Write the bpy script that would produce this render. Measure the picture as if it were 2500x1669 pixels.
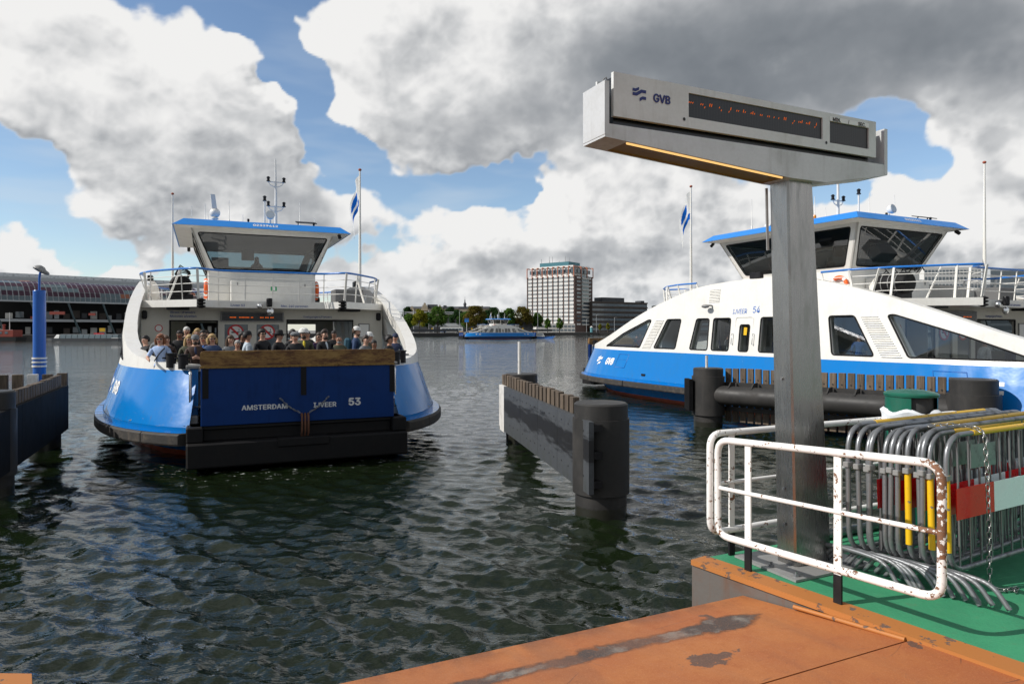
import bpy, bmesh, math, random
import numpy as np
from math import sin, cos, pi, radians, sqrt, atan2, atan
from mathutils import Vector, Matrix
from mathutils.geometry import delaunay_2d_cdt

random.seed(7)
rng = np.random.default_rng(11)
scene = bpy.context.scene
COL = scene.collection
for o in list(bpy.data.objects):
    bpy.data.objects.remove(o)

# ------------------------------------------------------------------ camera
F = 1667.0           # focal length in pixels of the 2500 px wide photograph
H = 3.3              # eye height above the water
YH = 805.2           # row of the horizon in the photograph
cam_d = bpy.data.cameras.new('camera')
cam_d.sensor_width = 36.0
cam_d.lens = F / 2500 * 36
cam_d.shift_y = -(834.5 - YH) / 2500
cam_d.clip_start = 0.1
cam_d.clip_end = 6000
cam = bpy.data.objects.new('camera', cam_d)
COL.objects.link(cam)
cam.location = (0, 0, H)
cam.rotation_euler = (radians(90), 0, 0)
scene.camera = cam
scene.render.resolution_x = 1024
scene.render.resolution_y = 683

# ------------------------------------------------------------------ light
SUN_AZ = radians(-104)      # measured from the view axis, negative is to the left
SUN_EL = radians(37)
SUN_DIR = Vector((sin(SUN_AZ) * cos(SUN_EL), cos(SUN_AZ) * cos(SUN_EL), sin(SUN_EL)))
sun_d = bpy.data.lights.new('sun', 'SUN')
sun_d.energy = 4.5
sun_d.angle = radians(0.53)
sun_d.color = (1.0, 0.955, 0.89)
sun = bpy.data.objects.new('sun', sun_d)
COL.objects.link(sun)
sun.rotation_euler = SUN_DIR.to_track_quat('Z', 'Y').to_euler()
sun.location = (-40, -10, 60)

scene.view_settings.view_transform = 'Standard'
scene.view_settings.look = 'None'
scene.view_settings.exposure = 0.0
scene.view_settings.gamma = 1.0
scene.view_settings.use_curve_mapping = False


# ------------------------------------------------------------------ node helper
class NT:
    """small helper for building node trees"""
    def __init__(self, tree):
        self.t = tree
        self.n = tree.nodes
        self.l = tree.links

    def new(self, typ, **kw):
        nd = self.n.new(typ)
        for k, v in kw.items():
            setattr(nd, k, v)
        return nd

    def put(self, sock, val):
        if isinstance(val, bpy.types.NodeSocket):
            self.l.new(val, sock)
        elif val is not None:
            if hasattr(sock.default_value, '__len__') and not hasattr(val, '__len__'):
                val = (val,) * len(sock.default_value)
            if hasattr(sock.default_value, '__len__') and len(sock.default_value) == 4 and len(val) == 3:
                val = tuple(val) + (1.0,)
            sock.default_value = val

    def m(self, op, a, b=None, c=None, clamp=False):
        nd = self.new('ShaderNodeMath', operation=op, use_clamp=clamp)
        self.put(nd.inputs[0], a)
        if b is not None:
            self.put(nd.inputs[1], b)
        if c is not None:
            self.put(nd.inputs[2], c)
        return nd.outputs[0]

    def v(self, op, a, b=None, c=None):
        nd = self.new('ShaderNodeVectorMath', operation=op)
        self.put(nd.inputs[0], a)
        if b is not None:
            if op == 'SCALE':
                self.put(nd.inputs['Scale'], b)
            else:
                self.put(nd.inputs[1], b)
        if c is not None:
            self.put(nd.inputs[2], c)
        return nd.outputs['Value'] if op in ('LENGTH', 'DOT_PRODUCT', 'DISTANCE') else nd.outputs[0]

    def comb(self, x, y, z):
        nd = self.new('ShaderNodeCombineXYZ')
        for i, q in enumerate((x, y, z)):
            self.put(nd.inputs[i], q)
        return nd.outputs[0]

    def sep(self, vec):
        nd = self.new('ShaderNodeSeparateXYZ')
        self.put(nd.inputs[0], vec)
        return nd.outputs

    def ss(self, x, a, b, lo=0.0, hi=1.0, kind='SMOOTHSTEP'):
        nd = self.new('ShaderNodeMapRange', interpolation_type=kind)
        self.put(nd.inputs[0], x)
        self.put(nd.inputs[1], a)
        self.put(nd.inputs[2], b)
        self.put(nd.inputs[3], lo)
        self.put(nd.inputs[4], hi)
        return nd.outputs[0]

    def noise(self, vec, scale, detail=2, rough=0.5, dist=0.0, lac=2.0):
        nd = self.new('ShaderNodeTexNoise')
        if vec is not None:
            self.put(nd.inputs['Vector'], vec)
        self.put(nd.inputs['Scale'], scale)
        self.put(nd.inputs['Detail'], detail)
        self.put(nd.inputs['Roughness'], rough)
        self.put(nd.inputs['Distortion'], dist)
        self.put(nd.inputs['Lacunarity'], lac)
        return nd.outputs[0]

    def noisec(self, vec, scale, detail=2, rough=0.5):
        nd = self.new('ShaderNodeTexNoise')
        if vec is not None:
            self.put(nd.inputs['Vector'], vec)
        self.put(nd.inputs['Scale'], scale)
        self.put(nd.inputs['Detail'], detail)
        self.put(nd.inputs['Roughness'], rough)
        return nd.outputs[1]

    def mix(self, fac, a, b, blend='MIX'):
        nd = self.new('ShaderNodeMix', data_type='RGBA', blend_type=blend)
        self.put(nd.inputs[0], fac)
        self.put(nd.inputs[6], a)
        self.put(nd.inputs[7], b)
        return nd.outputs[2]

    def ramp(self, fac, stops):
        nd = self.new('ShaderNodeValToRGB')
        e = nd.color_ramp.elements
        while len(e) > 1:
            e.remove(e[-1])
        for i, (p, c) in enumerate(stops):
            if i == 0:
                e[0].position = p
                el = e[0]
            else:
                el = e.new(p)
            el.color = tuple(c) + (1.0,) if len(c) == 3 else c
        self.put(nd.inputs[0], fac)
        return nd.outputs[0]

# ------------------------------------------------------------------ sky and clouds
def build_world():
    w = bpy.data.worlds.new('World')
    scene.world = w
    w.use_nodes = True
    t = NT(w.node_tree)
    t.n.clear()
    sky = t.new('ShaderNodeTexSky', sky_type='NISHITA')
    sky.sun_disc = False
    sky.sun_elevation = SUN_EL
    sky.sun_rotation = SUN_AZ
    sky.air_density = 1.0
    sky.dust_density = 0.15
    sky.ozone_density = 2.2
    bg = t.new('ShaderNodeBackground')
    t.l.new(sky.outputs[0], bg.inputs[0])
    bg.inputs[1].default_value = 0.135
    out = t.new('ShaderNodeOutputWorld')
    t.l.new(bg.outputs[0], out.inputs[0])


build_world()

# ---- clouds: a cumulus field computed on the directions of the sky dome
PERM = np.random.default_rng(5).permutation(256).astype(np.int32)
PERM = np.concatenate([PERM, PERM])
GRAD = np.random.default_rng(6).normal(size=(256, 3))
GRAD = (GRAD / np.linalg.norm(GRAD, axis=1, keepdims=True)).astype(np.float32)


def pnoise(p):
    """gradient noise, about -1..1, p is (n, 3)"""
    i = np.floor(p).astype(np.int32)
    fr = (p - i).astype(np.float32)
    i &= 255
    u = fr * fr * fr * (fr * (fr * 6 - 15) + 10)
    out = np.zeros(len(p), np.float32)
    for dx in (0, 1):
        wx = u[:, 0] if dx else 1 - u[:, 0]
        a = PERM[(i[:, 0] + dx) & 255]
        for dy in (0, 1):
            wy = u[:, 1] if dy else 1 - u[:, 1]
            b = PERM[a + ((i[:, 1] + dy) & 255)]
            for dz in (0, 1):
                wz = u[:, 2] if dz else 1 - u[:, 2]
                gr = GRAD[PERM[b + ((i[:, 2] + dz) & 255)]]
                d = gr[:, 0] * (fr[:, 0] - dx) + gr[:, 1] * (fr[:, 1] - dy) + gr[:, 2] * (fr[:, 2] - dz)
                out += wx * wy * wz * d
    return out * 1.6


def fbm(p, octaves, rough=0.5, lac=2.03, billow=False):
    s = np.zeros(len(p), np.float32)
    a = 1.0
    tot = 0.0
    q = p.copy()
    for _ in range(octaves):
        nz = pnoise(q)
        if billow:
            nz = 1.0 - 2.4 * np.abs(nz)      # cauliflower: round bumps with sharp creases
        s += a * nz
        tot += a
        a *= rough
        q = q * lac + 17.3
    return s / tot


def px_dir(px, py):
    x = (px - 1250) / F
    z = (YH - py) / F
    return atan2(x, 1.0), atan2(z, sqrt(1 + x * x))


# cloud masses: centre px, centre py, half width, half height (photo pixels), amount
CLOUDS = [
    # big cumulus on the left
    (60, 100, 330, 150, 1.), (330, 150, 190, 110, 1.), (300, 300, 250, 110, 1.), (500, 170, 120, 110, 1.), (560, 180, 50, 110, .6), (560, 330, 170, 120, 1.),
    (480, 450, 230, 90, 1.), (670, 430, 110, 110, 1.), (760, 500, 100, 70, .7), (430, 30, 60, 60, .6), (900, 500, 90, 45, .7), (350, 530, 130, 60, .5), (120, 240, 160, 70, .7),
    # upper middle cumulus running into the dark bank
    (930, 70, 150, 140, 1.), (970, 230, 170, 120, 1.), (1250, 160, 260, 200, 1.), (1200, 340, 260, 60, 1.), (860, 260, 60, 40, .6),
    (1650, 40, 420, 250, 1.), (2050, 80, 450, 190, 1.), (2450, 120, 260, 130, 1.), (1600, 260, 260, 70, .7),
    # low bank in the middle
    (1060, 550, 90, 55, 1.), (1170, 580, 120, 80, 1.), (960, 660, 170, 60, .9), (1480, 500, 120, 130, 1.), (1370, 600, 140, 80, .9), (1590, 410, 150, 70, .9),
    (1690, 540, 230, 150, 1.), (1460, 690, 260, 60, .8), (1120, 700, 260, 50, .7), (1800, 660, 260, 90, .8), (1340, 470, 40, 40, .8),
    # right
    (2420, 390, 150, 130, 1.), (2480, 250, 160, 90, .9), (2330, 550, 190, 100, 1.), (2500, 640, 300, 110, 1.), (2090, 490, 110, 40, .7), (2190, 460, 55, 40, .8),
    # small ones over the station
    (40, 625, 100, 50, .8), (290, 655, 90, 40, .8), (660, 85, 55, 34, .62), (430, 600, 160, 40, .5), (230, 460, 110, 40, .55), (560, 560, 170, 50, .7), (150, 720, 260, 22, .62), (640, 700, 200, 26, .62), (1000, 745, 300, 18, .6), (1500, 755, 300, 16, .6),
    # open sky
    (700, 190, 70, 150, -1.0), (620, 10, 150, 50, -1.0), (820, 370, 70, 80, -.9), (1150, 460, 170, 45, -.9), (1290, 440, 50, 45, -.5),
    (2170, 345, 100, 75, -1.2), (90, 400, 150, 60, -.9), (250, 560, 150, 40, -.5), (1000, 480, 120, 50, -.5), (1290, 560, 40, 40, -.5), (1920, 730, 70, 40, -.5), (1700, 660, 50, 40, -.5),
]
# heavy grey undersides
DARKS = [
    (1980, 110, 560, 170, .75), (1600, 60, 300, 160, .20), (2450, 60, 260, 150, .30), (1170, 280, 200, 75, .38), (710, 480, 150, 75, .45), (450, 400, 170, 60, .10),
    (1250, 655, 280, 34, .36), (1560, 620, 220, 60, .25), (330, 300, 190, 50, .08), (2450, 440, 150, 40, .35), (840, 610, 120, 50, .5), (1450, 200, 240, 120, .22), (1800, 300, 360, 80, .3), (1000, 690, 240, 40, .22),
]


def blobs(lst, az, el):
    acc = np.zeros(len(az), np.float32)
    for (px, py, rx, ry, amt) in lst:
        a, e = px_dir(px, py)
        ra = rx / F * cos(a) ** 2
        re = ry / F * cos(a)
        r2 = ((az - a) / ra) ** 2 + ((el - e) / re) ** 2
        acc += amt * np.exp(-r2 ** 1.5)
    return acc


def sstep(x, a, b):
    t = np.clip((x - a) / (b - a), 0, 1)
    return t * t * (3 - 2 * t)


def cloud_raw(V, octs):
    az = np.arctan2(V[:, 0], V[:, 1])
    el = np.arcsin(np.clip(V[:, 2], -1, 1))
    P = V * np.array((1, 1, 1.25), np.float32)
    w1 = fbm(P * 7.0 + 3.1, 4, 0.55)
    w2 = fbm(P * 7.0 + 31.7, 4, 0.55)
    h1 = fbm(P * 30.0 + 5.0, 3, 0.6) if octs > 3 else 0.0
    h2 = fbm(P * 30.0 + 9.0, 3, 0.6) if octs > 3 else 0.0
    aw = az + 0.085 * w1 + 0.016 * h1
    ew = el + 0.065 * w2 + 0.014 * h2
    outm = np.maximum(sstep(np.abs(az), 0.64, 1.05), sstep(el, 0.46, 0.80))
    high = sstep(el, 0.45, 0.8)
    gen = np.clip(fbm(V * 3.4 + 8.0, 3) * 1.5 + 0.16 + 0.22 * high, -0.5, 0.75)
    # a clear gap round the sun, which shines on the whole scene
    sd = np.array(SUN_DIR, np.float32)
    gap = sstep(V @ sd + 0.05 * w1, 0.94, 0.995)
    cov = blobs(CLOUDS, aw, ew)
    cov = np.where(cov > 0, 0.85 * np.tanh(cov * 1.2), cov)
    C = -0.38 + cov * (1 - outm) + outm * (gen + 0.36) - 1.6 * gap
    Pw = P.copy()
    Pw[:, 0] += 0.020 * w2
    Pw[:, 2] += 0.020 * w1
    b = fbm(Pw * 5.6, octs, 0.58, billow=True)
    f = fbm(Pw * 5.0 + 11.0, min(octs, 4), 0.5)
    b2 = fbm(Pw * 15.0 + 23.0, min(octs, 5), 0.55, billow=True)
    lowk = 0.12 + 0.26 * sstep(el, 0.30, 0.05)
    D = C + 0.42 * b + 0.28 * f + lowk * b2
    return D, outm, high, aw, ew


def clouds(V):
    """alpha and colour of the cloud field for unit directions V"""
    V = V.astype(np.float32)
    D, outm, high, aw, ew = cloud_raw(V, 8)
    sd = np.array((SUN_DIR + Vector((0, 0.5, 0.45))).normalized(), np.float32)
    near = np.zeros(len(V), np.float32)
    far = np.zeros(len(V), np.float32)
    D5 = cloud_raw(V, 5)[0]
    for d, wn, wf, oc in ((0.012, .30, 0, 5), (0.030, .40, 0, 4), (0.060, .30, .3, 4), (0.090, 0, .4, 3), (0.14, 0, .3, 3)):
        Vs = V + sd * d
        Vs /= np.linalg.norm(Vs, axis=1, keepdims=True)
        Ds = cloud_raw(Vs, oc)[0]
        near += wn * Ds
        far += wf * np.clip(Ds, -.2, 1.0)
    el = np.arcsin(np.clip(V[:, 2], -1, 1))
    soft = 0.13 + 0.30 * np.clip(0.5 + 0.9 * fbm(V * 4.0 + 77.0, 2), 0, 1)
    alpha = sstep(D, 0.0, soft)
    dk = np.clip(blobs(DARKS, aw, ew) * (1 - outm) + outm * (0.55 * sstep(fbm(V * 2.2 + 40.0, 2), -.25, .35) + 0.15 * high + .08), 0, 1)
    dk = dk * sstep(D, 0.0, 0.6)
    rel = 0.85 * (near - D5) + 0.22 * (D5 - D)
    rel = np.where(rel > 0, rel * (0.25 + 0.75 * sstep(D, 0.05, 0.40)), rel)   # thin edges let the light through
    body = np.clip(far, 0, 1)
    s = np.clip(0.065 + 1.05 * np.clip(rel, -.25, .5) * (1 - .75 * np.clip(dk * 1.4, 0, 1)) + 0.15 * body + 0.60 * dk, 0, 1)
    xs = [0.0, 0.12, 0.25, 0.42, 0.60, 0.80, 1.0]
    cols = np.array([(.88, .875, .865), (.77, .77, .77), (.60, .61, .62), (.40, .415, .435), (.245, .265, .29), (.145, .165, .19), (.09, .105, .125)])
    col = np.stack([np.interp(s, xs, cols[:, k]) for k in range(3)], 1)
    # haze towards the horizon and thin veils
    hz = np.exp(-np.clip(el, 0, 2) / 0.055)
    veil = np.clip(fbm(V * np.array((5, 5, 22.0), np.float32), 4) * 0.8 + 0.04, 0, 0.35) * sstep(el, 0.55, 0.15)
    va = np.clip(np.maximum(veil, 0.5 * hz), 0, 1)
    vc = np.array((.62, .70, .78))
    a2 = alpha + (1 - alpha) * va
    col = (col * alpha[:, None] + vc * ((1 - alpha) * va)[:, None]) / np.maximum(a2, 1e-4)[:, None]
    col = col * (1 - 0.25 * hz[:, None]) + vc * 0.25 * hz[:, None]
    return a2.astype(np.float32), col.astype(np.float32)

# ------------------------------------------------------------------ mesh helpers
class MB:
    """collects shapes into one mesh"""
    def __init__(self):
        self.v = []
        self.f = []
        self.s = []
        self.mi = []
        self.cur = 0
        self.M = None

    def av(self, p):
        p = Vector(p)
        if self.M is not None:
            p = self.M @ p
        self.v.append(p)
        return len(self.v) - 1

    def face(self, idx, smooth=False):
        self.f.append(tuple(idx))
        self.s.append(smooth)
        self.mi.append(self.cur)

    def poly(self, pts, smooth=False):
        self.face([self.av(p) for p in pts], smooth)

    def box(self, a, b, bev=0.0):
        x0, y0, z0 = a
        x1, y1, z1 = b
        x0, x1 = min(x0, x1), max(x0, x1)
        y0, y1 = min(y0, y1), max(y0, y1)
        z0, z1 = min(z0, z1), max(z0, z1)
        if bev <= 0:
            i = [self.av(p) for p in ((x0, y0, z0), (x1, y0, z0), (x1, y1, z0), (x0, y1, z0), (x0, y0, z1), (x1, y0, z1), (x1, y1, z1), (x0, y1, z1))]
            for q in ((3, 2, 1, 0), (4, 5, 6, 7), (0, 1, 5, 4), (1, 2, 6, 5), (2, 3, 7, 6), (3, 0, 4, 7)):
                self.face([i[k] for k in q])
            return self
        e = min(bev, (x1 - x0) * .45, (y1 - y0) * .45, (z1 - z0) * .45)
        idx = {}
        for ix, X in enumerate((x0, x1)):
            for iy, Y in enumerate((y0, y1)):
                for iz, Z in enumerate((z0, z1)):
                    sx, sy, sz = (1 - 2 * ix) * e, (1 - 2 * iy) * e, (1 - 2 * iz) * e
                    idx[ix, iy, iz, 0] = self.av((X, Y + sy, Z + sz))
                    idx[ix, iy, iz, 1] = self.av((X + sx, Y, Z + sz))
                    idx[ix, iy, iz, 2] = self.av((X + sx, Y + sy, Z))
        c = [(0, 0), (1, 0), (1, 1), (0, 1)]
        for k in (0, 1):
            q = [idx[k, a, b, 0] for a, b in c]
            self.face(q if k else q[::-1])
            q = [idx[a, k, b, 1] for a, b in c]
            self.face(q[::-1] if k else q)
            q = [idx[a, b, k, 2] for a, b in c]
            self.face(q if k else q[::-1])
        for a in (0, 1):
            for b in (0, 1):
                q = [idx[0, a, b, 1], idx[0, a, b, 2], idx[1, a, b, 2], idx[1, a, b, 1]]
                self.face(q if (a == b) else q[::-1])
                q = [idx[a, 0, b, 0], idx[a, 0, b, 2], idx[a, 1, b, 2], idx[a, 1, b, 0]]
                self.face(q[::-1] if (a == b) else q)
                q = [idx[a, b, 0, 0], idx[a, b, 0, 1], idx[a, b, 1, 1], idx[a, b, 1, 0]]
                self.face(q if (a == b) else q[::-1])
        for a in (0, 1):
            for b in (0, 1):
                for d in (0, 1):
                    q = [idx[a, b, d, 0], idx[a, b, d, 1], idx[a, b, d, 2]]
                    self.face(q if (a + b + d) % 2 == 0 else q[::-1])
        return self

    def hexa(self, p):
        """box from 8 free corners: 4 bottom, 4 top"""
        i = [self.av(q) for q in p]
        for q in ((3, 2, 1, 0), (4, 5, 6, 7), (0, 1, 5, 4), (1, 2, 6, 5), (2, 3, 7, 6), (3, 0, 4, 7)):
            self.face([i[k] for k in q])
        return self

    def bar(self, p0, p1, w, h, up=(0, 0, 1)):
        """rectangular bar between two points, w sideways, h along up"""
        p0 = Vector(p0)
        p1 = Vector(p1)
        d = (p1 - p0).normalized()
        up = Vector(up)
        if abs(d.dot(up)) > .99:
            up = Vector((0, 1, 0))
        sd = d.cross(up).normalized()
        u = sd.cross(d)
        a, b = sd * (w / 2), u * (h / 2)
        self.hexa([p0 - a - b, p0 + a - b, p1 + a - b, p1 - a - b, p0 - a + b, p0 + a + b, p1 + a + b, p1 - a + b])
        return self

    def tube(self, path, r, n=8, closed=False, caps=True):
        P = [Vector(p) for p in path]
        m = len(P)
        R = r if isinstance(r, (list, tuple)) else [r] * m
        rings = []
        prev = None
        for k in range(m):
            if closed:
                d = P[(k + 1) % m] - P[k - 1]
            elif k == 0:
                d = P[1] - P[0]
            elif k == m - 1:
                d = P[-1] - P[-2]
            else:
                d = (P[k + 1] - P[k]).normalized() + (P[k] - P[k - 1]).normalized()
            d = d.normalized() if d.length > 1e-9 else Vector((0, 0, 1))
            if prev is None:
                a = Vector((0, 0, 1)) if abs(d.z) < .9 else Vector((1, 0, 0))
                u = d.cross(a).normalized()
            else:
                u = (prev - d * prev.dot(d)).normalized()
            prev = u
            w = d.cross(u)
            rings.append([self.av(P[k] + (u * cos(2 * pi * j / n) + w * sin(2 * pi * j / n)) * R[k]) for j in range(n)])
        for k in range(m if closed else m - 1):
            a, b = rings[k], rings[(k + 1) % m]
            for j in range(n):
                self.face((a[j], a[(j + 1) % n], b[(j + 1) % n], b[j]), True)
        if caps and not closed:
            for ring, rev in ((rings[0], True), (rings[-1], False)):
                q = [self.dupv(i) for i in ring]
                self.face(q[::-1] if rev else q)
        return self

    def dupv(self, i):
        self.v.append(self.v[i].copy())
        return len(self.v) - 1

    def cyl(self, p0, p1, r, n=16, r1=None):
        return self.tube([p0, p1], [r, r if r1 is None else r1], n)

    def lathe(self, prof, c=(0, 0, 0), n=24, smooth=True, a0=0.0, a1=2 * pi):
        c = Vector(c)
        full = abs(a1 - a0 - 2 * pi) < 1e-6
        m = n if full else n + 1
        for k in range(len(prof) - 1):
            rA, zA = prof[k]
            rB, zB = prof[k + 1]
            ra, rb = [], []
            for j in range(m):
                t = a0 + (a1 - a0) * j / n
                ra.append(self.av(c + Vector((rA * cos(t), rA * sin(t), zA))))
                rb.append(self.av(c + Vector((rB * cos(t), rB * sin(t), zB))))
            for j in range(n):
                j2 = (j + 1) % m
                if rA < 1e-6:
                    self.face((ra[j], rb[j2], rb[j]), smooth)
                elif rB < 1e-6:
                    self.face((ra[j], ra[j2], rb[j]), smooth)
                else:
                    self.face((ra[j], ra[j2], rb[j2], rb[j]), smooth)
        return self

    def sphere(self, c, r, n=12, m=8, sc=(1, 1, 1)):
        c = Vector(c)
        idx = []
        for i in range(m + 1):
            th = pi * i / m
            idx.append([self.av(c + Vector((r * sc[0] * sin(th) * cos(2 * pi * j / n), r * sc[1] * sin(th) * sin(2 * pi * j / n), r * sc[2] * cos(th)))) for j in range(n)])
        for i in range(m):
            for j in range(n):
                self.face((idx[i][j], idx[i + 1][j], idx[i + 1][(j + 1) % n], idx[i][(j + 1) % n]), True)
        return self

    def prism(self, pts, h, mp=None):
        """extrude a planar polygon: pts 3d list, h offset vector"""
        h = Vector(h)
        a = [self.av(p) for p in pts]
        b = [self.av(Vector(p) + h) for p in pts]
        n = len(pts)
        self.face(a[::-1])
        self.face(b)
        for j in range(n):
            k = (j + 1) % n
            self.face((a[j], a[k], b[k], b[j]))
        return self

    def build(self, name, mat, parent=None, fixn=False):
        me = bpy.data.meshes.new(name)
        me.from_pydata([tuple(p) for p in self.v], [], self.f)
        mats = mat if isinstance(mat, (list, tuple)) else [mat]
        for m_ in mats:
            me.materials.append(m_)
        me.polygons.foreach_set('use_smooth', self.s)
        me.polygons.foreach_set('material_index', self.mi)
        if fixn:
            bm = bmesh.new()
            bm.from_mesh(me)
            bmesh.ops.recalc_face_normals(bm, faces=bm.faces)
            bm.to_mesh(me)
            bm.free()
        me.update()
        return link(name, me, parent)


def link(name, data, parent=None):
    o = bpy.data.objects.new(name, data)
    COL.objects.link(o)
    if parent is not None:
        o.parent = parent
    return o


def tag(o, label=None, cat=None, group=None, kind=None):
    if label:
        o['label'] = label
    if cat:
        o['category'] = cat
    if group:
        o['group'] = group
    if kind:
        o['kind'] = kind
    return o


def thing(name, label, cat, loc=(0, 0, 0), rotz=0.0, group=None):
    o = link(name, None)
    o.location = loc
    o.rotation_euler = (0, 0, rotz)
    o.empty_display_size = 0.2
    return tag(o, label, cat, group)


def struct(name, mb, mat, parent=None):
    o = mb.build(name, mat, parent)
    if parent is None:
        o['kind'] = 'structure'
    return o


def copy_obj(o, parent=None):
    c = o.copy()
    COL.objects.link(c)
    if parent is not None:
        c.parent = parent
    return c


def arc(c, r, a0, a1, n, u, w):
    """points of an arc in the plane u, w"""
    c = Vector(c)
    u = Vector(u)
    w = Vector(w)
    return [c + u * (r * cos(a0 + (a1 - a0) * k / n)) + w * (r * sin(a0 + (a1 - a0) * k / n)) for k in range(n + 1)]


def round_path(pts, r, n=5, closed=False):
    """polyline with rounded corners"""
    P = [Vector(p) for p in pts]
    out = []
    m = len(P)
    for k in range(m):
        if not closed and k in (0, m - 1):
            out.append(P[k])
            continue
        a, b, c = P[k - 1], P[k], P[(k + 1) % m]
        d0 = (a - b)
        d1 = (c - b)
        rr = min(r, d0.length * .49, d1.length * .49)
        p0 = b + d0.normalized() * rr
        p1 = b + d1.normalized() * rr
        for j in range(n + 1):
            t = j / n
            out.append(p0 * (1 - t) ** 2 + b * 2 * t * (1 - t) + p1 * t * t)
    return out


def round_poly(pts, r, n=4):
    """2d polygon with rounded corners"""
    return [(p.x, p.y) for p in round_path([(x, y, 0) for x, y in pts], r, n, True)]


def pip(x, y, poly):
    c = False
    j = len(poly) - 1
    for i in range(len(poly)):
        xi, yi = poly[i]
        xj, yj = poly[j]
        if (yi > y) != (yj > y) and x < (xj - xi) * (y - yi) / (yj - yi + 1e-12) + xi:
            c = not c
        j = i
    return c


def cdt(outer, holes=(), step=None, stepy=None):
    """triangulate a 2d polygon with holes (optionally with a grid of inner points)"""
    V, E = [], []

    def loop(poly):
        b = len(V)
        V.extend(Vector(p) for p in poly)
        E.extend((b + i, b + (i + 1) % len(poly)) for i in range(len(poly)))
    loop(outer)
    for h in holes:
        loop(h)
    if step:
        xs = [p[0] for p in outer]
        ys = [p[1] for p in outer]
        sy = stepy or step
        x = min(xs) + step * .5
        while x < max(xs):
            y = min(ys) + sy * .5
            while y < max(ys):
                if pip(x, y, outer) and not any(pip(x, y, h) for h in holes):
                    V.append(Vector((x, y)))
                y += sy
            x += step
    v, e, f, *_ = delaunay_2d_cdt(V, E, [], 0, 1e-5)
    tris = []
    for t in f:
        cx = sum(v[i].x for i in t) / 3
        cy = sum(v[i].y for i in t) / 3
        if pip(cx, cy, outer) and not any(pip(cx, cy, h) for h in holes):
            tris.append(t)
    return [(p.x, p.y) for p in v], tris


def panel(mb, outer, holes, mp, th, step=None, stepy=None, smooth=False):
    """a thick sheet: mp(u, v, off) gives the point, off = depth behind the face"""
    v, tris = cdt(outer, holes, step, stepy)
    A = [mb.av(mp(x, y, 0.0)) for x, y in v]
    B = [mb.av(mp(x, y, th)) for x, y in v]
    cnt = {}
    for t in tris:
        mb.face([A[i] for i in t], smooth)
        mb.face([B[i] for i in reversed(t)], smooth)
        for k in range(3):
            e = (t[k], t[(k + 1) % 3])
            cnt[e] = cnt.get(e, 0) + 1
    for (i, j) in list(cnt):
        if (j, i) not in cnt:
            q = [mb.dupv(k) for k in (A[j], A[i], B[i], B[j])]
            mb.face(q)
    return mb


_font_cache = {}
try:        # the sans serif that ships inside Blender itself; the built-in face is the fallback
    FONT = bpy.data.fonts.load(bpy.utils.system_resource('DATAFILES', path='fonts') + '/Inter.woff2')
except Exception:
    FONT = None


def text_mesh(body, size, bold=0.0, extrude=0.0, align='CENTER', shear=0.0, sx=1.0):
    """outline of a line of lettering as plain vertices and faces in the xy plane"""
    key = (body, size, bold, align, shear, sx)
    if key in _font_cache:
        return _font_cache[key]
    cu = bpy.data.curves.new('lettering', 'FONT')
    cu.body = body
    cu.size = size
    cu.offset = 0.0
    cu.align_x = align
    if FONT:
        cu.font = FONT
    cu.align_y = 'CENTER'
    cu.shear = shear
    cu.resolution_u = 3
    o = bpy.data.objects.new('lettering', cu)
    COL.objects.link(o)
    dg = bpy.context.evaluated_depsgraph_get()
    me = bpy.data.meshes.new_from_object(o.evaluated_get(dg))
    v = [(p.co.x * sx, p.co.y) for p in me.vertices]
    f = [tuple(p.vertices) for p in me.polygons]
    bpy.data.objects.remove(o)
    bpy.data.curves.remove(cu)
    bpy.data.meshes.remove(me)
    _font_cache[key] = (v, f)
    return v, f


def lettering(name, body, size, mp, mat, parent, bold=0.0, align='CENTER', shear=0.0, sx=1.0):
    """lettering wrapped on a surface: mp(x, y) -> point"""
    v, f = text_mesh(body, size, bold, 0, align, shear, sx)
    mb = MB()
    b = bold * size
    reps = [(0, 0)] if b <= 0 else [(-b, 0), (b, 0), (0, b * .7), (0, -b * .7)]
    for k, (ox, oy) in enumerate(reps):     # heavier face: a few copies spread by the stroke weight
        idx = []
        for x, y in v:
            p = mp(x + ox, y + oy)
            if k:
                nn = (mp(x + ox + .02, y + oy) - p).cross(mp(x + ox, y + oy + .02) - p)
                p = p + nn.normalized() * (.0004 * k)
            idx.append(mb.av(p))
        for q in f:
            mb.face([idx[i] for i in q])
    return mb.build(name, mat, parent)


def logo_polys(h=1.0):
    """three slanted wave bars of the ferry company emblem, unit height"""
    out = []
    # each bar: flat part, slope, flat part
    for (x0, x1, x2, x3, y, dy) in ((0.0, .42, .60, 1.15, .58, .26), (0.0, .25, .55, 1.15, .30, .26)):
        t = .17
        out.append([(x0, y), (x1, y), (x2, y + dy), (x3, y + dy), (x3, y + dy - t), (x2 + .04, y + dy - t), (x1 + .04, y - t), (x0, y - t)])
    out[0] = [(0.0, .86), (.28, .86), (.55, 1.0), (.55, .80), (.28, .66), (0.0, .66)]
    out[1] = [(0.0, .58), (.30, .58), (.72, .84), (1.15, .84), (1.15, .62), (.78, .62), (.36, .36), (0.0, .36)]
    out[2:] = [[(.60, .30), (.60, .08), (.66, .08), (.84, .30), (1.15, .30), (1.15, .52), (.84, .52), (.60, .30)][:7]]
    out[2] = [(.60, .0), (.84, .16), (1.15, .16), (1.15, .38), (.84, .38), (.60, .24)]
    return [[(x * h, (y - .5) * h) for x, y in p] for p in out]


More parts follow.
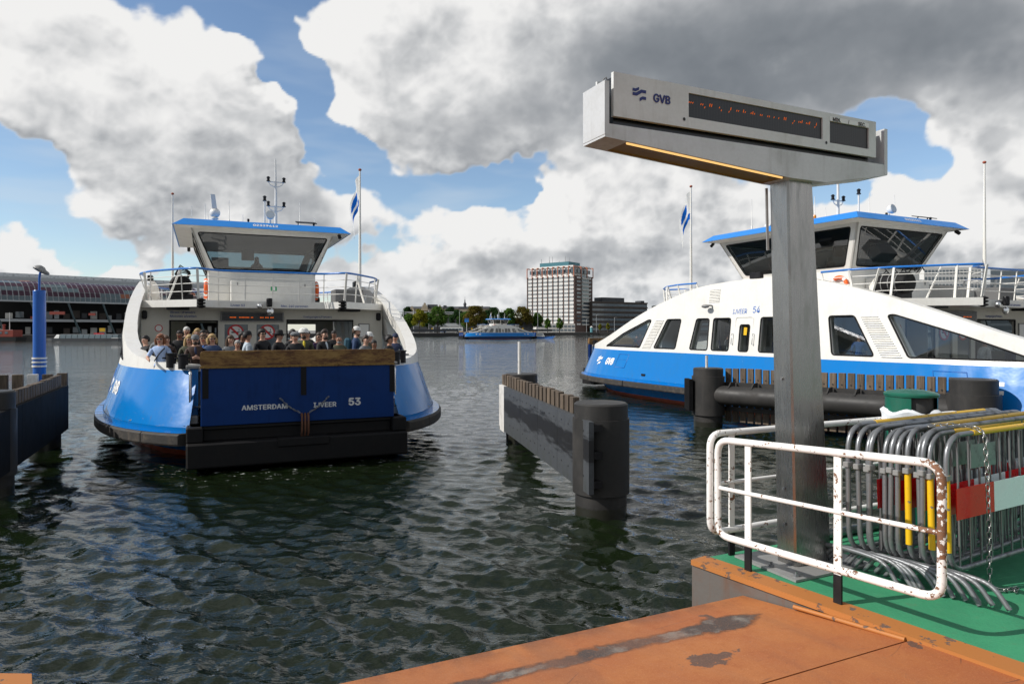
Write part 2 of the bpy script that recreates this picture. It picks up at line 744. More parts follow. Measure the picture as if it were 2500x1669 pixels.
def emblem(name, h, mp, mat, parent, shear=0.0):
    mb = MB()
    for p in logo_polys(h):
        v, tris = cdt(p)
        idx = [mb.av(mp(x + shear * y, y)) for x, y in v]
        for t in tris:
            mb.face([idx[i] for i in t])
    return mb.build(name, mat, parent)


# ------------------------------------------------------------------ materials
MATS = {}


def principled(name, base=(.5, .5, .5), rough=.5, metal=0.0, spec=0.5, build=None, **kw):
    """procedural principled material; build(t, bsdf) may add nodes"""
    if name in MATS:
        return MATS[name]
    m = bpy.data.materials.new(name)
    m.use_nodes = True
    t = NT(m.node_tree)
    b = t.n['Principled BSDF']
    b.inputs['Base Color'].default_value = tuple(base) + (1,)
    b.inputs['Roughness'].default_value = rough
    b.inputs['Metallic'].default_value = metal
    b.inputs['Specular IOR Level'].default_value = spec
    for k, v in kw.items():
        b.inputs[k.replace('_', ' ')].default_value = v
    if build:
        build(t, b)
    MATS[name] = m
    return m


def coords(t, kind='Object'):
    return t.new('ShaderNodeTexCoord').outputs[kind]


def bump(t, b, h, dist=0.01, strength=1.0):
    nd = t.new('ShaderNodeBump')
    nd.inputs['Strength'].default_value = strength
    nd.inputs['Distance'].default_value = dist
    t.put(nd.inputs['Height'], h)
    t.l.new(nd.outputs[0], b.inputs['Normal'])


def worn(base, dirt, amount=.35, scale=3.0, streak=True, rough=(.3, .6), bumpd=0.0):
    """paint with grime: blotches and vertical run-off streaks"""
    def f(t, b):
        P = coords(t)
        n1 = t.noise(P, scale, 6, .6)
        n2 = t.noise(t.v('MULTIPLY', P, (9, 9, 1.1)), scale * .6, 5, .6) if streak else n1
        k = t.m('MULTIPLY', t.ss(n1, .45, .75), .6)
        k = t.m('ADD', k, t.m('MULTIPLY', t.ss(n2, .50, .80), .6))
        k = t.m('MULTIPLY', k, amount, clamp=True)
        fine = t.noise(P, scale * 14, 3, .6)
        c = t.mix(k, base, dirt)
        c = t.mix(t.ss(fine, .3, .8, 0, .12), c, dirt)
        t.l.new(c, b.inputs['Base Color'])
        t.l.new(t.ss(t.m('ADD', k, t.m('MULTIPLY', n1, .4)), 0, .8, rough[0], rough[1]), b.inputs['Roughness'])
        if bumpd:
            bump(t, b, t.noise(P, scale * 3, 5, .6), bumpd)
    return f


def chipped(base, under, under2, amount=.5, scale=16.0, rough=.4, spot=None):
    """paint flaking off to what is below"""
    def f(t, b):
        P = coords(t)
        big = t.noise(P, scale * .16, 3, .6)
        n = t.noise(P, scale, 6, .65)
        q = t.m('ADD', n, t.m('MULTIPLY', t.m('SUBTRACT', big, .5), .55))
        if spot:                        # one badly worn place
            dd = t.v('LENGTH', t.v('MULTIPLY', t.v('SUBTRACT', P, spot), (1.0, 1.0, .42)))
            q = t.m('ADD', q, t.ss(dd, .30, .06, 0.0, .15))
        k = t.ss(q, amount, amount + .03)
        u = t.mix(t.noise(P, scale * 2, 3, .6), under, under2)
        c = t.mix(k, base, u)
        t.l.new(c, b.inputs['Base Color'])
        t.l.new(t.m('MULTIPLY_ADD', k, .35, rough), b.inputs['Roughness'])
        bump(t, b, t.m('SUBTRACT', 1.0, k), .0015)
    return f


def M_(name):
    return MATS[name]


principled('white_paint', (.78, .76, .71), .35, build=worn((.76, .745, .70), (.44, .40, .33), .30, 1.2, True, (.26, .5), .003))
principled('white_paint_darker', (.72, .71, .67), .4, build=worn((.74, .73, .69), (.45, .42, .36), .35, 2.0, True, (.35, .6)))  # second, slightly darker white for linings, seams, soffit and lockers
def _hull_blue(t, b):
    worn((.001, .165, .50), (.03, .14, .28), .30, 1.0, True, (.16, .36), .0)(t, b)
    P = coords(t)
    z = t.sep(P)[2]
    src = b.inputs['Base Color'].links[0].from_socket
    st = t.noise(t.v('MULTIPLY', P, (7, 7, .7)), 1.3, 5, .62)
    k = t.m('MULTIPLY', t.ss(st, .60, .72), t.ss(z, 1.5, .95))
    c = t.mix(t.m('MULTIPLY', k, .55), src, (.10, .075, .05))
    sc = t.noise(t.v('MULTIPLY', P, (1.2, 1.2, 14)), 2.0, 4, .6)
    c = t.mix(t.m('MULTIPLY', t.ss(sc, .66, .70), t.ss(z, 1.5, 1.0, 0, .5)), c, (.20, .26, .34))
    t.l.new(c, b.inputs['Base Color'])
    # plating: faint dishing between frames
    fr = t.m('SINE', t.m('MULTIPLY', t.sep(P)[0], 9.5))
    bump(t, b, t.m('ADD', t.m('MULTIPLY', fr, .35), t.noise(P, 1.6, 3, .5)), .006)


principled('blue_paint', (.004, .18, .55), .25, spec=.3, build=_hull_blue)
principled('rail_blue', (.01, .16, .55), .3, build=worn((.01, .165, .56), (.04, .12, .3), .3, 4.0, False, (.25, .5)))
principled('roof_blue', (.01, .22, .66), .4, build=worn((.012, .21, .64), (.04, .18, .42), .3, 1.5, False, (.3, .6)))
principled('black_rubber', (.012, .012, .013), .75, spec=.2, build=worn((.008, .008, .009), (.032, .028, .024), .4, 3.0, True, (.55, .9), .004))
principled('black_steel', (.012, .012, .013), .55, spec=.25, build=worn((.010, .010, .012), (.035, .032, .028), .5, 3.0, True, (.4, .7), .002))
principled('fender_rubber', (.05, .045, .04), .85, build=worn((.028, .026, .024), (.12, .10, .08), .7, 5.0, False, (.7, .95), .008))
principled('grey_steel', (.22, .22, .22), .5, .0, build=worn((.25, .25, .245), (.10, .09, .075), .5, 5.0, True, (.35, .65)))
principled('galvanised', (.30, .31, .32), .42, .6, build=worn((.25, .26, .27), (.10, .10, .10), .85, 11.0, False, (.30, .60), .0008))
principled('chrome', (.75, .75, .74), .2, 1.0)
principled('red_hull', (.33, .06, .02), .6, build=worn((.34, .065, .025), (.10, .06, .04), .6, 2.0, True, (.5, .8)))
principled('dark_interior', (.05, .05, .05), .8)
principled('deck_grey', (.12, .12, .115), .75, build=worn((.13, .13, .125), (.06, .055, .05), .6, 2.0, False, (.6, .9)))
principled('cabin_cream', (.62, .60, .53), .45, build=worn((.62, .60, .53), (.40, .37, .31), .3, 1.5, True, (.35, .6)))
principled('orange_buoy', (.85, .13, .015), .5)
principled('white_letters', (.82, .82, .80), .5)
principled('blue_letters', (.012, .06, .30), .45)
principled('black_letters', (.015, .015, .015), .5)
principled('green_sign', (.01, .33, .12), .4)
principled('red_sign', (.55, .012, .018), .35)
principled('red_reflector', (.70, .002, .006), .2, build=worn((.72, .002, .008), (.45, .01, .01), .3, 4.0, False, (.15, .4)))
principled('white_reflector', (.78, .80, .78), .25, build=worn((.86, .93, .95), (.75, .78, .78), .3, 4.0, False, (.2, .5)))
principled('lens', (.55, .6, .62), .1, 0.0)
principled('amber_lens', (.8, .25, .01), .2)
principled('yellow_paint', (.72, .42, .008), .4, build=chipped((.74, .44, .008), (.06, .055, .05), (.25, .24, .22), .63, 26.0, .38))
principled('white_rail_paint', (.80, .79, .76), .4, build=chipped((.82, .81, .78), (.10, .08, .065), (.27, .10, .03), .615, 30.0, .36, (2.56, 4.03, 2.1)))
principled('wood_weathered', (.18, .14, .10), .85)


def _wood(t, b):
    P = coords(t)
    oi = t.new('ShaderNodeObjectInfo').outputs['Random']
    P2 = t.v('ADD', P, t.v('SCALE', (37.0, 11.0, 5.0), oi))
    g = t.noise(t.v('MULTIPLY', P2, (26, 26, 1.6)), 1.0, 6, .65)
    n = t.noise(P2, 3.0, 4, .6)
    c = t.ramp(g, [(.25, (.035, .026, .019)), (.5, (.10, .078, .058)), (.8, (.20, .165, .125))])
    tint = t.mix(oi, (.75, .72, .70), (1.25, 1.15, 1.05))
    c = t.mix(1.0, c, tint, 'MULTIPLY')
    c = t.mix(t.ss(n, .5, .8, 0, .6), c, (.035, .032, .026))
    t.l.new(c, b.inputs['Base Color'])
    bump(t, b, g, .006)


MATS.pop('wood_weathered')
principled('wood_weathered', (.18, .14, .10), .85, build=_wood)


def glass(name, tint, fac, rough=.02):
    """window pane: clear tinted glass with a fresnel reflection"""
    m = bpy.data.materials.new(name)
    m.use_nodes = True
    t = NT(m.node_tree)
    t.n.clear()
    tr = t.new('ShaderNodeBsdfTransparent')
    tr.inputs[0].default_value = tuple(tint) + (1,)
    gl = t.new('ShaderNodeBsdfGlossy')
    gl.inputs['Roughness'].default_value = rough
    gl.inputs['Color'].default_value = (.95, .97, 1, 1)
    fr = t.new('ShaderNodeFresnel')
    fr.inputs[0].default_value = 1.52
    mx = t.new('ShaderNodeMixShader')
    t.l.new(t.m('MULTIPLY_ADD', fr.outputs[0], .9, fac), mx.inputs[0])
    t.l.new(tr.outputs[0], mx.inputs[1])
    t.l.new(gl.outputs[0], mx.inputs[2])
    o = t.new('ShaderNodeOutputMaterial')
    t.l.new(mx.outputs[0], o.inputs[0])
    MATS[name] = m
    return m


glass('window_glass', (.46, .51, .52), .04)
glass('clear_glass', (.42, .49, .50), .06)
principled('far_glass', (.10, .13, .15), .12, spec=.8)


def emit(name, col, strength):
    m = bpy.data.materials.new(name)
    m.use_nodes = True
    t = NT(m.node_tree)
    t.n.clear()
    e = t.new('ShaderNodeEmission')
    e.inputs[0].default_value = tuple(col) + (1,)
    e.inputs[1].default_value = strength
    o = t.new('ShaderNodeOutputMaterial')
    t.l.new(e.outputs[0], o.inputs[0])
    MATS[name] = m
    return m


emit('led_orange', (1.0, .16, .01), .9)
emit('lamp_tube', (1.0, .58, .20), 1.15)

# ------------------------------------------------------------------ sky dome with the cumulus field
def build_clouds():
    fa = np.radians(np.arange(-41, 41.01, 0.115))
    ca = np.radians(np.arange(42.5, 360 - 41.5, 2.2))
    A = np.concatenate([fa, ca])
    fe = np.radians(np.arange(-1.2, 32.01, 0.125))
    ce = np.radians(np.concatenate([np.arange(32.5, 45, .5), np.arange(45, 90, 2.0)]))
    E = np.concatenate([fe, ce])
    na, ne = len(A), len(E)
    AA, EE = np.meshgrid(A, E)
    V = np.stack([np.sin(AA) * np.cos(EE), np.cos(AA) * np.cos(EE), np.sin(EE)], -1).reshape(-1, 3)
    alpha, colr = clouds(V)
    Rd = 4000.0
    i = np.arange(ne - 1)[:, None] * na + np.arange(na)[None, :]
    j = np.arange(ne - 1)[:, None] * na + (np.arange(na)[None, :] + 1) % na
    quads = np.stack([i, i + na, j + na, j], -1).reshape(-1, 4)
    top = V.shape[0]
    verts = np.concatenate([V * Rd, [[0, 0, Rd]]])
    last = (ne - 1) * na
    tris = np.stack([last + np.arange(na), np.full(na, top), last + (np.arange(na) + 1) % na], -1)
    nq, nt = len(quads), len(tris)
    me = bpy.data.meshes.new('sky')
    me.vertices.add(len(verts))
    me.vertices.foreach_set('co', verts.astype(np.float32).ravel())
    me.loops.add(nq * 4 + nt * 3)
    me.loops.foreach_set('vertex_index', np.concatenate([quads.ravel(), tris.ravel()]).astype(np.int32))
    me.polygons.add(nq + nt)
    me.polygons.foreach_set('loop_start', np.concatenate([np.arange(nq) * 4, nq * 4 + np.arange(nt) * 3]).astype(np.int32))
    me.update()
    me.validate()
    at = me.attributes.new('cloud', 'FLOAT_COLOR', 'POINT')
    data = np.zeros((len(verts), 4), np.float32)
    data[:-1, :3] = colr
    data[:-1, 3] = alpha
    data[-1] = data[last]
    at.data.foreach_set('color', data.ravel())
    m = bpy.data.materials.new('cloud_field')
    m.use_nodes = True
    m.cycles.emission_sampling = 'NONE'
    t = NT(m.node_tree)
    t.n.clear()
    a = t.new('ShaderNodeAttribute', attribute_name='cloud')
    em = t.new('ShaderNodeEmission')
    t.l.new(a.outputs['Color'], em.inputs[0])
    tr = t.new('ShaderNodeBsdfTransparent')
    mx = t.new('ShaderNodeMixShader')
    t.l.new(a.outputs['Alpha'], mx.inputs[0])
    t.l.new(tr.outputs[0], mx.inputs[1])
    t.l.new(em.outputs[0], mx.inputs[2])
    o = t.new('ShaderNodeOutputMaterial')
    t.l.new(mx.outputs[0], o.inputs[0])
    me.materials.append(m)
    ob = link('sky', me)
    tag(ob, kind='structure')


build_clouds()


# ------------------------------------------------------------------ water
def build_water():
    na = 900
    A = np.concatenate([np.radians(np.linspace(-180, -56, 20)[:-1]), np.radians(np.linspace(-56, 56, na)), np.radians(np.linspace(56, 180, 20)[1:-1])])
    def growth(q):
        f = min(1.0, max(0.0, (q - 18.0) / 200.0))
        return .0056 + .0140 * f
    R = [1.2]
    while R[-1] < 3900:
        R.append(R[-1] * (1 + growth(R[-1])) if R[-1] < 300 else R[-1] * 1.15)
    R = np.array(R)
    AA, RR = np.meshgrid(A, R)
    X = (np.sin(AA) * RR).ravel()
    Y = (np.cos(AA) * RR).ravel()
    r = RR.ravel()
    Z = np.zeros_like(X)
    DX = np.zeros_like(X)
    DY = np.zeros_like(X)
    g = np.random.default_rng(3)
    main = radians(205)
    for k in range(72):
        L = 0.085 * (12.0 ** (k / 71.0)) * g.uniform(.9, 1.1)
        th = main + g.normal(0, .60)
        amp = 0.0080 * L ** 0.96 * g.uniform(.4, 1.2)
        kx, ky = sin(th) * 2 * pi / L, cos(th) * 2 * pi / L
        ph = kx * X + ky * Y + g.uniform(0, 2 * pi)
        cell = np.maximum(r * (.0056 + .0140 * np.clip((r - 18.0) / 200.0, 0, 1)), r * radians(112 / na))
        fade = np.clip((L / cell - 2.2) / 2.4, 0, 1)
        Z += amp * fade * np.sin(ph)
        DX += amp * fade * .7 * sin(th) * np.cos(ph)
        DY += amp * fade * .7 * cos(th) * np.cos(ph)
    # patches of rougher and smoother water
    P = np.stack([X * .09, Y * .06, X * 0], 1).astype(np.float32)
    pat = np.clip(1.0 + .9 * fbm(P, 3), .35, 1.8)
    Z *= pat
    # a little bow wave round the arriving ferry
    n = len(A)
    verts = np.stack([X + DX * pat, Y + DY * pat, Z], 1)
    nr = len(R)
    i = np.arange(nr - 1)[:, None] * n + np.arange(n - 1)[None, :]
    quads = np.stack([i, i + 1, i + n + 1, i + n], -1).reshape(-1, 4)
    me = bpy.data.meshes.new('water')
    me.vertices.add(len(verts))
    me.vertices.foreach_set('co', verts.astype(np.float32).ravel())
    me.loops.add(quads.size)
    me.loops.foreach_set('vertex_index', quads.ravel().astype(np.int32))
    me.polygons.add(len(quads))
    me.polygons.foreach_set('loop_start', (np.arange(len(quads)) * 4).astype(np.int32))
    me.polygons.foreach_set('use_smooth', np.ones(len(quads), bool))
    me.update()

    def wat(t, b):
        P = coords(t)
        n1 = t.noise(t.v('MULTIPLY', P, (1.0, 1.9, 1.0)), 7.0, 3, .55)
        n2 = t.noise(t.v('MULTIPLY', P, (1.0, 1.8, 1.0)), 1.1, 5, .6)
        h = t.m('ADD', t.m('MULTIPLY', n1, .007), t.m('MULTIPLY', n2, .060))
        # the open river lies calmer than the water between the docks
        n3 = t.noise(t.v('MULTIPLY', P, (1.0, 1.5, 1.0)), .22, 4, .6)
        h = t.m('MULTIPLY_ADD', n3, t.ss(t.sep(P)[1], 24.0, 90.0, .0, .30), h)
        out = t.ss(t.sep(P)[1], 14.0, 70.0, .8, 1.3)
        bump(t, b, t.m('MULTIPLY', h, out), 1.0, 1.0)
        c = t.mix(t.noise(P, .12, 3, .5), (.0040, .0085, .0028), (.0075, .0125, .0040))
        # wash round the arriving ferry and a few drifting streaks of foam
        L = t.v('SUBTRACT', P, (-11.165, 30.097, 0))
        xs = t.v('DOT_PRODUCT', L, (sin(.424), -cos(.424), 0))
        ys = t.v('DOT_PRODUCT', L, (cos(.424), sin(.424), 0))
        e = t.m('ADD', t.m('POWER', t.m('ABSOLUTE', t.m('DIVIDE', xs, 15.4)), 4.0), t.m('POWER', t.m('ABSOLUTE', t.m('DIVIDE', ys, 5.5)), 2.0))
        near = t.m('MULTIPLY', t.ss(e, 1.75, 1.0), t.ss(e, .78, .9))
        fo = t.noise(t.v('MULTIPLY', P, (1.6, 3.4, 1.0)), 2.6, 6, .68)
        k = t.ss(t.m('MULTIPLY_ADD', near, .12, fo), .72, .78)
        wk = t.m('MULTIPLY', t.ss(t.m('ABSOLUTE', t.m('SUBTRACT', t.sep(P)[1], 50.0)), 2.2, .6), t.ss(t.sep(P)[0], -26.0, -34.0))
        k = t.m('MAXIMUM', k, t.m('MULTIPLY', wk, t.ss(fo, .52, .66)))
        k = t.m('MULTIPLY', k, .75)
        c = t.mix(k, c, (.55, .57, .56))
        t.l.new(c, b.inputs['Base Color'])
        t.l.new(t.m('MULTIPLY_ADD', k, .6, .02), b.inputs['Roughness'])
    m = principled('water', (.012, .02, .01), .02, spec=.5, build=wat, IOR=1.45)
    me.materials.append(m)
    tag(link('water', me), kind='structure')


build_water()

# ------------------------------------------------------------------ the ferries
# local frame: x along the ship (+x is the end nearest the camera), y to port, z above the water
SE = 13.6
ZB = 2.30                 # line between the blue and the white paint
ARCH = [(0, 5.28), (1.5, 5.25), (3, 5.10), (4.2, 4.82), (5.5, 4.46), (6.8, 4.04), (8, 3.60), (9, 3.22), (10, 2.90), (11.2, 2.64), (12.4, 2.49), (13.6, 2.43)]


def arch_z(s):
    s = abs(s)
    for (a, za), (b, zb) in zip(ARCH, ARCH[1:]):
        if s <= b:
            return za + (zb - za) * (s - a) / (b - a)
    return ARCH[-1][1]


def plan(p):
    return sqrt(max(0.0, 1 - (abs(p) * .94) ** 4.5))


def hull(s, z, off=0.0, side=-1):
    """point on the ship's side; side -1 is the left one seen from the bow"""
    p = s / SE
    if z >= ZB:
        W = 4.75 - .12 * (z - ZB)
        X = s
    else:
        k = (ZB - z) / 1.3
        W = 4.75 + .37 * k
        X = s * (1 + .05 * k)
    return Vector((X, side * (W * plan(p) - off), z))


def outline2(n, z, off=0.0, smax=SE, W=None, sl=1.0):
    """closed plan outline, list of (x, y)"""
    right = []
    for k in range(n + 1):
        a = -1 + 2 * k / n
        p = sin(a * pi / 2)
        s = p * smax
        h = hull(s * SE / smax, z, off, 1)
        right.append((h.x * smax / SE * sl, h.y))
    return right + [(x, -y) for x, y in reversed(right)]


WIN_W = [  # side windows, mirrored fore and aft (s, z)
    [(5.50, 2.47), (3.98, 2.47), (3.74, 3.77), (4.70, 3.77)],
    [(3.05, 2.47), (1.97, 2.47), (2.0, 3.77), (2.76, 3.77)],
    [(1.74, 2.47), (.78, 2.47), (.78, 3.77), (1.74, 3.77)],
]
TRI_W = [(9.9, 2.47), (6.60, 2.47), (5.85, 3.76), (6.05, 3.78), (8.1, 3.14)]
LOUV = [(6.42, 2.45), (5.75, 2.45), (4.90, 3.78), (5.50, 3.78)]


def make_ferry(num, label, loc, th, flag_on, detail=2, regno='02329612', group=None, arch_text=True):
    T = thing('ferry', label, 'ferry', loc, th - pi / 2, group)
    WP, BP = M_('white_paint'), M_('blue_paint')

    # ---- hull below the rubbing strake
    mb = MB()
    lv = [(0.78, 4.62, 13.6), (.35, 4.5, 13.0), (.16, 4.45, 12.7), (.158, 4.45, 12.7), (-.7, 4.2, 12.0)]
    rings = []
    for z, W, S in lv:
        rings.append([(x * S / SE, y * W / 4.75, z) for x, y in outline2(28, ZB)])
    for k in range(len(lv) - 1):
        mb.cur = 0 if k < 2 else 1
        a = [mb.av(p) for p in rings[k]]
        b = [mb.av(p) for p in rings[k + 1]]
        n = len(a)
        for j in range(n):
            mb.face((a[j], b[j], b[(j + 1) % n], a[(j + 1) % n]), False)
    mb.build('hull', [BP, M_('red_hull')], T)
    # ---- blue flared skirt
    mb = MB()
    zs = [1.0, 1.02, 1.25, 1.6, 1.95, 2.15, ZB]
    for side in (-1, 1):
        n = 56
        g = [[mb.av(hull(sin((-1 + 2 * k / n) * pi / 2) * SE, z, 0, side) if z > 1.01 else hull(sin((-1 + 2 * k / n) * pi / 2) * SE, 1.0, 0, side)) for k in range(n + 1)] for z in zs]
        for a in range(len(zs) - 1):
            for k in range(n):
                q = (g[a][k], g[a][k + 1], g[a + 1][k + 1], g[a + 1][k])
                mb.face(q if side < 0 else q[::-1], True)
        # vertical lower strake
        a = [mb.av(hull(sin((-1 + 2 * k / n) * pi / 2) * SE, 1.0, -.015, side)) for k in range(n + 1)]
        b = [mb.av(hull(sin((-1 + 2 * k / n) * pi / 2) * SE, 1.0, -.015, side) - Vector((0, 0, .20))) for k in range(n + 1)]
        for k in range(n):
            q = (b[k], b[k + 1], a[k + 1], a[k])
            mb.face(q if side < 0 else q[::-1], True)
    mb.build('skirt', BP, T)
    # ---- rubbing strake in blocks
    nb = 9
    for side in (-1, 1):
        for b in range(nb):
            mb = MB()
            n = 8
            rg = []
            for k in range(n + 1):
                a = -1 + 2 * (b + .008 + (k / n) * .984) / nb
                s = sin(a * pi / 2) * SE
                h = hull(s, 1.0, 0, side)
                h2 = hull(s, 1.0, -.24, side)
                h2.x = h.x + (.14 * s / SE if abs(s) > 9 else 0)
                rg.append([mb.av((h.x, h.y * .96, .60)), mb.av((h2.x, h2.y - side * .03, .60)), mb.av((h2.x, h2.y, .64)), mb.av((h2.x, h2.y, .84)), mb.av((h2.x, h2.y - side * .04, .88)), mb.av((h.x, h.y * .96, .88))])
            for k in range(n):
                for j in range(6):
                    q = (rg[k][j], rg[k][(j + 1) % 6], rg[k + 1][(j + 1) % 6], rg[k + 1][j])
                    mb.face(q if side > 0 else q[::-1])
            mb.face(rg[0] if side < 0 else rg[0][::-1])
            mb.face(rg[-1][::-1] if side < 0 else rg[-1])
            mb.build('fender_block', M_('fender_rubber'), T)
    # steel ledge on top of the strake
    for side in (-1, 1):
        mb = MB()
        n = 48
        r0 = [hull(sin((-1 + 2 * k / n) * pi / 2) * SE, 1.0, -.22, side) for k in range(n + 1)]
        r1 = [hull(sin((-1 + 2 * k / n) * pi / 2) * SE, 1.0, .02, side) for k in range(n + 1)]
        for k in range(n):
            q = [(r0[k].x, r0[k].y, .885), (r0[k + 1].x, r0[k + 1].y, .885), (r1[k + 1].x, r1[k + 1].y, .885), (r1[k].x, r1[k].y, .885)]
            mb.poly(q if side < 0 else q[::-1])
        mb.build('strake_ledge', M_('blue_paint'), T)
    # ---- passenger deck
    mb = MB()
    o = outline2(24, ZB, .05)
    mb.face([mb.av((x * 1.03, y, 1.45)) for x, y in o])
    mb.build('deck', M_('deck_grey'), T)

    # ---- the white arched sides with their windows
    for side in (-1, 1):
        out = []
        n = 60
        zlow = ZB - .02
        for k in range(n + 1):
            s = sin((-1 + 2 * k / n) * pi / 2) * SE
            out.append((s, zlow))
        n2 = 44
        for k in range(n2 + 1):
            s = sin((1 - 2 * k / n2) * pi / 2) * SE
            out.append((s, arch_z(s)))
        holes = []
        for sg in (1, -1):
            for w in WIN_W:
                holes.append(round_poly([(sg * a, z) for a, z in w], .11))
            holes.append(round_poly([(sg * a, z) for a, z in TRI_W], .09))
        holes.append(round_poly([(-.25, 2.47), (.25, 2.47), (.25, 3.5), (-.25, 3.5)], .1))
        wall = MB()

        def mp(s, z, off, side=side):
            return hull(s, max(z, ZB), off, side) + Vector((0, 0, min(0, z - ZB)))
        panel(wall, out, holes, (lambda s, z, off: mp(s, z, off)), .36, .8, .7)
        bm_fix(wall)
        W_ = wall.build('arch_wall', WP, T, True)
        # inner bulwark below the sill
        ib = MB()
        n = 40
        for k in range(n):
            s0 = sin((-1 + 2 * k / n) * pi / 2) * SE
            s1 = sin((-1 + 2 * (k + 1) / n) * pi / 2) * SE
            p0, p1 = hull(s0, ZB, .355, side), hull(s1, ZB, .355, side)
            q = [(p0.x, p0.y, 1.452), (p1.x, p1.y, 1.452), (p1.x, p1.y, ZB), (p0.x, p0.y, ZB)]
            ib.poly(q[::-1] if side < 0 else q)
        ib.build('bulwark_lining', M_('white_paint_darker'), W_)
        # panes, frames
        for hi, h in enumerate(holes):
            v, tris = cdt(h)
            gp = MB()
            idx = [gp.av(mp(a, b, .10)) for a, b in v]
            for t_ in tris:
                gp.face([idx[i] for i in t_])
            dark = hi % 4 in (0,)
            pane = gp.build('window_pane', M_('window_glass'), W_)
            fr = MB()
            fr.tube([mp(a, b, .0) for a, b in h], .028, 6, True)
            fr.build('window_frame', M_('black_rubber'), pane)
        # louvres
        for sg in (1, -1):
            L = [(sg * a, z) for a, z in LOUV]
            lb = MB()
            nl = 19
            for k in range(nl):
                f0, f1 = (k + .12) / nl, (k + .80) / nl
                def lp(e, f):
                    a = L[0] if e == 0 else L[1]
                    b = L[3] if e == 0 else L[2]
                    return a[0] + (b[0] - a[0]) * f, a[1] + (b[1] - a[1]) * f
                a0, a1, b0, b1 = lp(0, f0), lp(0, f1), lp(1, f0), lp(1, f1)
                o0 = -.035
                lb.hexa([mp(*a0, .02), mp(*b0, .02), mp(*b0, o0), mp(*a0, o0), mp(*a1, .02), mp(*b1, .02), mp(*b1, .012), mp(*a1, .012)])
            bm_fix(lb)
            lb.build('louvre', WP, W_, True)
        # upper ventilation grille
        for sg in ((-1,) if side < 0 else (1,)):
            lb = MB()
            for k in range(9):
                z0 = 4.45 + k * .063
                lb.hexa([mp(sg * 1.5, z0, .02), mp(sg * 2.12, z0, .02), mp(sg * 2.12, z0, -.03), mp(sg * 1.5, z0, -.03), mp(sg * 1.5, z0 + .045, .02), mp(sg * 2.12, z0 + .045, .02), mp(sg * 2.12, z0 + .045, .01), mp(sg * 1.5, z0 + .045, .01)])
            bm_fix(lb)
            lb.build('vent_grille', WP, W_, True)
            lm = MB()
            b0 = mp(sg * 1.9, 4.30, -.02)
            lm.bar(b0, b0 + Vector((0, side * .18, .02)), .06, .06)
            lm.sphere(b0 + Vector((-.12, side * .24, -.02)), .16, 10, 6, (1.2, .9, .5))
            lm.build('flood_lamp', M_('grey_steel'), W_)
        # door in the side, with handles
        d = MB()
        path = round_path([mp(-.50, 1.35, -.01), mp(-.50, 3.80, -.01), mp(.42, 3.80, -.01), mp(.42, 1.35, -.01)], .12)
        d.tube(path, .016, 5)
        dd = d.build('door_seam', M_('white_paint_darker'), W_)
        for a in (-.58, .50):
            hb = MB()
            hb.tube([mp(a, 2.75, .0), mp(a, 2.75, -.08), mp(a, 3.15, -.08), mp(a, 3.15, .0)], .016, 6)
            hb.build('door_handle', M_('chrome'), dd)
        yb = MB()
        yb.poly([mp(-.10, 3.1, .06), mp(.06, 3.1, .06), mp(.06, 3.4, .06), mp(-.10, 3.4, .06)])
        yb.build('warning_sticker', M_('yellow_paint'), dd)
        if arch_text:
            # lettering reads left to right for someone looking at this side
            sgn = 1 if side < 0 else -1
            lettering('lettering', 'IJVEER', .36, lambda x, y: mp(sgn * (-.34 + x), 4.03 + y, -.006), M_('blue_letters_bright'), W_, .005, shear=.08, sx=.85)
            lettering('lettering', num, .50, lambda x, y: mp(sgn * (.50 + x), 4.08 + y, -.006), M_('blue_letters_bright'), W_, .005, shear=.08, sx=.85)
        # navigation lantern box on the crown
        nb_ = MB()
        c = hull(.2, arch_z(.2) + .02, .18, side)
        nb_.box(c + Vector((-.28, -.10, 0)), c + Vector((.28, .10, .24)), .02)
        nb_.build('navigation_light', M_('black_steel'), W_)
        # emblem and lettering on the skirt at both ends
        for e in (-1, 1):
            sgn = 1 if side < 0 else -1
            hw = 1.02
            s0 = e * 9.45
            sk = lambda x, y: hull(s0 + sgn * (x), 1.72 + y, -.008, side)
            emblem('emblem', .50, lambda x, y: sk(x - 1.0, y), M_('white_letters'), T, .25)
            lettering('lettering', 'GVB', .62, lambda x, y: sk(x + .55, y), M_('white_letters'), T, .045, shear=0.1, sx=.9)
            # flush hatch outline
            hp = [(-.45, -.32), (.45, -.32), (.45, .32), (-.45, .32)]
            hs = e * 7.75
            hb = MB()
            hb.tube([hull(hs + a, 1.78 + b, .004, side) for a, b in hp], .02, 5, True)
            hb.tube([hull(hs - .45, 1.84, .004, side), hull(hs + .45, 1.84, .004, side)], .012, 5)
            hb.build('hatch_seam', M_('hatch_blue'), T)
            sc = MB()
            sc.bar(hull(e * 5.6 - .13, 1.22, -.004, side), hull(e * 5.6 + .13, 1.22, -.004, side), .06, .10)
            sc.build('scupper', M_('black_steel'), T)
    # ---- bow ends: sill beam, raised ramp, posts
    for e in (-1, 1):
        mk = lambda mb: setattr(mb, 'M', Matrix.Scale(e, 4, (1, 0, 0)) @ Matrix.Scale(e, 4, (0, 1, 0)))
        R = thing_part('bow_end', T)
        mb = MB()
        mk(mb)
        mb.box((13.6, -2.58, .12), (14.92, 2.58, .70), .04)
        mb.box((14.0, -2.58, .70), (14.80, -2.22, 1.06), .03)
        mb.box((14.0, 2.22, .70), (14.80, 2.58, 1.06), .03)
        mb.box((14.0, -2.22, .70), (14.55, 2.22, .98), .02)
        mb.box((14.55, -.60, .52), (14.97, .60, .72), .02)
        mb.build('sill_beam', M_('black_rubber'), R)
        mb = MB()
        mk(mb)
        mb.box((13.55, -2.50, .98), (14.62, 2.50, 1.06), .01)
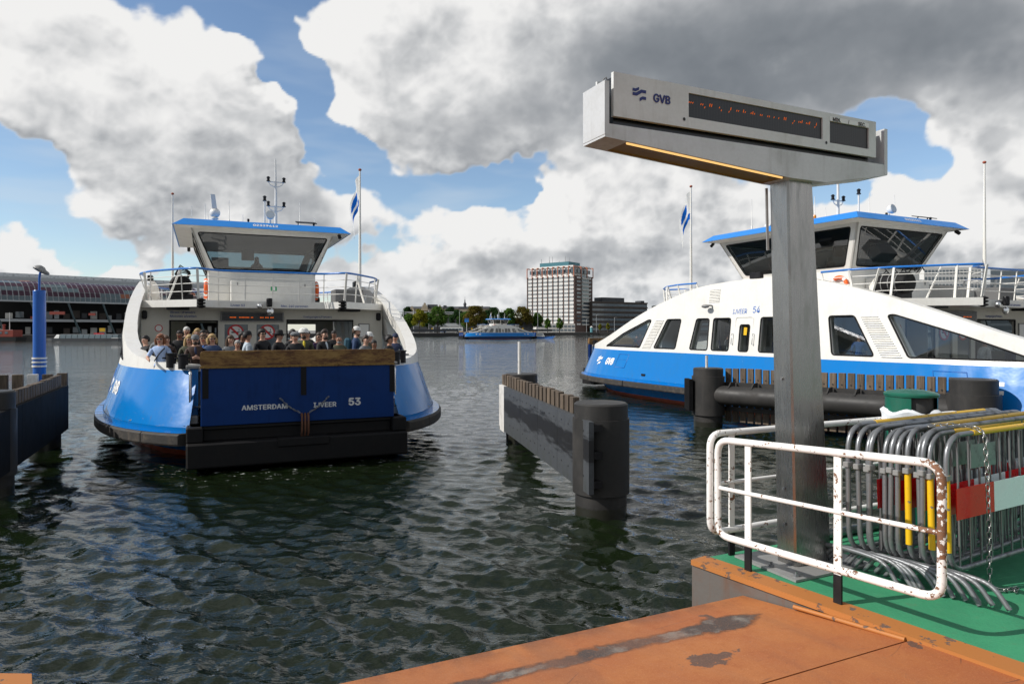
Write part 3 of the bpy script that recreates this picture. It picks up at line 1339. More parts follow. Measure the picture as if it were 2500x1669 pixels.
        mb.build('hinge_plate', M_('black_steel'), R)
        # ramp flap
        fb = MB()
        mk(fb)
        fb.box((14.58, -2.27, 1.07), (14.70, 2.27, 2.45), .01)
        flap = fb.build('ramp_flap', M_('flap_blue_shaded'), R)
        fb = MB()
        mk(fb)
        pts = round_poly([(-2.29, 2.44), (2.29, 2.44), (2.29, 2.81), (-2.29, 2.81)], .10)
        fb.prism([(14.56, y, z) for y, z in pts], (.17, 0, 0))
        bm_fix(fb)
        fb.build('ramp_lip', M_('rusty_yellow'), flap, True)
        fb = MB()
        mk(fb)
        fb.box((14.70, -2.29, 2.405), (14.735, 2.29, 2.455), .004)
        for k in range(34):
            fb.sphere((14.74, -2.2 + k * .1333, 2.43), .014, 6, 4)
        fb.build('lip_strip', M_('rusty_yellow_dark'), flap)
        for y0 in (-2.17, 0.02, 2.22):
            fb = MB()
            mk(fb)
            fb.box((14.69, y0 - .065, 1.71), (14.715, y0 + .065, 2.39))
            fb.build('rib', M_('black_rubber'), flap)
        for k in (-1, 0, 1):
            hk = MB()
            mk(hk)
            hk.tube([(14.72, k * .075 + .04, .70), (14.86, k * .075 + .04, .85), (14.86, k * .075 + .04, 1.18), (14.80, k * .075 + .04, 1.27), (14.72, k * .075 + .04, 1.22)], .026, 6)
            hk.build('hook', M_('rust_dark'), flap)
        for k in (-1, 1):
            ch = MB()
            mk(ch)
            a, b = Vector((14.74, .04 + k * .57, 1.66)), Vector((14.76, .04 + k * .12, 1.30))
            nl = 9
            for q in range(nl):
                p = a.lerp(b, (q + .5) / nl) - Vector((0, 0, .05 * sin(pi * (q + .5) / nl)))
                d = (b - a).normalized() * .042
                sd = Vector((1, 0, 0)) if q % 2 else d.cross(Vector((1, 0, 0))).normalized()
                ch.tube([p - d + sd * .012, p - d * 1.2, p - d - sd * .012, p + d - sd * .012, p + d * 1.2, p + d + sd * .012], .008, 5, True)
            ch.build('chain', M_('galvanised'), flap)
        my = lambda x, y: Vector((e * 14.706, e * x, y))
        fm = lambda x0, z0: (lambda x, y: my(x0 + x, z0 + y))
        # y runs to the right for a viewer in front of the bow
        lettering('lettering', 'AMSTERDAM', .22, fm(-.87, 1.46), M_('grey_letters'), flap, .028, sx=1.06)
        lettering('lettering', 'IJVEER', .22, fm(.53, 1.455), M_('grey_letters'), flap, .028, sx=1.02)
        lettering('lettering', num, .34, fm(1.26, 1.50), M_('grey_letters'), flap, .04, sx=1.05)
        # corner posts with hand rails and plates
        for sd in (-1, 1):
            pb = MB()
            mk(pb)
            pb.box((13.45, sd * 2.33, 1.06), (13.75, sd * 2.52, 2.36), .02)
            post = pb.build('corner_post', BP, R)
            pb = MB()
            mk(pb)
            pb.box((13.40, sd * 2.30, 2.36), (13.80, sd * 2.60, 2.44), .01)
            pb.build('post_cap', M_('grey_steel'), post)
            pb = MB()
            mk(pb)
            pb.tube(round_path([(13.80, sd * 2.50, 2.30), (13.90, sd * 2.50, 2.26), (13.90, sd * 2.50, 1.26), (13.78, sd * 2.50, 1.24)], .06), .035, 8)
            pb.build('hand_rail', M_('chrome'), post)
            pb = MB()
            mk(pb)
            pb.box((13.76, sd * 2.33, .99), (14.02, sd * 2.62, 1.24), .02)
            pb.build('bracket', M_('grey_steel'), post)
            tp = MB()
            mk(tp)
            q = [hull(13.55, 1.04, -.03, sd), Vector((13.95, sd * 2.58, 1.04)), Vector((13.78, sd * 2.56, 1.52)), hull(11.9, 1.04, -.03, sd)]
            tp.poly([q[3], q[0], q[1], q[2]])
            tp.poly([q[2], q[1], q[0], q[3]])
            tp.build('corner_plate', M_('worn_plate'), R)
            # bulwark cap between arch foot and post
            for kk, bx in enumerate((12.95, 13.35)):
                bo = MB()
                mk(bo)
                yy = sd * (2.95 - .28 * kk)
                bo.lathe([(0, .36), (.135, .36), (.135, .33), (.115, .32), (.115, 0)], (bx, yy, 2.36 - .02 * kk), 14)
                bo.tube([(bx, yy - .2, 2.60), (bx, yy + .2, 2.60)], .022, 6)
                bo.build('bollard', M_('black_steel'), R)
    # ---- inside: bulkheads with passages, casing
    for e in (-1, 1):
        mb = MB()
        outer = [(-4.15, 1.452), (4.15, 1.452), (4.15, 4.06), (-4.15, 4.06)]
        holes = [[(-3.27, 1.6), (-1.77, 1.6), (-1.77, 3.62), (-3.27, 3.62)], [(.60, 1.6), (3.01, 1.6), (3.01, 3.66), (.60, 3.66)]]
        holes += [[(-1.53, 2.3), (-.75, 2.3), (-.75, 3.5), (-1.53, 3.5)], [(-.46, 2.3), (.32, 2.3), (.32, 3.5), (-.46, 3.5)]]
        panel(mb, outer, holes, lambda u, v, off: Vector((e * (5.6 - off), e * u, v)), .08)
        bm_fix(mb)
        B = mb.build('bulkhead', M_('cabin_cream'), T, True)
        for h in holes[:2]:
            fr = MB()
            fr.tube([(e * 5.61, e * a, b) for a, b in h], .035, 4, True)
            fr.build('door_frame', M_('black_steel'), B)
        for h in holes[2:]:
            pn = MB()
            a0, b0 = h[0]
            a1, b1 = h[2]
            pn.box((e * 5.52, e * a0, b0), (e * 5.55, e * a1, b1))
            PN = pn.build('window_pane', M_('far_glass'), B)
            c = ((a0 + a1) / 2 * 1.0 - .02, 3.22)
            sg = MB()
            disc(sg, lambda x, y: Vector((e * 5.566, e * (c[0] + x), c[1] + y)), .27)
            sg.build('sign_disc', M_('white_letters'), PN)
            sg = MB()
            ring(sg, lambda x, y: Vector((e * 5.572, e * (c[0] + x), c[1] + y)), .275, .215)
            q = .19
            sg.poly([Vector((e * 5.572, e * (c[0] + x), c[1] + y)) for x, y in ((-q, q - .05), (-q + .05, q), (q, -q + .05), (q - .05, -q))])
            sg.build('prohibition_ring', M_('red_sign'), PN)
            sg = MB()
            for (xa, xb, ya, yb) in ((-.14, .10, -.03, .02), (.11, .14, -.03, .02), (.10, .12, .04, .12)):
                sg.poly([Vector((e * 5.569, e * (c[0] + x), c[1] + y)) for x, y in ((xa, ya), (xb, ya), (xb, yb), (xa, yb))])
            sg.build('pictogram', M_('black_letters'), PN)
        # text board with running letters
        db = MB()
        db.box((e * 5.60, e * -1.67, 3.60), (e * 5.72, e * .48, 3.95), .015)
        D = db.build('text_display', M_('grey_steel'), B)
        db = MB()
        db.box((e * 5.715, e * -1.62, 3.635), (e * 5.726, e * .43, 3.915))
        db.build('display_screen', M_('display_black'), D)
        led = MB()
        r = random.Random(3)
        y = -1.36
        while y < .12:
            if not (-.58 < y < -.36):
                if r.random() > .22:
                    led.poly([Vector((e * 5.729, e * (y + a), 3.735 + b)) for a, b in ((0, 0), (.028, 0), (.028, .03), (0, .03))])
            y += .044
        led.build('led_text', M_('led_orange'), D)
        bt = lambda x0, z0: (lambda x, y: Vector((e * 5.606, e * (x0 + x), z0 + y)))
        lettering('lettering', '(Brom-)Fietsers', .15, bt(-3.28, 3.92), M_('blue_letters'), B, .012, align='LEFT', sx=1.0)
        lettering('lettering', 'Motoren afzetten', .15, bt(-3.28, 3.78), M_('blue_letters'), B, .012, align='LEFT', sx=1.0)
        lettering('lettering', 'Voetgangers/Fietsers', .145, bt(1.17, 3.79), M_('blue_letters'), B, .012, align='LEFT', sx=1.03)
        for y0 in (-4.05, 3.99):
            sp = MB()
            sp.box((e * 5.6, e * (y0 - .085), 3.67), (e * 5.72, e * (y0 + .085), 3.96), .04)
            sp.build('loudspeaker', M_('black_steel'), B)
        nt = MB()
        nt.box((e * 5.60, e * 3.22, 3.0), (e * 5.64, e * 3.65, 3.55), .01)
        nt.build('notice_frame', M_('grey_steel'), B)
        nt = MB()
        nt.box((e * 5.64, e * 3.26, 3.04), (e * 5.645, e * 3.61, 3.51))
        nt.build('notice_sheet', M_('white_letters'), B)
        sg = MB()
        disc(sg, lambda x, y: Vector((e * 5.606, e * (-3.62 + x), 3.36 + y)), .12)
        sg.build('sign_disc', M_('white_letters'), B)
        sg = MB()
        ring(sg, lambda x, y: Vector((e * 5.61, e * (-3.62 + x), 3.36 + y)), .125, .098)
        sg.build('prohibition_ring', M_('red_sign'), B)
    mb = MB()
    mb.box((-4.0, -1.55, 1.452), (4.0, .45, 4.06))
    mb.build('engine_casing', M_('cabin_cream'), T)
    # ---- bridge deck
    mb = MB()
    half = [(5.7, 4.16), (7.5, 2.42), (6.70, 1.76)]
    pl = [(x, y) for x, y in half] + [(x, -y) for x, y in reversed(half)]
    pl = [(-x, -y) for x, y in pl][::1] + pl
    pl = [(5.7, -4.16), (7.5, -2.42), (6.7, -1.76), (6.7, 1.76), (7.5, 2.42), (5.7, 4.16), (-5.7, 4.16), (-7.5, 2.42), (-6.7, 1.76), (-6.7, -1.76), (-7.5, -2.42), (-5.7, -4.16)]
    mb.prism([(x, y, 4.06) for x, y in pl], (0, 0, .24))
    mb.build('bridge_deck', WP, T)
    for e in (-1, 1):
        ft = lambda x0, z0: (lambda x, y: Vector((e * 6.706, e * (x0 + x), z0 + y)))
        lettering('lettering', 'IJveer ' + num, .145, ft(-1.14, 4.15), M_('blue_letters'), T, .008)
        lettering('lettering', 'Max. 240 personen', .145, ft(.74, 4.145), M_('blue_letters'), T, .008)
        hl = MB()
        hl.cyl((e * 6.72, e * -.13, 4.20), (e * 6.95, e * -.13, 4.20), .07, 10)
        hl.lathe([(0, .30), (.085, .30), (.10, .26), (.10, .05), (.08, 0), (0, 0)], (e * 6.95, e * -.13, 4.10), 12)
        hl.build('bow_lantern', M_('black_steel'), T)
        hl = MB()
        hl.sphere((e * 6.86, e * -.43, 4.13), .10, 12, 8)
        hl.sphere((e * 6.92, e * -.10, 3.93), .13, 12, 8, (.7, 1, 1))
        hl.build('bow_floodlight', M_('chrome'), T)
        for y0 in (-2.29, 2.29):
            st = MB()
            for k in range(3):
                z0 = 4.04 + k * .105
                st.lathe([(0, 0), (.10, 0), (.145, .02), (.145, .05), (.10, .07), (0, .07)], (e * 7.42, e * y0, z0), 14)
            st.cyl((e * 7.42, e * y0, 4.02), (e * 7.42, e * y0, 4.34), .07, 10)
            st.build('horn_stack', M_('black_rubber'), T)
        for y0 in (-3.0, 2.75):
            tb = MB()
            tb.box((e * 5.8, e * (y0 - .35), 3.985), (e * 6.6, e * (y0 + .35), 4.055), .01)
            tb.build('deck_lamp', M_('black_steel'), T)
        # railing round the bridge deck
        RL = thing_part('bridge_railing', T)
        top = [(3.16, -4.22), (4.3, -4.30), (5.6, -3.86), (7.0, -2.9), (7.6, -2.40), (6.75, -1.75), (6.75, 1.75), (7.6, 2.40), (7.0, 2.9), (5.6, 3.86), (4.3, 4.30), (3.16, 4.22)]
        bot = [(3.16, -3.95), (4.3, -4.0), (5.5, -3.9), (6.9, -2.85), (7.42, -2.36), (6.66, -1.75), (6.66, 1.75), (7.42, 2.36), (6.9, 2.85), (5.5, 3.9), (4.3, 4.0), (3.16, 3.95)]
        tz = [(e * x, e * y, 5.317) for x, y in top]
        rb = MB()
        rb.tube(round_path(tz, .35, 4), .036, 8)
        rb.build('top_rail', M_('rail_blue'), RL)
        for f in (.27, .52, .77):
            pts = [(e * (bx + (tx - bx) * f), e * (by + (ty - by) * f), 4.30 + 1.017 * f) for (tx, ty), (bx, by) in zip(top, bot)]
            rb = MB()
            rb.tube(round_path(pts, .3, 3), .014, 6)
            rb.build('mid_rail', WP, RL)
        for i in range(len(top)):
            (tx, ty), (bx, by) = top[i], bot[i]
            rb = MB()
            rb.bar((e * bx, e * by, 4.30), (e * tx, e * ty, 5.30), .075, .03)
            rb.build('rail_post', WP, RL)
        for y0 in (-.9, 0.0, .9):
            rb = MB()
            rb.bar((e * 6.66, e * y0, 4.30), (e * 6.75, e * y0, 5.30), .03, .03)
            rb.build('rail_post', WP, RL)
        for (ax, ay, bx, by) in ((6.3, -3.3, 6.55, -2.95), (6.3, 3.3, 6.55, 2.95), (4.9, -4.02, 5.25, -4.08), (4.9, 4.02, 5.25, 4.08)):
            rb = MB()
            rb.bar((e * ax, e * ay, 4.30), (e * bx, e * by, 5.30), .075, .03)
            rb.build('rail_post', WP, RL)
        # liferaft and winch on the wing
        L = thing_part('liferaft', T)
        lr = MB()
        y0 = -2.95
        lr.tube([(e * 4.45, e * y0, 4.85), (e * 4.5, e * y0, 4.85), (e * 5.5, e * y0, 4.85), (e * 5.55, e * y0, 4.85)], [.30, .36, .36, .30], 18)
        lr.build('canister', M_('black_rubber'), L)
        for x0 in (4.7, 5.3):
            lr = MB()
            lr.box((e * x0 - .05, e * y0 - .4, 4.30), (e * x0 + .05, e * y0 + .4, 4.56), .01)
            lr.build('cradle', M_('black_steel'), L)
        for x0 in (4.75, 5.0, 5.25):
            st = MB()
            st.tube([(e * x0, e * y0 + .37 * cos(a * pi / 8), 4.85 + .37 * sin(a * pi / 8)) for a in range(16)], .018, 5, True)
            st.build('strap', M_('grey_steel'), L)
        st = MB()
        for k in range(5):
            rr = random.Random(k + 5)
            p0 = Vector((e * (4.4 + .3 * k), e * (y0 + .2), 5.15))
            st.tube([p0, p0 + Vector((.1, .1, .18)), p0 + Vector((.25 * e, -.2, .22 + .04 * k)), p0 + Vector((.5 * e, -.35, .05))], .02, 5)
        st.build('hose', M_('black_rubber'), L)
        sk = MB()
        sk.box((e * 4.55, e * 2.35, 4.30), (e * 5.45, e * 3.45, 4.86), .04)
        sk.build('deck_locker', M_('locker_grey'), T)
    # ---- wheelhouse
    Wh = thing_part('wheelhouse', T)
    mb = MB()
    mb.box((-2.68, -2.03, 4.295), (2.68, 2.03, 5.12), .0)
    mb.box((2.60, -2.03, 5.12), (2.68, 2.03, 5.552))
    mb.box((-2.68, -2.03, 5.12), (-2.60, 2.03, 5.552))
    mb.box((-2.60, -2.03, 5.12), (2.60, -1.95, 5.552))
    mb.box((-2.60, 1.95, 5.12), (2.60, 2.03, 5.552))
    mb.build('base', WP, Wh)
    B_, Z0, T_, Z1 = (2.68, 2.03), 5.55, (3.43, 2.66), 7.17
    lerp = lambda a, b, f: a + (b - a) * f

    def wfront(e):
        def mp(u, v, off):
            f = (v - Z0) / (Z1 - Z0)
            return Vector((e * (lerp(B_[0], T_[0], f) - off), e * u, v))
        return mp

    def wside(e):
        def mp(u, v, off):
            f = (v - Z0) / (Z1 - Z0)
            return Vector((-e * u, e * (lerp(B_[1], T_[1], f) - off), v))
        return mp
    for kind in range(2):
        for e in (-1, 1):
            mp = wfront(e) if kind == 0 else wside(e)
            b, t_ = (B_[1], T_[1]) if kind == 0 else (B_[0], T_[0])
            outer = [(-b, Z0), (b, Z0), (t_, Z1), (-t_, Z1)]
            if kind == 0:
                holes = [round_poly([(-1.83, 5.68), (1.83, 5.68), (2.42, 7.03), (-2.42, 7.03)], .10)]
            else:
                holes = [round_poly([(-2.45, 5.68), (-.14, 5.68), (-.14, 7.03), (-3.10, 7.03)], .10), round_poly([(.14, 5.68), (2.45, 5.68), (3.10, 7.03), (.14, 7.03)], .10)]
            mb = MB()
            panel(mb, outer, holes, mp, .07)
            bm_fix(mb)
            w = mb.build('wheelhouse_wall', WP, Wh, True)
            for h in holes:
                v, tris = cdt(h)
                gp = MB()
                idx = [gp.av(mp(a, c, .045)) for a, c in v]
                for q in tris:
                    gp.face([idx[i] for i in q])
                gp.build('windshield' if kind == 0 else 'side_window', M_('clear_glass'), Wh)
                fr = MB()
                fr.tube([mp(a, c, .0) for a, c in h], .022, 6, True)
                fr.build('window_seal', M_('black_rubber'), Wh)
            if kind == 0:
                for y0 in (-1.2, -.2, .8):
                    wi = MB()
                    wi.tube([mp(y0, 5.60, -.05), mp(y0 + .75, 5.72, -.035)], .012, 5)
                    wi.build('wiper', M_('black_steel'), Wh)
    # roof: blue slab with sloping edges over a pale soffit
    rf = MB()
    rf.hexa([(-3.89, -3.28, 7.22), (3.89, -3.28, 7.22), (3.89, 3.28, 7.22), (-3.89, 3.28, 7.22), (-3.56, -2.9, 7.50), (3.56, -2.9, 7.50), (3.56, 2.9, 7.50), (-3.56, 2.9, 7.50)])
    RF = rf.build('wheelhouse_roof', M_('roof_blue'), T)
    sf = MB()
    sf.hexa([(-3.43, -2.66, 7.16), (3.43, -2.66, 7.16), (3.43, 2.66, 7.16), (-3.43, 2.66, 7.16), (-3.84, -3.23, 7.218), (3.84, -3.23, 7.218), (3.84, 3.23, 7.218), (-3.84, 3.23, 7.218)])
    sf.build('soffit', M_('white_paint_darker'), RF)
    for e in (-1, 1):
        nrm = (Vector((3.56, 0, 7.50)) - Vector((3.89, 0, 7.22)))
        lettering('lettering', regno, .24, lambda x, y: Vector((e * (3.728 + .004 - y * .33 / .433 * .75), e * x, 7.365 + .005 + y * .65)), M_('white_letters'), RF, .045, sx=1.08)
        ln = MB()
        ln.cyl((e * 3.6, e * 2.85, 7.16), (e * 3.75, e * 2.85, 7.05), .07, 10)
        ln.build('soffit_lamp', M_('black_steel'), RF)
    # inside the wheelhouse
    mb = MB()
    mb.box((1.6, -1.5, 5.125), (2.3, 1.5, 5.85), .03)
    mb.box((-2.3, -1.5, 5.125), (-1.6, 1.5, 5.85), .03)
    mb.box((.9, -.75, 6.25), (1.0, -.25, 6.70), .02)
    mb.box((-1.2, -1.9, 5.125), (-.8, -1.2, 6.5), .02)
    mb.build('console', M_('dark_interior'), Wh)
    mb = MB()
    mb.box((-3.2, -2.4, 7.08), (3.2, 2.4, 7.14))
    mb.build('ceiling', M_('dark_interior'), Wh)
    for e in (1,):
        hs = MB()
        hs.box((.35, -.33, 5.125), (.85, .13, 5.56), .06)
        hs.box((.20, -.33, 5.5), (.34, .13, 6.12), .05)
        hs.box((.22, -.21, 6.11), (.32, .01, 6.30), .04)
        hs.build('pilot_chair', M_('dark_interior'), Wh)
    for e in (-1, 1):
        cb = MB()
        cb.box((e * 2.69, e * -1.25, 4.302), (e * 3.2, e * 1.83, 5.24), .02)
        CB = cb.build('locker', M_('white_paint_darker'), Wh)
        gs = MB()
        gs.poly([Vector((e * 3.206, e * y, z)) for y, z in ((.23, 4.86), (.46, 4.86), (.46, 5.05), (.23, 5.05))])
        gs.build('lifejacket_sign', M_('green_sign'), CB)
        gs = MB()
        gs.poly([Vector((e * 3.209, e * y, z)) for y, z in ((.29, 4.88), (.40, 4.88), (.40, 5.0), (.37, 5.03), (.32, 5.03), (.29, 5.0))])
        gs.build('pictogram', M_('white_letters'), CB)
        for y0 in (-1.0, 1.55):
            hg = MB()
            hg.box((e * 3.2, e * y0 - .02, 5.05), (e * 3.23, e * y0 + .02, 5.16), .004)
            hg.build('hinge', M_('grey_steel'), CB)
        for sd in (-1, 1):
            ly = MB()
            R0, r0 = .33, .075
            pts = [(e * 2.25 + R0 * cos(a * pi / 10), sd * 2.13, 4.95 + R0 * sin(a * pi / 10)) for a in range(20)]
            ly.tube(pts, r0, 8, True)
            LB = ly.build('lifebuoy', M_('orange_buoy'), T)
            for a in (.25, .75, 1.25, 1.75):
                bd = MB()
                c = Vector((e * 2.25 + R0 * cos(a * pi), sd * 2.13, 4.95 + R0 * sin(a * pi)))
                d = Vector((-sin(a * pi), 0, cos(a * pi))) * .05
                bd.tube([c - d, c + d], r0 + .004, 8)
                bd.build('band', M_('white_letters'), LB)
    # ---- roof gear
    G = RF
    mm = MB()
    mm.tube([(0, .72, 7.5), (0, .72, 9.2), (0, .70, 10.9)], [.07, .055, .025], 8)
    for z in (8.78, 9.87):
        mm.tube([(0, .36, z), (0, 1.08, z)], .022, 6)
        mm.tube([(0, .40, z), (0, .48, z - .14), (0, .72, z - .24)], .018, 6)
        mm.tube([(0, 1.04, z), (0, .96, z - .14), (0, .72, z - .24)], .018, 6)
    mast = mm.build('mast', WP, G)

    def lantern(x, y, z, par):
        lb = MB()
        lb.lathe([(0, 0), (.085, 0), (.085, .03), (.06, .04), (.06, .15), (.09, .16), (.04, .22), (0, .23)], (x, y, z), 10)
        lb.build('lantern', M_('black_steel'), par)
    for z in (8.79, 9.88):
        for y in (.40, 1.06):
            lantern(0, y, z, mast)
    lp = MB()
    lp.cyl((1.4, .14, 7.5), (1.4, .14, 8.75), .035, 8)
    lp = lp.build('lamp_post', WP, G)
    lantern(1.4, .14, 8.75, lp)
    for (x, y) in ((2.6, .25), (-2.6, -.4)):
        sl = MB()
        sl.cyl((x, y, 7.5), (x, y, 7.78), .05, 8)
        sl.tube([(x, y, 7.92), (x + (.08 if x > 0 else -.08), y, 7.94), (x + (.2 if x > 0 else -.2), y, 7.97)], [.12, .17, .18], 14)
        SL = sl.build('searchlight', WP, G)
        ls = MB()
        dx = .203 if x > 0 else -.203
        ls.tube([(x + dx, y, 7.971), (x + dx * 1.05, y, 7.974)], .16, 14)
        ls.build('lens', M_('lens'), SL)
    rd = MB()
    rd.lathe([(.16, 0), (.11, .18), (.09, .62), (.15, .66), (.15, .70), (0, .70)], (-.6, -1.76, 7.5), 12)
    rd.sphere((-.6, -1.76, 8.42), .22, 12, 8)
    rd.hexa([Vector(p) + Vector((-.6, -1.78, 8.75)) for p in ((-.12, -.10, -.15), (.12, -.10, -.15), (.12, .10, -.15), (-.12, .10, -.15), (-.20, -.16, .45), (.20, -.16, .45), (.20, .02, .45), (-.20, .02, .45))])
    rd.build('radar', WP, G)
    for (x, y, h) in ((-1.5, -2.70, 1.3), (1.2, -2.16, 1.0), (1.6, -2.05, .5), (-2.2, 1.59, .55), (2.0, 1.5, 1.25), (2.9, -1.3, .9), (-2.8, 2.0, 1.0), (.6, 2.3, .8), (-1.0, -.6, 1.0)):
        an = MB()
        an.tube([(x, y, 7.5), (x, y, 7.5 + h * .15), (x, y, 7.5 + h * .16), (x, y, 7.5 + h)], [.03, .03, .016, .010], 6)
        an.build('antenna', WP, G)
    am = MB()
    am.lathe([(0, .26), (.05, .25), (.065, .20), (.065, .04), (.075, .0)], (1.3, -2.3, 7.5), 10)
    am.build('amber_beacon', M_('amber_lens'), G)
    for (x, y) in ((3.2, 1.9), (-.5, 1.2), (3.1, -.6)):
        kn = MB()
        kn.lathe([(0, .2), (.04, .19), (.05, .13), (.03, .08), (.03, 0)], (x, y, 7.5), 8)
        kn.build('roof_horn', M_('black_steel'), G)
    sp = MB()
    sp.hexa([(2.9, 1.2, 7.72), (3.4, 1.2, 7.60), (3.4, 2.0, 7.60), (2.9, 2.0, 7.72), (2.9, 1.2, 7.75), (3.4, 1.2, 7.63), (3.4, 2.0, 7.63), (2.9, 2.0, 7.75)])
    for yy in (1.3, 1.9):
        sp.bar((3.0, yy, 7.5), (3.1, yy, 7.68), .03, .03)
    sp.build('solar_panel', M_('black_steel'), G)
    # ---- flag staffs
    for i, (x, y) in enumerate(((4.27, 3.56), (-4.27, -3.56))):
        fp = MB()
        fp.tube([(x, y, 4.3), (x, y, 6.2), (x + .0, y + .0, 9.72)], [.065, .06, .032], 10)
        FP = fp.build('flagstaff', WP, T)
        kb = MB()
        kb.sphere((x, y, 9.78), .07, 10, 6, (1, 1, .8))
        kb.build('finial', M_('red_hull'), FP)
        if i == flag_on:
            add_flag(FP, x, y)
    return T


def bm_fix(mb):
    return mb


def thing_part(name, parent):
    o = link(name, None, parent)
    o.empty_display_size = .2
    return o


def disc(mb, mp, r, n=24):
    mb.face([mb.av(mp(r * cos(2 * pi * k / n), r * sin(2 * pi * k / n))) for k in range(n)])


def ring(mb, mp, r0, r1, n=24):
    a = [mb.av(mp(r0 * cos(2 * pi * k / n), r0 * sin(2 * pi * k / n))) for k in range(n)]
    b = [mb.av(mp(r1 * cos(2 * pi * k / n), r1 * sin(2 * pi * k / n))) for k in range(n)]
    for k in range(n):
        mb.face((a[k], a[(k + 1) % n], b[(k + 1) % n], b[k]))


FLAG_DIR = Vector((-.8, .6, 0))


def add_flag(FP, x, y):
    """limp company flag, hanging in folds from the staff"""
    mb = MB()
    n, m = 22, 26
    root = FP.parent
    ang = root.rotation_euler.z
    d = Vector((cos(-ang) * FLAG_DIR.x - sin(-ang) * FLAG_DIR.y, sin(-ang) * FLAG_DIR.x + cos(-ang) * FLAG_DIR.y, 0))
    nn = Vector((-d.y, d.x, 0))
    g = []
    for i in range(n + 1):
        row = []
        u = i / n
        for j in range(m + 1):
            v = j / m
            droop = u * u * 1.15 + u * .35
            spread = (u ** .8) * .52 * (1 - .25 * v)
            fold = .10 * sin(u * 9 + v * 2.2) * min(1, u * 3) * (1 - .3 * v)
            p = Vector((x, y, 9.55 - v * 1.25 * (1 - .15 * u) - droop)) + d * (.04 + spread) + nn * fold
            row.append(mb.av(p))
        g.append(row)
    for i in range(n):
        for j in range(m):
            u, v = (i + .5) / n, (j + .5) / m
            c = 0
            if .30 < u < .80 and .18 < v < .62 and ((u - .55) / .25) ** 2 + ((v - .4) / .22) ** 2 < 1:
                c = 1
            if v > .78:
                c = 1 if u < .75 else 0
            mb.cur = c
            mb.face((g[i][j], g[i + 1][j], g[i + 1][j + 1], g[i][j + 1]), True)
    mb.build('flag', [M_('flag_white'), M_('flag_blue')], FP)


def two_sided(name, col, trans=.35):
    m = bpy.data.materials.new(name)
    m.use_nodes = True
    t = NT(m.node_tree)
    t.n.clear()
    d = t.new('ShaderNodeBsdfDiffuse')
    tl = t.new('ShaderNodeBsdfTranslucent')
    P = coords(t)
    c = t.mix(t.ss(t.noise(P, 9, 4, .6), .3, .8, 0, .25), col, tuple(x * .7 for x in col))
    t.l.new(c, d.inputs[0])
    t.l.new(c, tl.inputs[0])
    mx = t.new('ShaderNodeMixShader')
    mx.inputs[0].default_value = trans
    t.l.new(d.outputs[0], mx.inputs[1])
    t.l.new(tl.outputs[0], mx.inputs[2])
    o = t.new('ShaderNodeOutputMaterial')
    t.l.new(mx.outputs[0], o.inputs[0])
    MATS[name] = m
    return m


two_sided('flag_white', (.8, .8, .78))
two_sided('flag_blue', (.01, .12, .5))
principled('blue_letters_bright', (.02, .14, .5), .45)
principled('grey_letters', (.62, .63, .63), .5)
principled('hatch_blue', (.004, .10, .38), .4)
principled('flap_blue_shaded', (.0015, .03, .15), .6, spec=.2, build=worn((.0015, .031, .155), (.003, .013, .05), .5, 2.2, True, (.4, .7), .002))  # hull blue darkened to navy: the flap's shade is put into the colour
principled('display_black', (.01, .01, .011), .25)
principled('locker_grey', (.10, .10, .10), .6)
principled('rust_dark', (.12, .05, .025), .8, build=worn((.13, .05, .025), (.03, .02, .015), .7, 8, False, (.7, .9), .003))
principled('worn_plate', (.42, .43, .43), .55, build=worn((.47, .48, .47), (.12, .13, .14), 1.0, 4.0, False, (.4, .7)))


def _rusty_yellow(t, b):
    P = coords(t)
    n1 = t.noise(t.v('MULTIPLY', P, (1, .8, 3.0)), 2.2, 7, .65)
    n2 = t.noise(t.v('MULTIPLY', P, (1, 1.0, 5.0)), 9.0, 6, .7)
    c = t.ramp(t.m('ADD', t.m('MULTIPLY', n1, .6), t.m('MULTIPLY', n2, .4)), [(.33, (.035, .015, .007)), (.45, (.11, .045, .014)), (.55, (.25, .14, .040)), (.7, (.34, .22, .07))])
    t.l.new(c, b.inputs['Base Color'])
    bump(t, b, n2, .004)


principled('rusty_yellow', (.35, .2, .06), .7, build=_rusty_yellow)
principled('rusty_yellow_dark', (.22, .12, .03), .7, build=worn((.24, .14, .03), (.06, .03, .015), .8, 6, False, (.6, .85)))

FERRY1 = make_ferry('53', 'blue and white ferry arriving with its raised shade-darkened blue ramp, packed with people', (-11.165, 30.097, 0), .424, 0)
FERRY2 = make_ferry('54', 'blue and white ferry moored side-on behind the sign post', (13.189, 28.646, 0), .466, 1, regno='02329611')
# ------------------------------------------------------------------ landing stage in the foreground
U = Vector((.904, .4275, 0))          # along the water's edge
Wd = Vector((-.4275, .904, 0))        # out over the water
UP = Vector((0, 0, 1))
ZD = 1.45
CORN = Vector((1.45, 5.50, ZD))       # free corner of the pontoon
VD = Vector((.57, -.8216, 0))         # along the edge that meets the ramp


def lp(o, a, b, z=0.0):
    """point from origin o: a along U, b along Wd"""
    return Vector(o) + U * a + Wd * b + UP * z


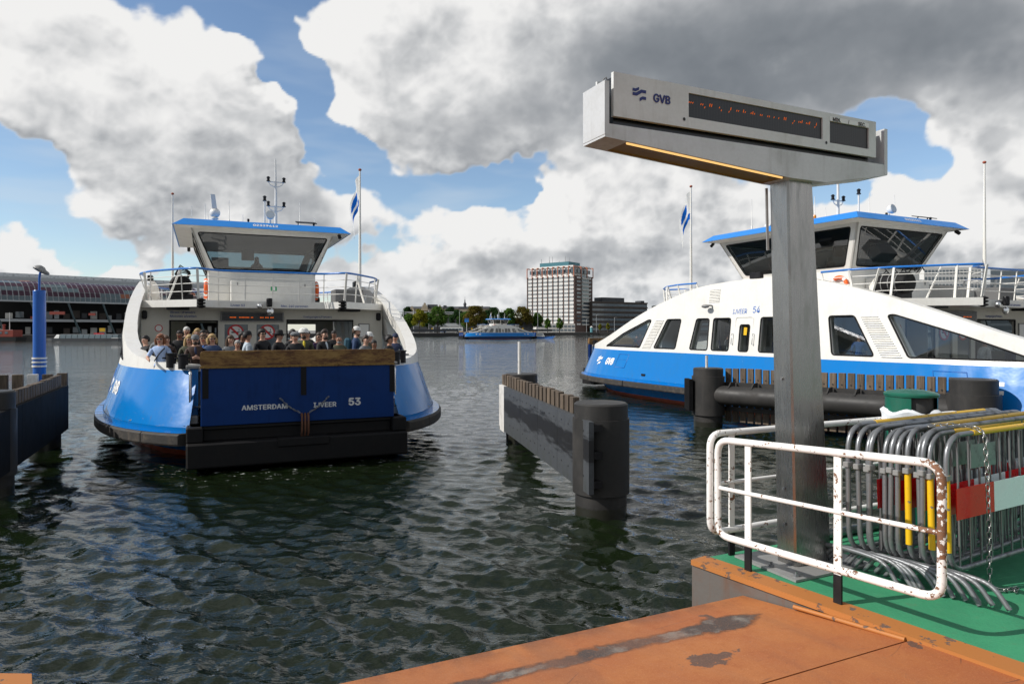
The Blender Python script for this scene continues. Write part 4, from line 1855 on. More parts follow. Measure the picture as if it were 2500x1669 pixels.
def _deck_green(t, b):
    P = coords(t)
    n1 = t.noise(P, 1.3, 6, .62)
    n2 = t.noise(P, 14, 5, .65)
    n3 = t.noise(P, 70, 3, .6)
    c = t.mix(t.ss(n1, .35, .7), (.040, .275, .130), (.030, .215, .105))
    c = t.mix(t.ss(n2, .55, .8, 0, .55), c, (.075, .165, .085))
    c = t.mix(t.ss(n3, .55, .8, 0, .25), c, (.015, .09, .045))
    sp = t.ss(t.noise(P, 5.5, 6, .7), .70, .76)
    c = t.mix(t.m('MULTIPLY', sp, .8), c, (.07, .06, .045))
    t.l.new(c, b.inputs['Base Color'])
    t.l.new(t.ss(n2, .2, .8, .55, .85), b.inputs['Roughness'])
    bump(t, b, t.m('ADD', n3, n2), .0025)


principled('deck_green', (.03, .28, .12), .7, build=_deck_green)


def _ramp(t, b):
    P = coords(t)
    n1 = t.noise(P, 1.1, 6, .6)
    n2 = t.noise(P, 9, 6, .65)
    n3 = t.noise(P, 80, 3, .6)
    c = t.mix(t.ss(n1, .3, .7), (.42, .150, .042), (.34, .100, .030))
    c = t.mix(t.ss(n2, .5, .8, 0, .6), c, (.30, .085, .025))
    c = t.mix(t.ss(n3, .5, .85, 0, .25), c, (.6, .26, .10))
    # worn places: the paint has gone and dull steel shows, ringed with brown
    sx = t.sep(P)
    wob = t.m('MULTIPLY', t.m('SUBTRACT', t.noise(t.v('MULTIPLY', P, (.6, 1.4, 1.0)), 1.5, 6, .62), .5), .16)
    dist = t.m('ABSOLUTE', t.m('ADD', t.m('ADD', sx[1], .365), wob))
    wid = t.m('MULTIPLY', t.ss(sx[0], -3.6, -.6, .012, .10, 'LINEAR'), t.ss(sx[0], -.16, -.42))
    wid = t.m('ADD', wid, t.ss(t.noise(P, 1.3, 4, .6), .45, .75, -.03, .05))
    e1 = t.m('SUBTRACT', wid, t.m('MULTIPLY_ADD', t.m('SUBTRACT', t.noise(P, 11, 5, .6), .5), .10, dist))
    k = t.ss(e1, 0.0, .012)
    ring = t.ss(e1, -.035, .004)
    blot = t.noise(t.v('ADD', P, (3.3, 1.7, 0)), 1.9, 5, .55)
    k2 = t.ss(blot, .70, .708)
    dx_ = t.v('LENGTH', t.v('MULTIPLY', t.v('ADD', P, (1.02, .76, 0)), (1.0, 2.2, 0)))
    k3 = t.ss(t.m('SUBTRACT', t.m('MULTIPLY', t.noise(P, 10, 5, .65), .56), dx_), .11, .125)
    k2 = t.m('MAXIMUM', k2, k3)
    steel = t.mix(t.ss(t.noise(P, 4.5, 5, .65), .48, .66), (.055, .045, .042), (.20, .19, .17))
    c = t.mix(t.m('MULTIPLY', ring, .8), c, (.085, .036, .018))
    c = t.mix(t.m('MULTIPLY', k, .92), c, steel)
    c = t.mix(t.m('MULTIPLY', k2, .9), c, (.085, .055, .045))
    # rust bleeding from the outer lip
    lipk = t.m('MULTIPLY', t.ss(sx[1], -.20, .0), t.ss(t.noise(t.v('MULTIPLY', P, (2, .8, 1)), 2.0, 5, .6), .35, .62))
    c = t.mix(t.m('MULTIPLY', lipk, .75), c, (.16, .055, .022))
    gr = t.ss(t.noise(P, .8, 5, .6), .50, .68, 0, .45)
    c = t.mix(gr, c, (.30, .11, .045))
    # wheel marks running up and down the ramp, grit
    tr = t.noise(t.v('MULTIPLY', P, (2.6, .30, 1)), 1.2, 4, .6)
    c = t.mix(t.ss(tr, .50, .72, 0, .35), c, (.20, .085, .045))
    gt = t.noise(P, 160, 2, .5)
    c = t.mix(t.ss(gt, .52, .75, 0, .30), c, (.62, .30, .14))
    # scratches
    sc = t.noise(t.v('MULTIPLY', t.v('ADD', P, t.v('SCALE', t.noisec(P, 1.0, 1), .8)), (1.5, 40, 1)), 1.0, 2, .5)
    c = t.mix(t.ss(sc, .69, .74, 0, .65), c, (.12, .05, .03))
    sc2 = t.noise(t.v('MULTIPLY', t.v('ADD', P, t.v('SCALE', t.noisec(P, .7, 1), 1.5)), (28, 2.0, 1)), 1.0, 3, .5)
    c = t.mix(t.ss(sc2, .70, .76, 0, .4), c, (.16, .075, .05))
    c = t.mix(t.ss(t.noise(P, 24, 5, .7), .60, .70, 0, .5), c, (.22, .085, .04))
    t.l.new(c, b.inputs['Base Color'])
    t.l.new(t.ss(n2, .2, .8, .5, .8), b.inputs['Roughness'])
    bump(t, b, t.m('ADD', t.m('MULTIPLY', n3, .5), n2), .0025)


principled('ramp_orange', (.46, .15, .04), .65, build=_ramp)
principled('kerb_orange', (.42, .15, .04), .7, build=chipped((.42, .155, .035), (.20, .07, .025), (.10, .10, .09), .60, 9.0, .6))
principled('pontoon_side', (.12, .10, .09), .7, build=worn((.125, .112, .10), (.14, .055, .022), 1.0, 2.5, True, (.55, .8), .004))


def _brushed(t, b):
    P = coords(t)
    g = t.noise(t.v('MULTIPLY', P, (140, 140, 3.0)), 1.0, 4, .6)
    n = t.noise(P, 2.2, 5, .6)
    st = t.noise(t.v('MULTIPLY', P, (6, 6, 1.2)), 2.5, 6, .65)
    sp = t.ss(t.noise(P, 42, 4, .7), .69, .74)
    c = t.mix(n, (.42, .41, .395), (.31, .30, .285))
    c = t.mix(t.ss(st, .52, .75, 0, .5), c, (.30, .285, .26))
    c = t.mix(t.m('MULTIPLY', sp, .6), c, (.62, .60, .56))
    t.l.new(c, b.inputs['Base Color'])
    t.l.new(t.m('ADD', t.ss(g, .2, .8, .20, .32), t.ss(st, .45, .8, 0, .20)), b.inputs['Roughness'])
    bump(t, b, g, .0006)


principled('brushed_steel', (.47, .47, .46), .33, 1.0, build=_brushed)
principled('sign_grey', (.52, .53, .53), .38, .15, build=worn((.60, .61, .61), (.24, .23, .20), .45, 3.0, True, (.3, .55)))
principled('sign_panel', (.60, .61, .60), .35, .0, build=worn((.70, .71, .695), (.34, .32, .27), .45, 2.6, True, (.28, .5)))
principled('bag_white', (.70, .73, .76), .5)
principled('bin_green', (.012, .17, .105), .4, build=worn((.006, .115, .072), (.02, .06, .04), .5, 6, False, (.3, .55)))


def poly_slab(name, pts, z0, z1, mats, kind='structure'):
    mb = MB()
    mb.cur = 0
    top = [mb.av((p[0], p[1], z1 if len(p) < 3 else p[2])) for p in pts]
    mb.face(top)
    bot = [mb.av((p[0], p[1], z0)) for p in pts]
    mb.cur = 1
    n = len(pts)
    for k in range(n):
        q = (bot[k], bot[(k + 1) % n], top[(k + 1) % n], top[k])
        mb.face([mb.dupv(i) for i in q])
    o = mb.build(name, mats, None, False)
    o['kind'] = kind
    return o


# green pontoon deck: front edge along VD, water edge along U
A0 = CORN
A1 = CORN + VD * 7.0
A2 = A1 + U * 12
A3 = CORN + U * 12
kw = .17
nrm = Vector((VD.y, -VD.x, 0)) * -1        # to the right of the front edge
poly_slab('pontoon', [A0.xy, A1.xy, A2.xy, A3.xy], -.3, ZD, [M_('deck_green'), M_('pontoon_side')])
# painted edge strip, 4 mm proud
e0, e1 = A0, A1
off = Vector((.8216, .57, 0)) * kw
mb = MB()
mb.hexa([e0 + Vector((-.012, -.012, -.035)), e1 + Vector((-.012, -.012, -.035)), e1 + off + UP * -.035, e0 + off * .8 + U * .03 + UP * -.035,
         e0 + Vector((-.012, -.012, .006)), e1 + Vector((-.012, -.012, .006)), e1 + off + UP * .006, e0 + off * .8 + U * .03 + UP * .006])
o = mb.build('pontoon_edging', M_('kerb_orange'))
tag(o, kind='structure')
# ramp flap, sloping down to the water side, in its own frame so that the wear runs along it
RO = Vector((1.73, 5.09, 0))


def ramp_part(name, pts, parent=None):
    """pts: (a along U, b along Wd, z) relative to the ramp corner"""
    ang = atan2(U.y, U.x)
    mb = MB()
    top = [mb.av(p) for p in pts]
    mb.face(top)
    bot = [mb.av((p[0], p[1], p[2] - .10)) for p in pts]
    mb.face(bot[::-1])
    n = len(pts)
    for k in range(n):
        mb.face([mb.dupv(i) for i in (bot[k], bot[(k + 1) % n], top[(k + 1) % n], top[k])])
    o = mb.build(name, M_('ramp_orange'), parent)
    if parent is None:
        o.location = RO
        o.rotation_euler = (0, 0, ang)
    return o


def ab(P):
    d = Vector((P[0] - RO.x, P[1] - RO.y, 0))
    return d.dot(U), d.dot(Wd)


def edge_at(b):
    """a coordinate where the pontoon edge crosses Wd offset b"""
    k = (RO - CORN).dot(VD)
    base = ab(CORN)
    dv = (VD.dot(U), VD.dot(Wd))
    tt = (b - base[1]) / dv[1]
    return base[0] + dv[0] * tt - .016


ramp = ramp_part('landing_ramp', [(-9, 0, 1.325), (-9, -1.15, 1.425), (edge_at(-1.15), -1.15, 1.425), (edge_at(0), 0, 1.325)][::-1])
tag(ramp, kind='structure')
rp = ramp_part('ramp_plate', [(-9, -1.176, 1.436), (-9, -6.5, 1.436), (edge_at(-6.5), -6.5, 1.436), (edge_at(-1.176), -1.176, 1.436)][::-1], ramp)
# weld seam between ramp and deck edge, hinge bead
mb = MB()
mb.tube([Vector((edge_at(-.42) - .01, -.42, 1.385)), Vector((edge_at(-1.15) - .01, -1.15, 1.432))], .016, 6)
mb.build('weld_bead', M_('kerb_orange'), ramp)
# corner of the neighbouring pontoon at the lower left
q = [Vector((-3.42, 4.30, 0)), Vector((-2.93, 4.53, 0)), Vector((-2.80, 4.28, 0)), Vector((-3.3, 4.0, 0))]
mb = MB()
mb.hexa([(-2.2, 3.0, .8), (-2.1, 3.1, .8), (-2.80, 3.98, .8), (-4.4, 4.02, .8), (-2.4, 2.9, 1.30), (-2.06, 2.95, 1.30), (-2.80, 3.98, 1.30), (-4.4, 4.02, 1.30)])
o = mb.build('pontoon', [M_('kerb_orange')])
o['kind'] = 'structure'


# ------------------------------------------------------------------ information sign
def make_sign():
    T = thing('information_sign', 'tall steel information sign with long dark display on a brushed post', 'sign', (0, 0, 0))
    Q = Vector((2.19, 5.27, 0))                   # front corner of the post at the deck
    S = lambda k, o, z: Vector((Q.x + U.x * k - Wd.x * o, Q.y + U.y * k - Wd.y * o, z))
    pb = MB()
    lean = -.085
    b0 = [S(0, 0, ZD + .02), S(.40, 0, ZD + .02), S(.40, -.19, ZD + .02), S(0, -.19, ZD + .02)]
    t0 = [S(lean, 0, 4.50), S(lean + .27, 0, 4.50), S(lean + .27, -.19, 4.50), S(lean, -.19, 4.50)]
    # rounded edges: chamfered octagonal section
    def sect(c, ch):
        out = []
        for i in range(4):
            p, a, b = c[i], c[i - 1], c[(i + 1) % 4]
            out.append(p + (a - p).normalized() * ch)
            out.append(p + (b - p).normalized() * ch)
        return out
    ra = [pb.av(p) for p in sect(b0, .014)]
    rb = [pb.av(p) for p in sect(t0, .014)]
    for i in range(8):
        pb.face((ra[i], ra[(i + 1) % 8], rb[(i + 1) % 8], rb[i]))
    post = pb.build('post', M_('brushed_steel'), T)
    sm = MB()
    for f in (.30, .56):
        c = [b0[i].lerp(t0[i], f) for i in range(4)]
    sm.bar(S(.06, .001, ZD + .25).lerp(S(.06, .001, ZD + .9), 0), S(-.02, .001, 3.0), .003, .02)
    mb = MB()
    mb.M = None
    bp = [S(-.22, .20, ZD + .003), S(.62, .20, ZD + .003), S(.62, -.42, ZD + .003), S(-.22, -.42, ZD + .003)]
    mb.hexa(bp + [p + UP * .017 for p in bp])
    base = mb.build('base_plate', M_('grey_steel'), T)
    for (k, o) in ((-.15, .14), (.2, .14), (.55, .14), (-.15, -.36), (.2, -.36), (.55, -.36), (-.15, -.1), (.55, -.1)):
        bm_ = MB()
        c = S(k, o, ZD + .02)
        bm_.lathe([(.022, 0), (.022, .016), (.010, .016), (.010, .035), (0, .035)], c, 6, False)
        bm_.build('bolt', M_('galvanised'), base)
    for z in (2.06, 2.92, 1.78):
        bm_ = MB()
        c = S(-.02 - .085 * (z - ZD) / 3.05 + .02, .004, z) - U * .0 + U * .02
        c2 = S(0, -.095, z) - U * (.085 * (z - ZD) / 3.05)
        bm_.tube([c2, c2 - U * .014], .012, 8)
        bm_.build('screw', M_('galvanised'), post)
    # cable strip on the far edge
    mb = MB()
    mb.bar(S(lean + .001, -.20, 3.93), S(lean - .014, -.20, 4.42), .016, .02)
    mb.build('cable_strip', M_('grey_steel'), T)
    # head: shallow V shaped trough
    fo, bo = .055, -.215
    mb = MB()
    prof = [(-1.777, 4.563), (-.12, 4.452), (.26, 4.452), (.977, 4.575), (.977, 4.660), (-1.777, 4.652)]
    fr = [mb.av(S(k, fo, z)) for k, z in prof]
    bk = [mb.av(S(k, bo, z)) for k, z in prof]
    mb.face(fr)
    mb.face(bk[::-1])
    # bottom faces: left one is open for the tube, so only frame strips there
    for i in (1, 2, 3, 5):
        j = (i + 1) % 6
        mb.face([mb.dupv(v) for v in (fr[j], fr[i], bk[i], bk[j])])
    def bl(f, o, dz=0.0):
        k = -1.777 + f * (1.657)
        return S(k, o, 4.563 - f * .111 + dz)
    w = .018
    for (f0, f1, o0, o1) in ((0, 1, fo, fo - w), (0, 1, bo + w, bo), (0, .11, fo - w, bo + w), (.985, 1, fo - w, bo + w)):
        mb.poly([bl(f1, o0), bl(f0, o0), bl(f0, o1), bl(f1, o1)])
    bm_fix(mb)
    head = mb.build('head_trough', M_('sign_grey'), T, False)
    # light box behind the diffuser
    mb = MB()
    mb.poly([bl(.985, fo - w, .008), bl(.11, fo - w, .008), bl(.11, bo + w, .008), bl(.985, bo + w, .008)])
    for o in (fo - w, bo + w):
        mb.poly([bl(.11, o), bl(.985, o), bl(.985, o, .008), bl(.11, o, .008)])
    for f in (.11, .985):
        mb.poly([bl(f, fo - w), bl(f, bo + w), bl(f, bo + w, .008), bl(f, fo - w, .008)])
    mb.build('light_box', M_('lamp_lining'), head)
    mb = MB()
    mb.tube([bl(.12, fo - .040, .002), bl(.975, fo - .040, .002)], .009, 8)
    mb.build('lamp_tube', M_('lamp_tube'), head)
    # end caps
    for (k0, k1, zt) in ((-1.777, -1.745, 4.93), (.945, .977, 4.955)):
        mb = MB()
        mb.hexa([S(k0 - .003, fo + .002, 4.58), S(k1 + (.003 if k0 > 0 else 0), fo + .002, 4.58), S(k1 + (.003 if k0 > 0 else 0), bo, 4.58), S(k0 - .003, bo, 4.58), S(k0 - .003, fo + .002, zt), S(k1 + (.003 if k0 > 0 else 0), fo + .002, zt), S(k1 + (.003 if k0 > 0 else 0), bo, zt), S(k0 - .003, bo, zt)])
        mb.build('end_cap', M_('sign_grey'), T)
    # display box standing in the trough
    mb = MB()
    fo2 = .040
    x0, x1, z0, z1 = -1.70, .862, 4.712, 5.005
    mb.hexa([S(x0 + .03, fo2 - .05, 4.62), S(x1 - .03, fo2 - .05, 4.62), S(x1 - .03, bo + .06, 4.62), S(x0 + .03, bo + .06, 4.62), S(x0 + .03, fo2 - .05, z1 - .01), S(x1 - .03, fo2 - .05, z1 - .01), S(x1 - .03, bo + .06, z1 - .01), S(x0 + .03, bo + .06, z1 - .01)])
    mb.build('display_case', M_('display_black'), T)
    Lk = x1 - x0
    def PM(u, v, off):
        return S(x0 + u, fo2 - off, z0 + v)
    hh = z1 - z0
    sc1 = [(.655, .022), (2.09, .022), (2.09, .215), (.655, .215)]
    sc2 = [(2.17, .045), (2.535, .045), (2.535, .205), (2.17, .205)]
    # vertical extents follow the photograph: first screen lower, second higher
    sc1 = [(.625, .075), (1.945, .075), (1.945, .245), (.625, .245)]
    sc2 = [(2.025, .060), (2.475, .060), (2.475, .232), (2.025, .232)]
    mb = MB()
    panel(mb, [(0, 0), (Lk, 0), (Lk, hh), (0, hh)], [sc1, sc2], PM, .028)
    PN = mb.build('front_panel', M_('sign_panel'), T, True)
    mb = MB()
    panel(mb, [(0, 0), (Lk, 0), (Lk, hh), (0, hh)], [], lambda u, v, off: S(x0 + u, bo + .035 + off, z0 + v), .02)
    mb.build('back_panel', M_('sign_panel'), T, True)
    for sc in (sc1, sc2):
        mb = MB()
        mb.poly([PM(a, b, .012) for a, b in sc])
        SC = mb.build('display_screen', M_('led_screen'), PN)
        if sc is sc1:
            # running text caught half way through its refresh: short slanted strokes
            led = MB()
            r = random.Random(12)
            u = .632
            while u < 1.91:
                n = r.choice((1, 2, 2, 3))
                for i in range(n):
                    uu = u + i * .017
                    vv = .178 - .018 * (r.random() < .18)
                    hgt = .012 if r.random() > .25 else .022
                    led.poly([PM(uu, vv, .0105), PM(uu + .0045, vv, .0105), PM(uu + .0105, vv + hgt, .0105), PM(uu + .006, vv + hgt, .0105)])
                u += n * .017 + r.choice((.03, .04, .055))
            led.build('led_text', M_('led_orange'), SC)
    mb = MB()
    mb.poly([PM(a, b, -.0015) for a, b in ((2.025, .232), (2.475, .232), (2.475, .268), (2.025, .268))])
    mb.build('sticker', M_('white_letters'), PN)
    lettering('lettering', 'MIN.', .056, lambda x, y: PM(2.10 + x, .249 + y, -.003), M_('black_letters'), PN, .03)
    lettering('lettering', '/', .056, lambda x, y: PM(2.235 + x, .249 + y, -.003), M_('black_letters'), PN, .01)
    lettering('lettering', 'SEC.', .056, lambda x, y: PM(2.39 + x, .249 + y, -.003), M_('black_letters'), PN, .03)
    emblem('emblem', .096, lambda x, y: PM(.150 + x, .172 + y, -.003), M_('logo_blue'), PN)
    lettering('lettering', 'GVB', .105, lambda x, y: PM(.392 + x, .166 + y, -.003), M_('logo_blue'), PN, .04, sx=.95)
    for (u, v) in ((.585, .055), (1.985, .055)):
        mb = MB()
        disc(mb, lambda x, y: PM(u + x, v + y, -.002), .012, 12)
        mb.build('panel_lock', M_('black_letters'), PN)
    mb = MB()
    p0 = S(x0 - .03, -.05, 4.93)
    mb.tube([p0, p0 + UP * .05 + U * .01, p0 + UP * .065 + U * .03, p0 + UP * .03 + U * .05], .005, 5)
    mb.build('cable', M_('grey_steel'), T)
    return T


def _ledscreen(t, b):
    P = coords(t)
    w = t.new('ShaderNodeTexVoronoi', feature='F1')
    t.put(w.inputs['Scale'], 90.0)
    t.put(w.inputs['Randomness'], 0.0)
    t.put(w.inputs['Vector'], P)
    c = t.mix(t.ss(w.outputs['Distance'], .2, .5), (.035, .033, .03), (.012, .012, .012))
    t.l.new(c, b.inputs['Base Color'])


principled('led_screen', (.02, .02, .02), .3, build=_ledscreen)
principled('logo_blue', (.008, .018, .16), .4)
principled('lamp_lining', (.24, .16, .05), .3)
make_sign()


# ------------------------------------------------------------------ white tubular railings
def railing(label, p0, p1, posts, za=(1.685, 2.09, 2.485), zc=None, rad=.027):
    """rounded frame of tube on flat posts; za and zc: heights of the rails at either end"""
    zc = zc or za
    T = thing('railing', label, 'railing', (0, 0, 0), 0, 'white railings on the landing stage')
    p0 = Vector(p0)
    p1 = Vector(p1)
    d = (p1 - p0).normalized()
    mb = MB()
    c = [p0 + UP * za[0], p1 + UP * zc[0], p1 + UP * zc[2], p0 + UP * za[2]]
    mb.tube(round_path(c, .115, 6, True), rad, 12, True)
    mb.build('frame_tube', M_('white_rail_paint'), T)
    mb = MB()
    mb.tube([p0 + UP * za[1], p1 + UP * zc[1]], .017, 8)
    mb.build('mid_rail', M_('white_rail_paint'), T)
    for f in posts:
        p = p0.lerp(p1, f)
        zt = za[2] + (zc[2] - za[2]) * f
        mb = MB()
        mb.bar(p + UP * (ZD + .19), p + UP * (zt - .02), .014, .054, d)
        P = mb.build('post', M_('white_rail_paint'), T)
        mb = MB()
        mb.bar(p + UP * (ZD + .003), p + UP * (ZD + .20), .018, .058, d)
        mb.build('post_foot', M_('black_steel'), P)
    return T


railing('chipped white tube railing in front of the sign post, its right end rusty', (1.655, 5.49, 0), (2.55, 4.05, 0), (.175, .61), (1.655, 2.035, 2.42), (1.70, 2.095, 2.505))
railing('white tube railing along the water behind the sign post', (1.60, 5.52, 0), (4.55, 6.93, 0), (.07, .37, .70), (1.66, 2.05, 2.46))
mb = MB()
pp = Vector((2.66, 6.02, 2.48))
r = random.Random(2)
pts = [pp + Vector((r.uniform(-.05, .05), r.uniform(-.03, .03), -.02 * k + .045 * sin(k * 2.1))) for k in range(14)]
mb.tube(round_path(pts, .03, 3), .006, 5)
o = mb.build('rope', principled('rope_blue', (.01, .06, .35), .7))
tag(o, 'blue rope tied round the white railing at the water', 'rope')


# ------------------------------------------------------------------ stacked crowd barriers
def make_barrier(yellow, panel_kind, L=2.3):
    """crowd barrier standing along +x from its near end at the origin"""
    root = link('crowd_barrier', None)
    ht = 1.11
    zb = .16
    steel = M_('galvanised')
    mb = MB()
    c = [(0, 0, zb), (L, 0, zb), (L, 0, ht), (0, 0, ht)]
    path = round_path([Vector(p) for p in c], .20, 7, True)
    mb.tube(path, .0185, 10, True)
    mb.build('frame_tube', steel, root)
    if yellow:
        mb = MB()
        mb.tube([(.34, 0, ht), (L - .34, 0, ht)], .022, 10)
        mb.build('painted_rail', M_('yellow_paint'), root)
    if yellow == 1:
        mb = MB()
        mb.tube([(0, 0, .30), (0, 0, .84)], .022, 10)
        mb.build('painted_post', M_('yellow_paint'), root)
    n = 16
    for k in range(1, n):
        x = L * k / n
        mb = MB()
        mb.tube([(x, 0, zb), (x, 0, ht)], .0085, 6)
        mb.build('bar', steel, root)
    for x in (.0, L):
        s = 1 if x == 0 else -1
        mb = MB()
        yy = .30
        mb.tube(round_path([(x + s * .03, -yy - .06, .012), (x + s * .03, -yy + .04, .15), (x + s * .03, -.10, zb + .005), (x + s * .03, .10, zb + .005), (x + s * .03, yy - .04, .15), (x + s * .03, yy + .06, .012)], .11, 5), .017, 8)
        mb.build('foot', steel, root)
        mb = MB()
        mb.box((x - .035, -.022, .80), (x + .035, .022, .84), .004)
        mb.build('coupling', M_('grey_steel'), root)
    if panel_kind:
        z0, z1 = .52, .74
        x0 = .06
        w = .5
        for k in range(4):
            mb = MB()
            mb.box((x0 + k * w + .002, -.032, z0), (x0 + (k + 1) * w - .002, -.026, z1))
            mb.build('reflector_panel', M_('red_reflector') if k % 2 == 0 else M_('white_reflector'), root)
        mb = MB()
        mb.box((.28, -.020, .86), (.62, -.014, 1.03))
        mb.build('name_plate', M_('galvanised'), root)
    return root


BAR_DIR = Vector((.86, .51, 0)).normalized()
bar_ang = atan2(BAR_DIR.y, BAR_DIR.x)
protos = {}


def copy_tree(o, parent=None):
    c = copy_obj(o, parent)
    for ch in [q for q in bpy.data.objects if q.parent == o]:
        copy_tree(ch, c)
    return c


# near ends of the stacked barriers on the deck, from the water towards the camera
stack = [
    # x, y, yellow, panel, label
    (2.594, 5.210, 2, 0, 'crowd barrier with yellow top rail, farthest of the stack, by the bin'),
    (2.655, 5.153, 0, 0, 'bare grey crowd barrier, second of the stack from the water'),
    (2.705, 5.100, 0, 1, 'grey crowd barrier with a mostly hidden red panel, third from the water'),
    (2.783, 5.051, 0, 0, 'bare grey crowd barrier, fourth of the stack from the water'),
    (2.836, 4.978, 0, 0, 'bare grey crowd barrier in the middle of the stack'),
    (2.888, 4.921, 1, 1, 'yellow crowd barrier with red panel, fourth from the front of the stack'),
    (2.937, 4.858, 0, 0, 'grey crowd barrier just behind the two front yellow ones'),
    (2.996, 4.819, 1, 1, 'yellow-railed crowd barrier with red and white panels, second from the front'),
    (3.068, 4.757, 1, 1, 'frontmost yellow-railed crowd barrier with red and white reflector panels and chain'),
    (2.690, 5.125, 0, 0, 'bare grey crowd barrier squeezed in third from the far end'),
    (2.800, 5.020, 0, 1, 'grey crowd barrier squeezed in before the middle, red panel hidden'),
    (2.950, 4.875, 2, 0, 'yellow-topped crowd barrier squeezed in third from the front'),
]
for (x, y, yl, pk, lab) in stack:
    key = (yl, pk)
    if key not in protos:
        protos[key] = make_barrier(yl, pk)
        b_ = protos[key]
    else:
        b_ = copy_tree(protos[key])
    b_.location = (x - .02, y, ZD)
    b_.rotation_euler = (random.uniform(-.035, .035), 0, bar_ang + random.uniform(-.03, .03))
    b_.scale = (1, 1, random.uniform(.985, 1.02))
    tag(b_, lab, 'barrier', 'crowd barriers stacked on the pontoon')

# chain hanging over the front barriers
mb = MB()
path = []
top = Vector((3.36, 4.98, ZD + 1.145))
a = Vector((3.06, 5.02, ZD + 1.145))
pts = [a, a + Vector((.15, -.03, .015)), top, Vector((3.37, 4.87, ZD + 1.12)), Vector((3.375, 4.85, ZD + .85)), Vector((3.38, 4.84, ZD + .5)), Vector((3.38, 4.835, ZD + .2)), Vector((3.38, 4.83, ZD + .03)), Vector((3.46, 4.80, ZD + .02)), Vector((3.60, 4.86, ZD + .02)), Vector((3.52, 4.78, ZD + .02))]
P = round_path(pts, .05, 4)
ln = []
d = 0
step = .042
acc = [0]
for k in range(1, len(P)):
    acc.append(acc[-1] + (P[k] - P[k - 1]).length)
n = int(acc[-1] / step)
T = thing('chain', 'galvanised link chain looped over the front barriers', 'chain', (0, 0, 0))
lk = None
for i in range(n):
    s = (i + .5) * step
    k = max(j for j in range(len(acc)) if acc[j] <= s)
    k = min(k, len(P) - 2)
    f = (s - acc[k]) / max(1e-6, acc[k + 1] - acc[k])
    p = P[k].lerp(P[k + 1], f)
    d = (P[k + 1] - P[k]).normalized()
    if lk is None:
        mb = MB()
        h, w, rr = .019, .013, .0042
        mb.tube([(-h, -w, 0), (-h - .008, 0, 0), (-h, w, 0), (h, w, 0), (h + .008, 0, 0), (h, -w, 0)], rr, 6, True)
        lk = mb.build('link', M_('chrome_dull'), T) if 'chrome_dull' in MATS else mb.build('link', principled('chrome_dull', (.36, .36, .35), .35, .9), T)
        o = lk
    else:
        o = copy_obj(lk, T)
    o.location = p
    o.rotation_mode = 'QUATERNION'
    qv = d.to_track_quat('X', 'Z')
    from mathutils import Quaternion
    o.rotation_quaternion = qv @ Quaternion((1, 0, 0), (pi / 2 if i % 2 else 0) + .4)

# loose tube lying behind the barriers
mb = MB()
mb.tube([(2.74, 6.02, ZD + .04), (4.6, 6.95, ZD + .04)], .04, 12, caps=False)
mb.tube([(2.74, 6.02, ZD + .04), (4.6, 6.95, ZD + .04)], .034, 12, caps=False)
o = mb.build('pipe', M_('galvanised'))
tag(o, 'loose grey steel pipe lying on the deck behind the barriers', 'pipe')


# ------------------------------------------------------------------ litter bin
def make_bin():
    c = Vector((3.70, 6.33, ZD))
    T = thing('litter_bin', 'dark green round litter bin lined with a white bag', 'bin', c)
    r = .215
    T.scale = (1, 1, 1.16)
    mb = MB()
    mb.lathe([(0, 0.0), (r, 0), (r, .87)], (0, 0, 0), 28)
    mb.build('body', M_('bin_green'), T)
    mb = MB()
    mb.lathe([(r * 1.0, .82), (r * 1.10, .815), (r * 1.16, .85), (r * 1.12, .90), (r * 1.17, .94), (r * 1.02, .962)], (0, 0, 0), 40)
    for i, p in enumerate(mb.v):
        a = atan2(p.y, p.x)
        k = 1 + .035 * sin(a * 7 + p.z * 20) + .03 * sin(a * 13 + 1.3)
        p.x *= k
        p.y *= k
        p.z += .018 * sin(a * 5)
    mb.build('bag', M_('bag_white'), T)
    mb = MB()
    a0 = radians(-60)
    mb.lathe([(r, .90), (r, 1.075)], (0, 0, 0), 26, True, radians(-48), radians(240))
    mb.build('hood', M_('bin_green'), T)
    mb = MB()
    mb.lathe([(r * .85, .90), (r * .85, 1.075)], (0, 0, 0), 24)
    mb.build('opening', M_('dark_interior'), T)
    mb = MB()
    mb.lathe([(r * .9, 1.065), (r * 1.05, 1.07), (r * 1.06, 1.088), (r * .98, 1.10), (r * .5, 1.118), (0, 1.122)], (0, 0, 0), 32)
    mb.build('lid', M_('bin_green'), T)


make_bin()

# ------------------------------------------------------------------ piles and fender walls
principled('pile_steel', (.055, .053, .05), .6, spec=.3, build=worn((.028, .027, .026), (.062, .056, .05), .7, 1.2, True, (.45, .75), .002))
principled('pile_wet', (.02, .02, .014), .35)


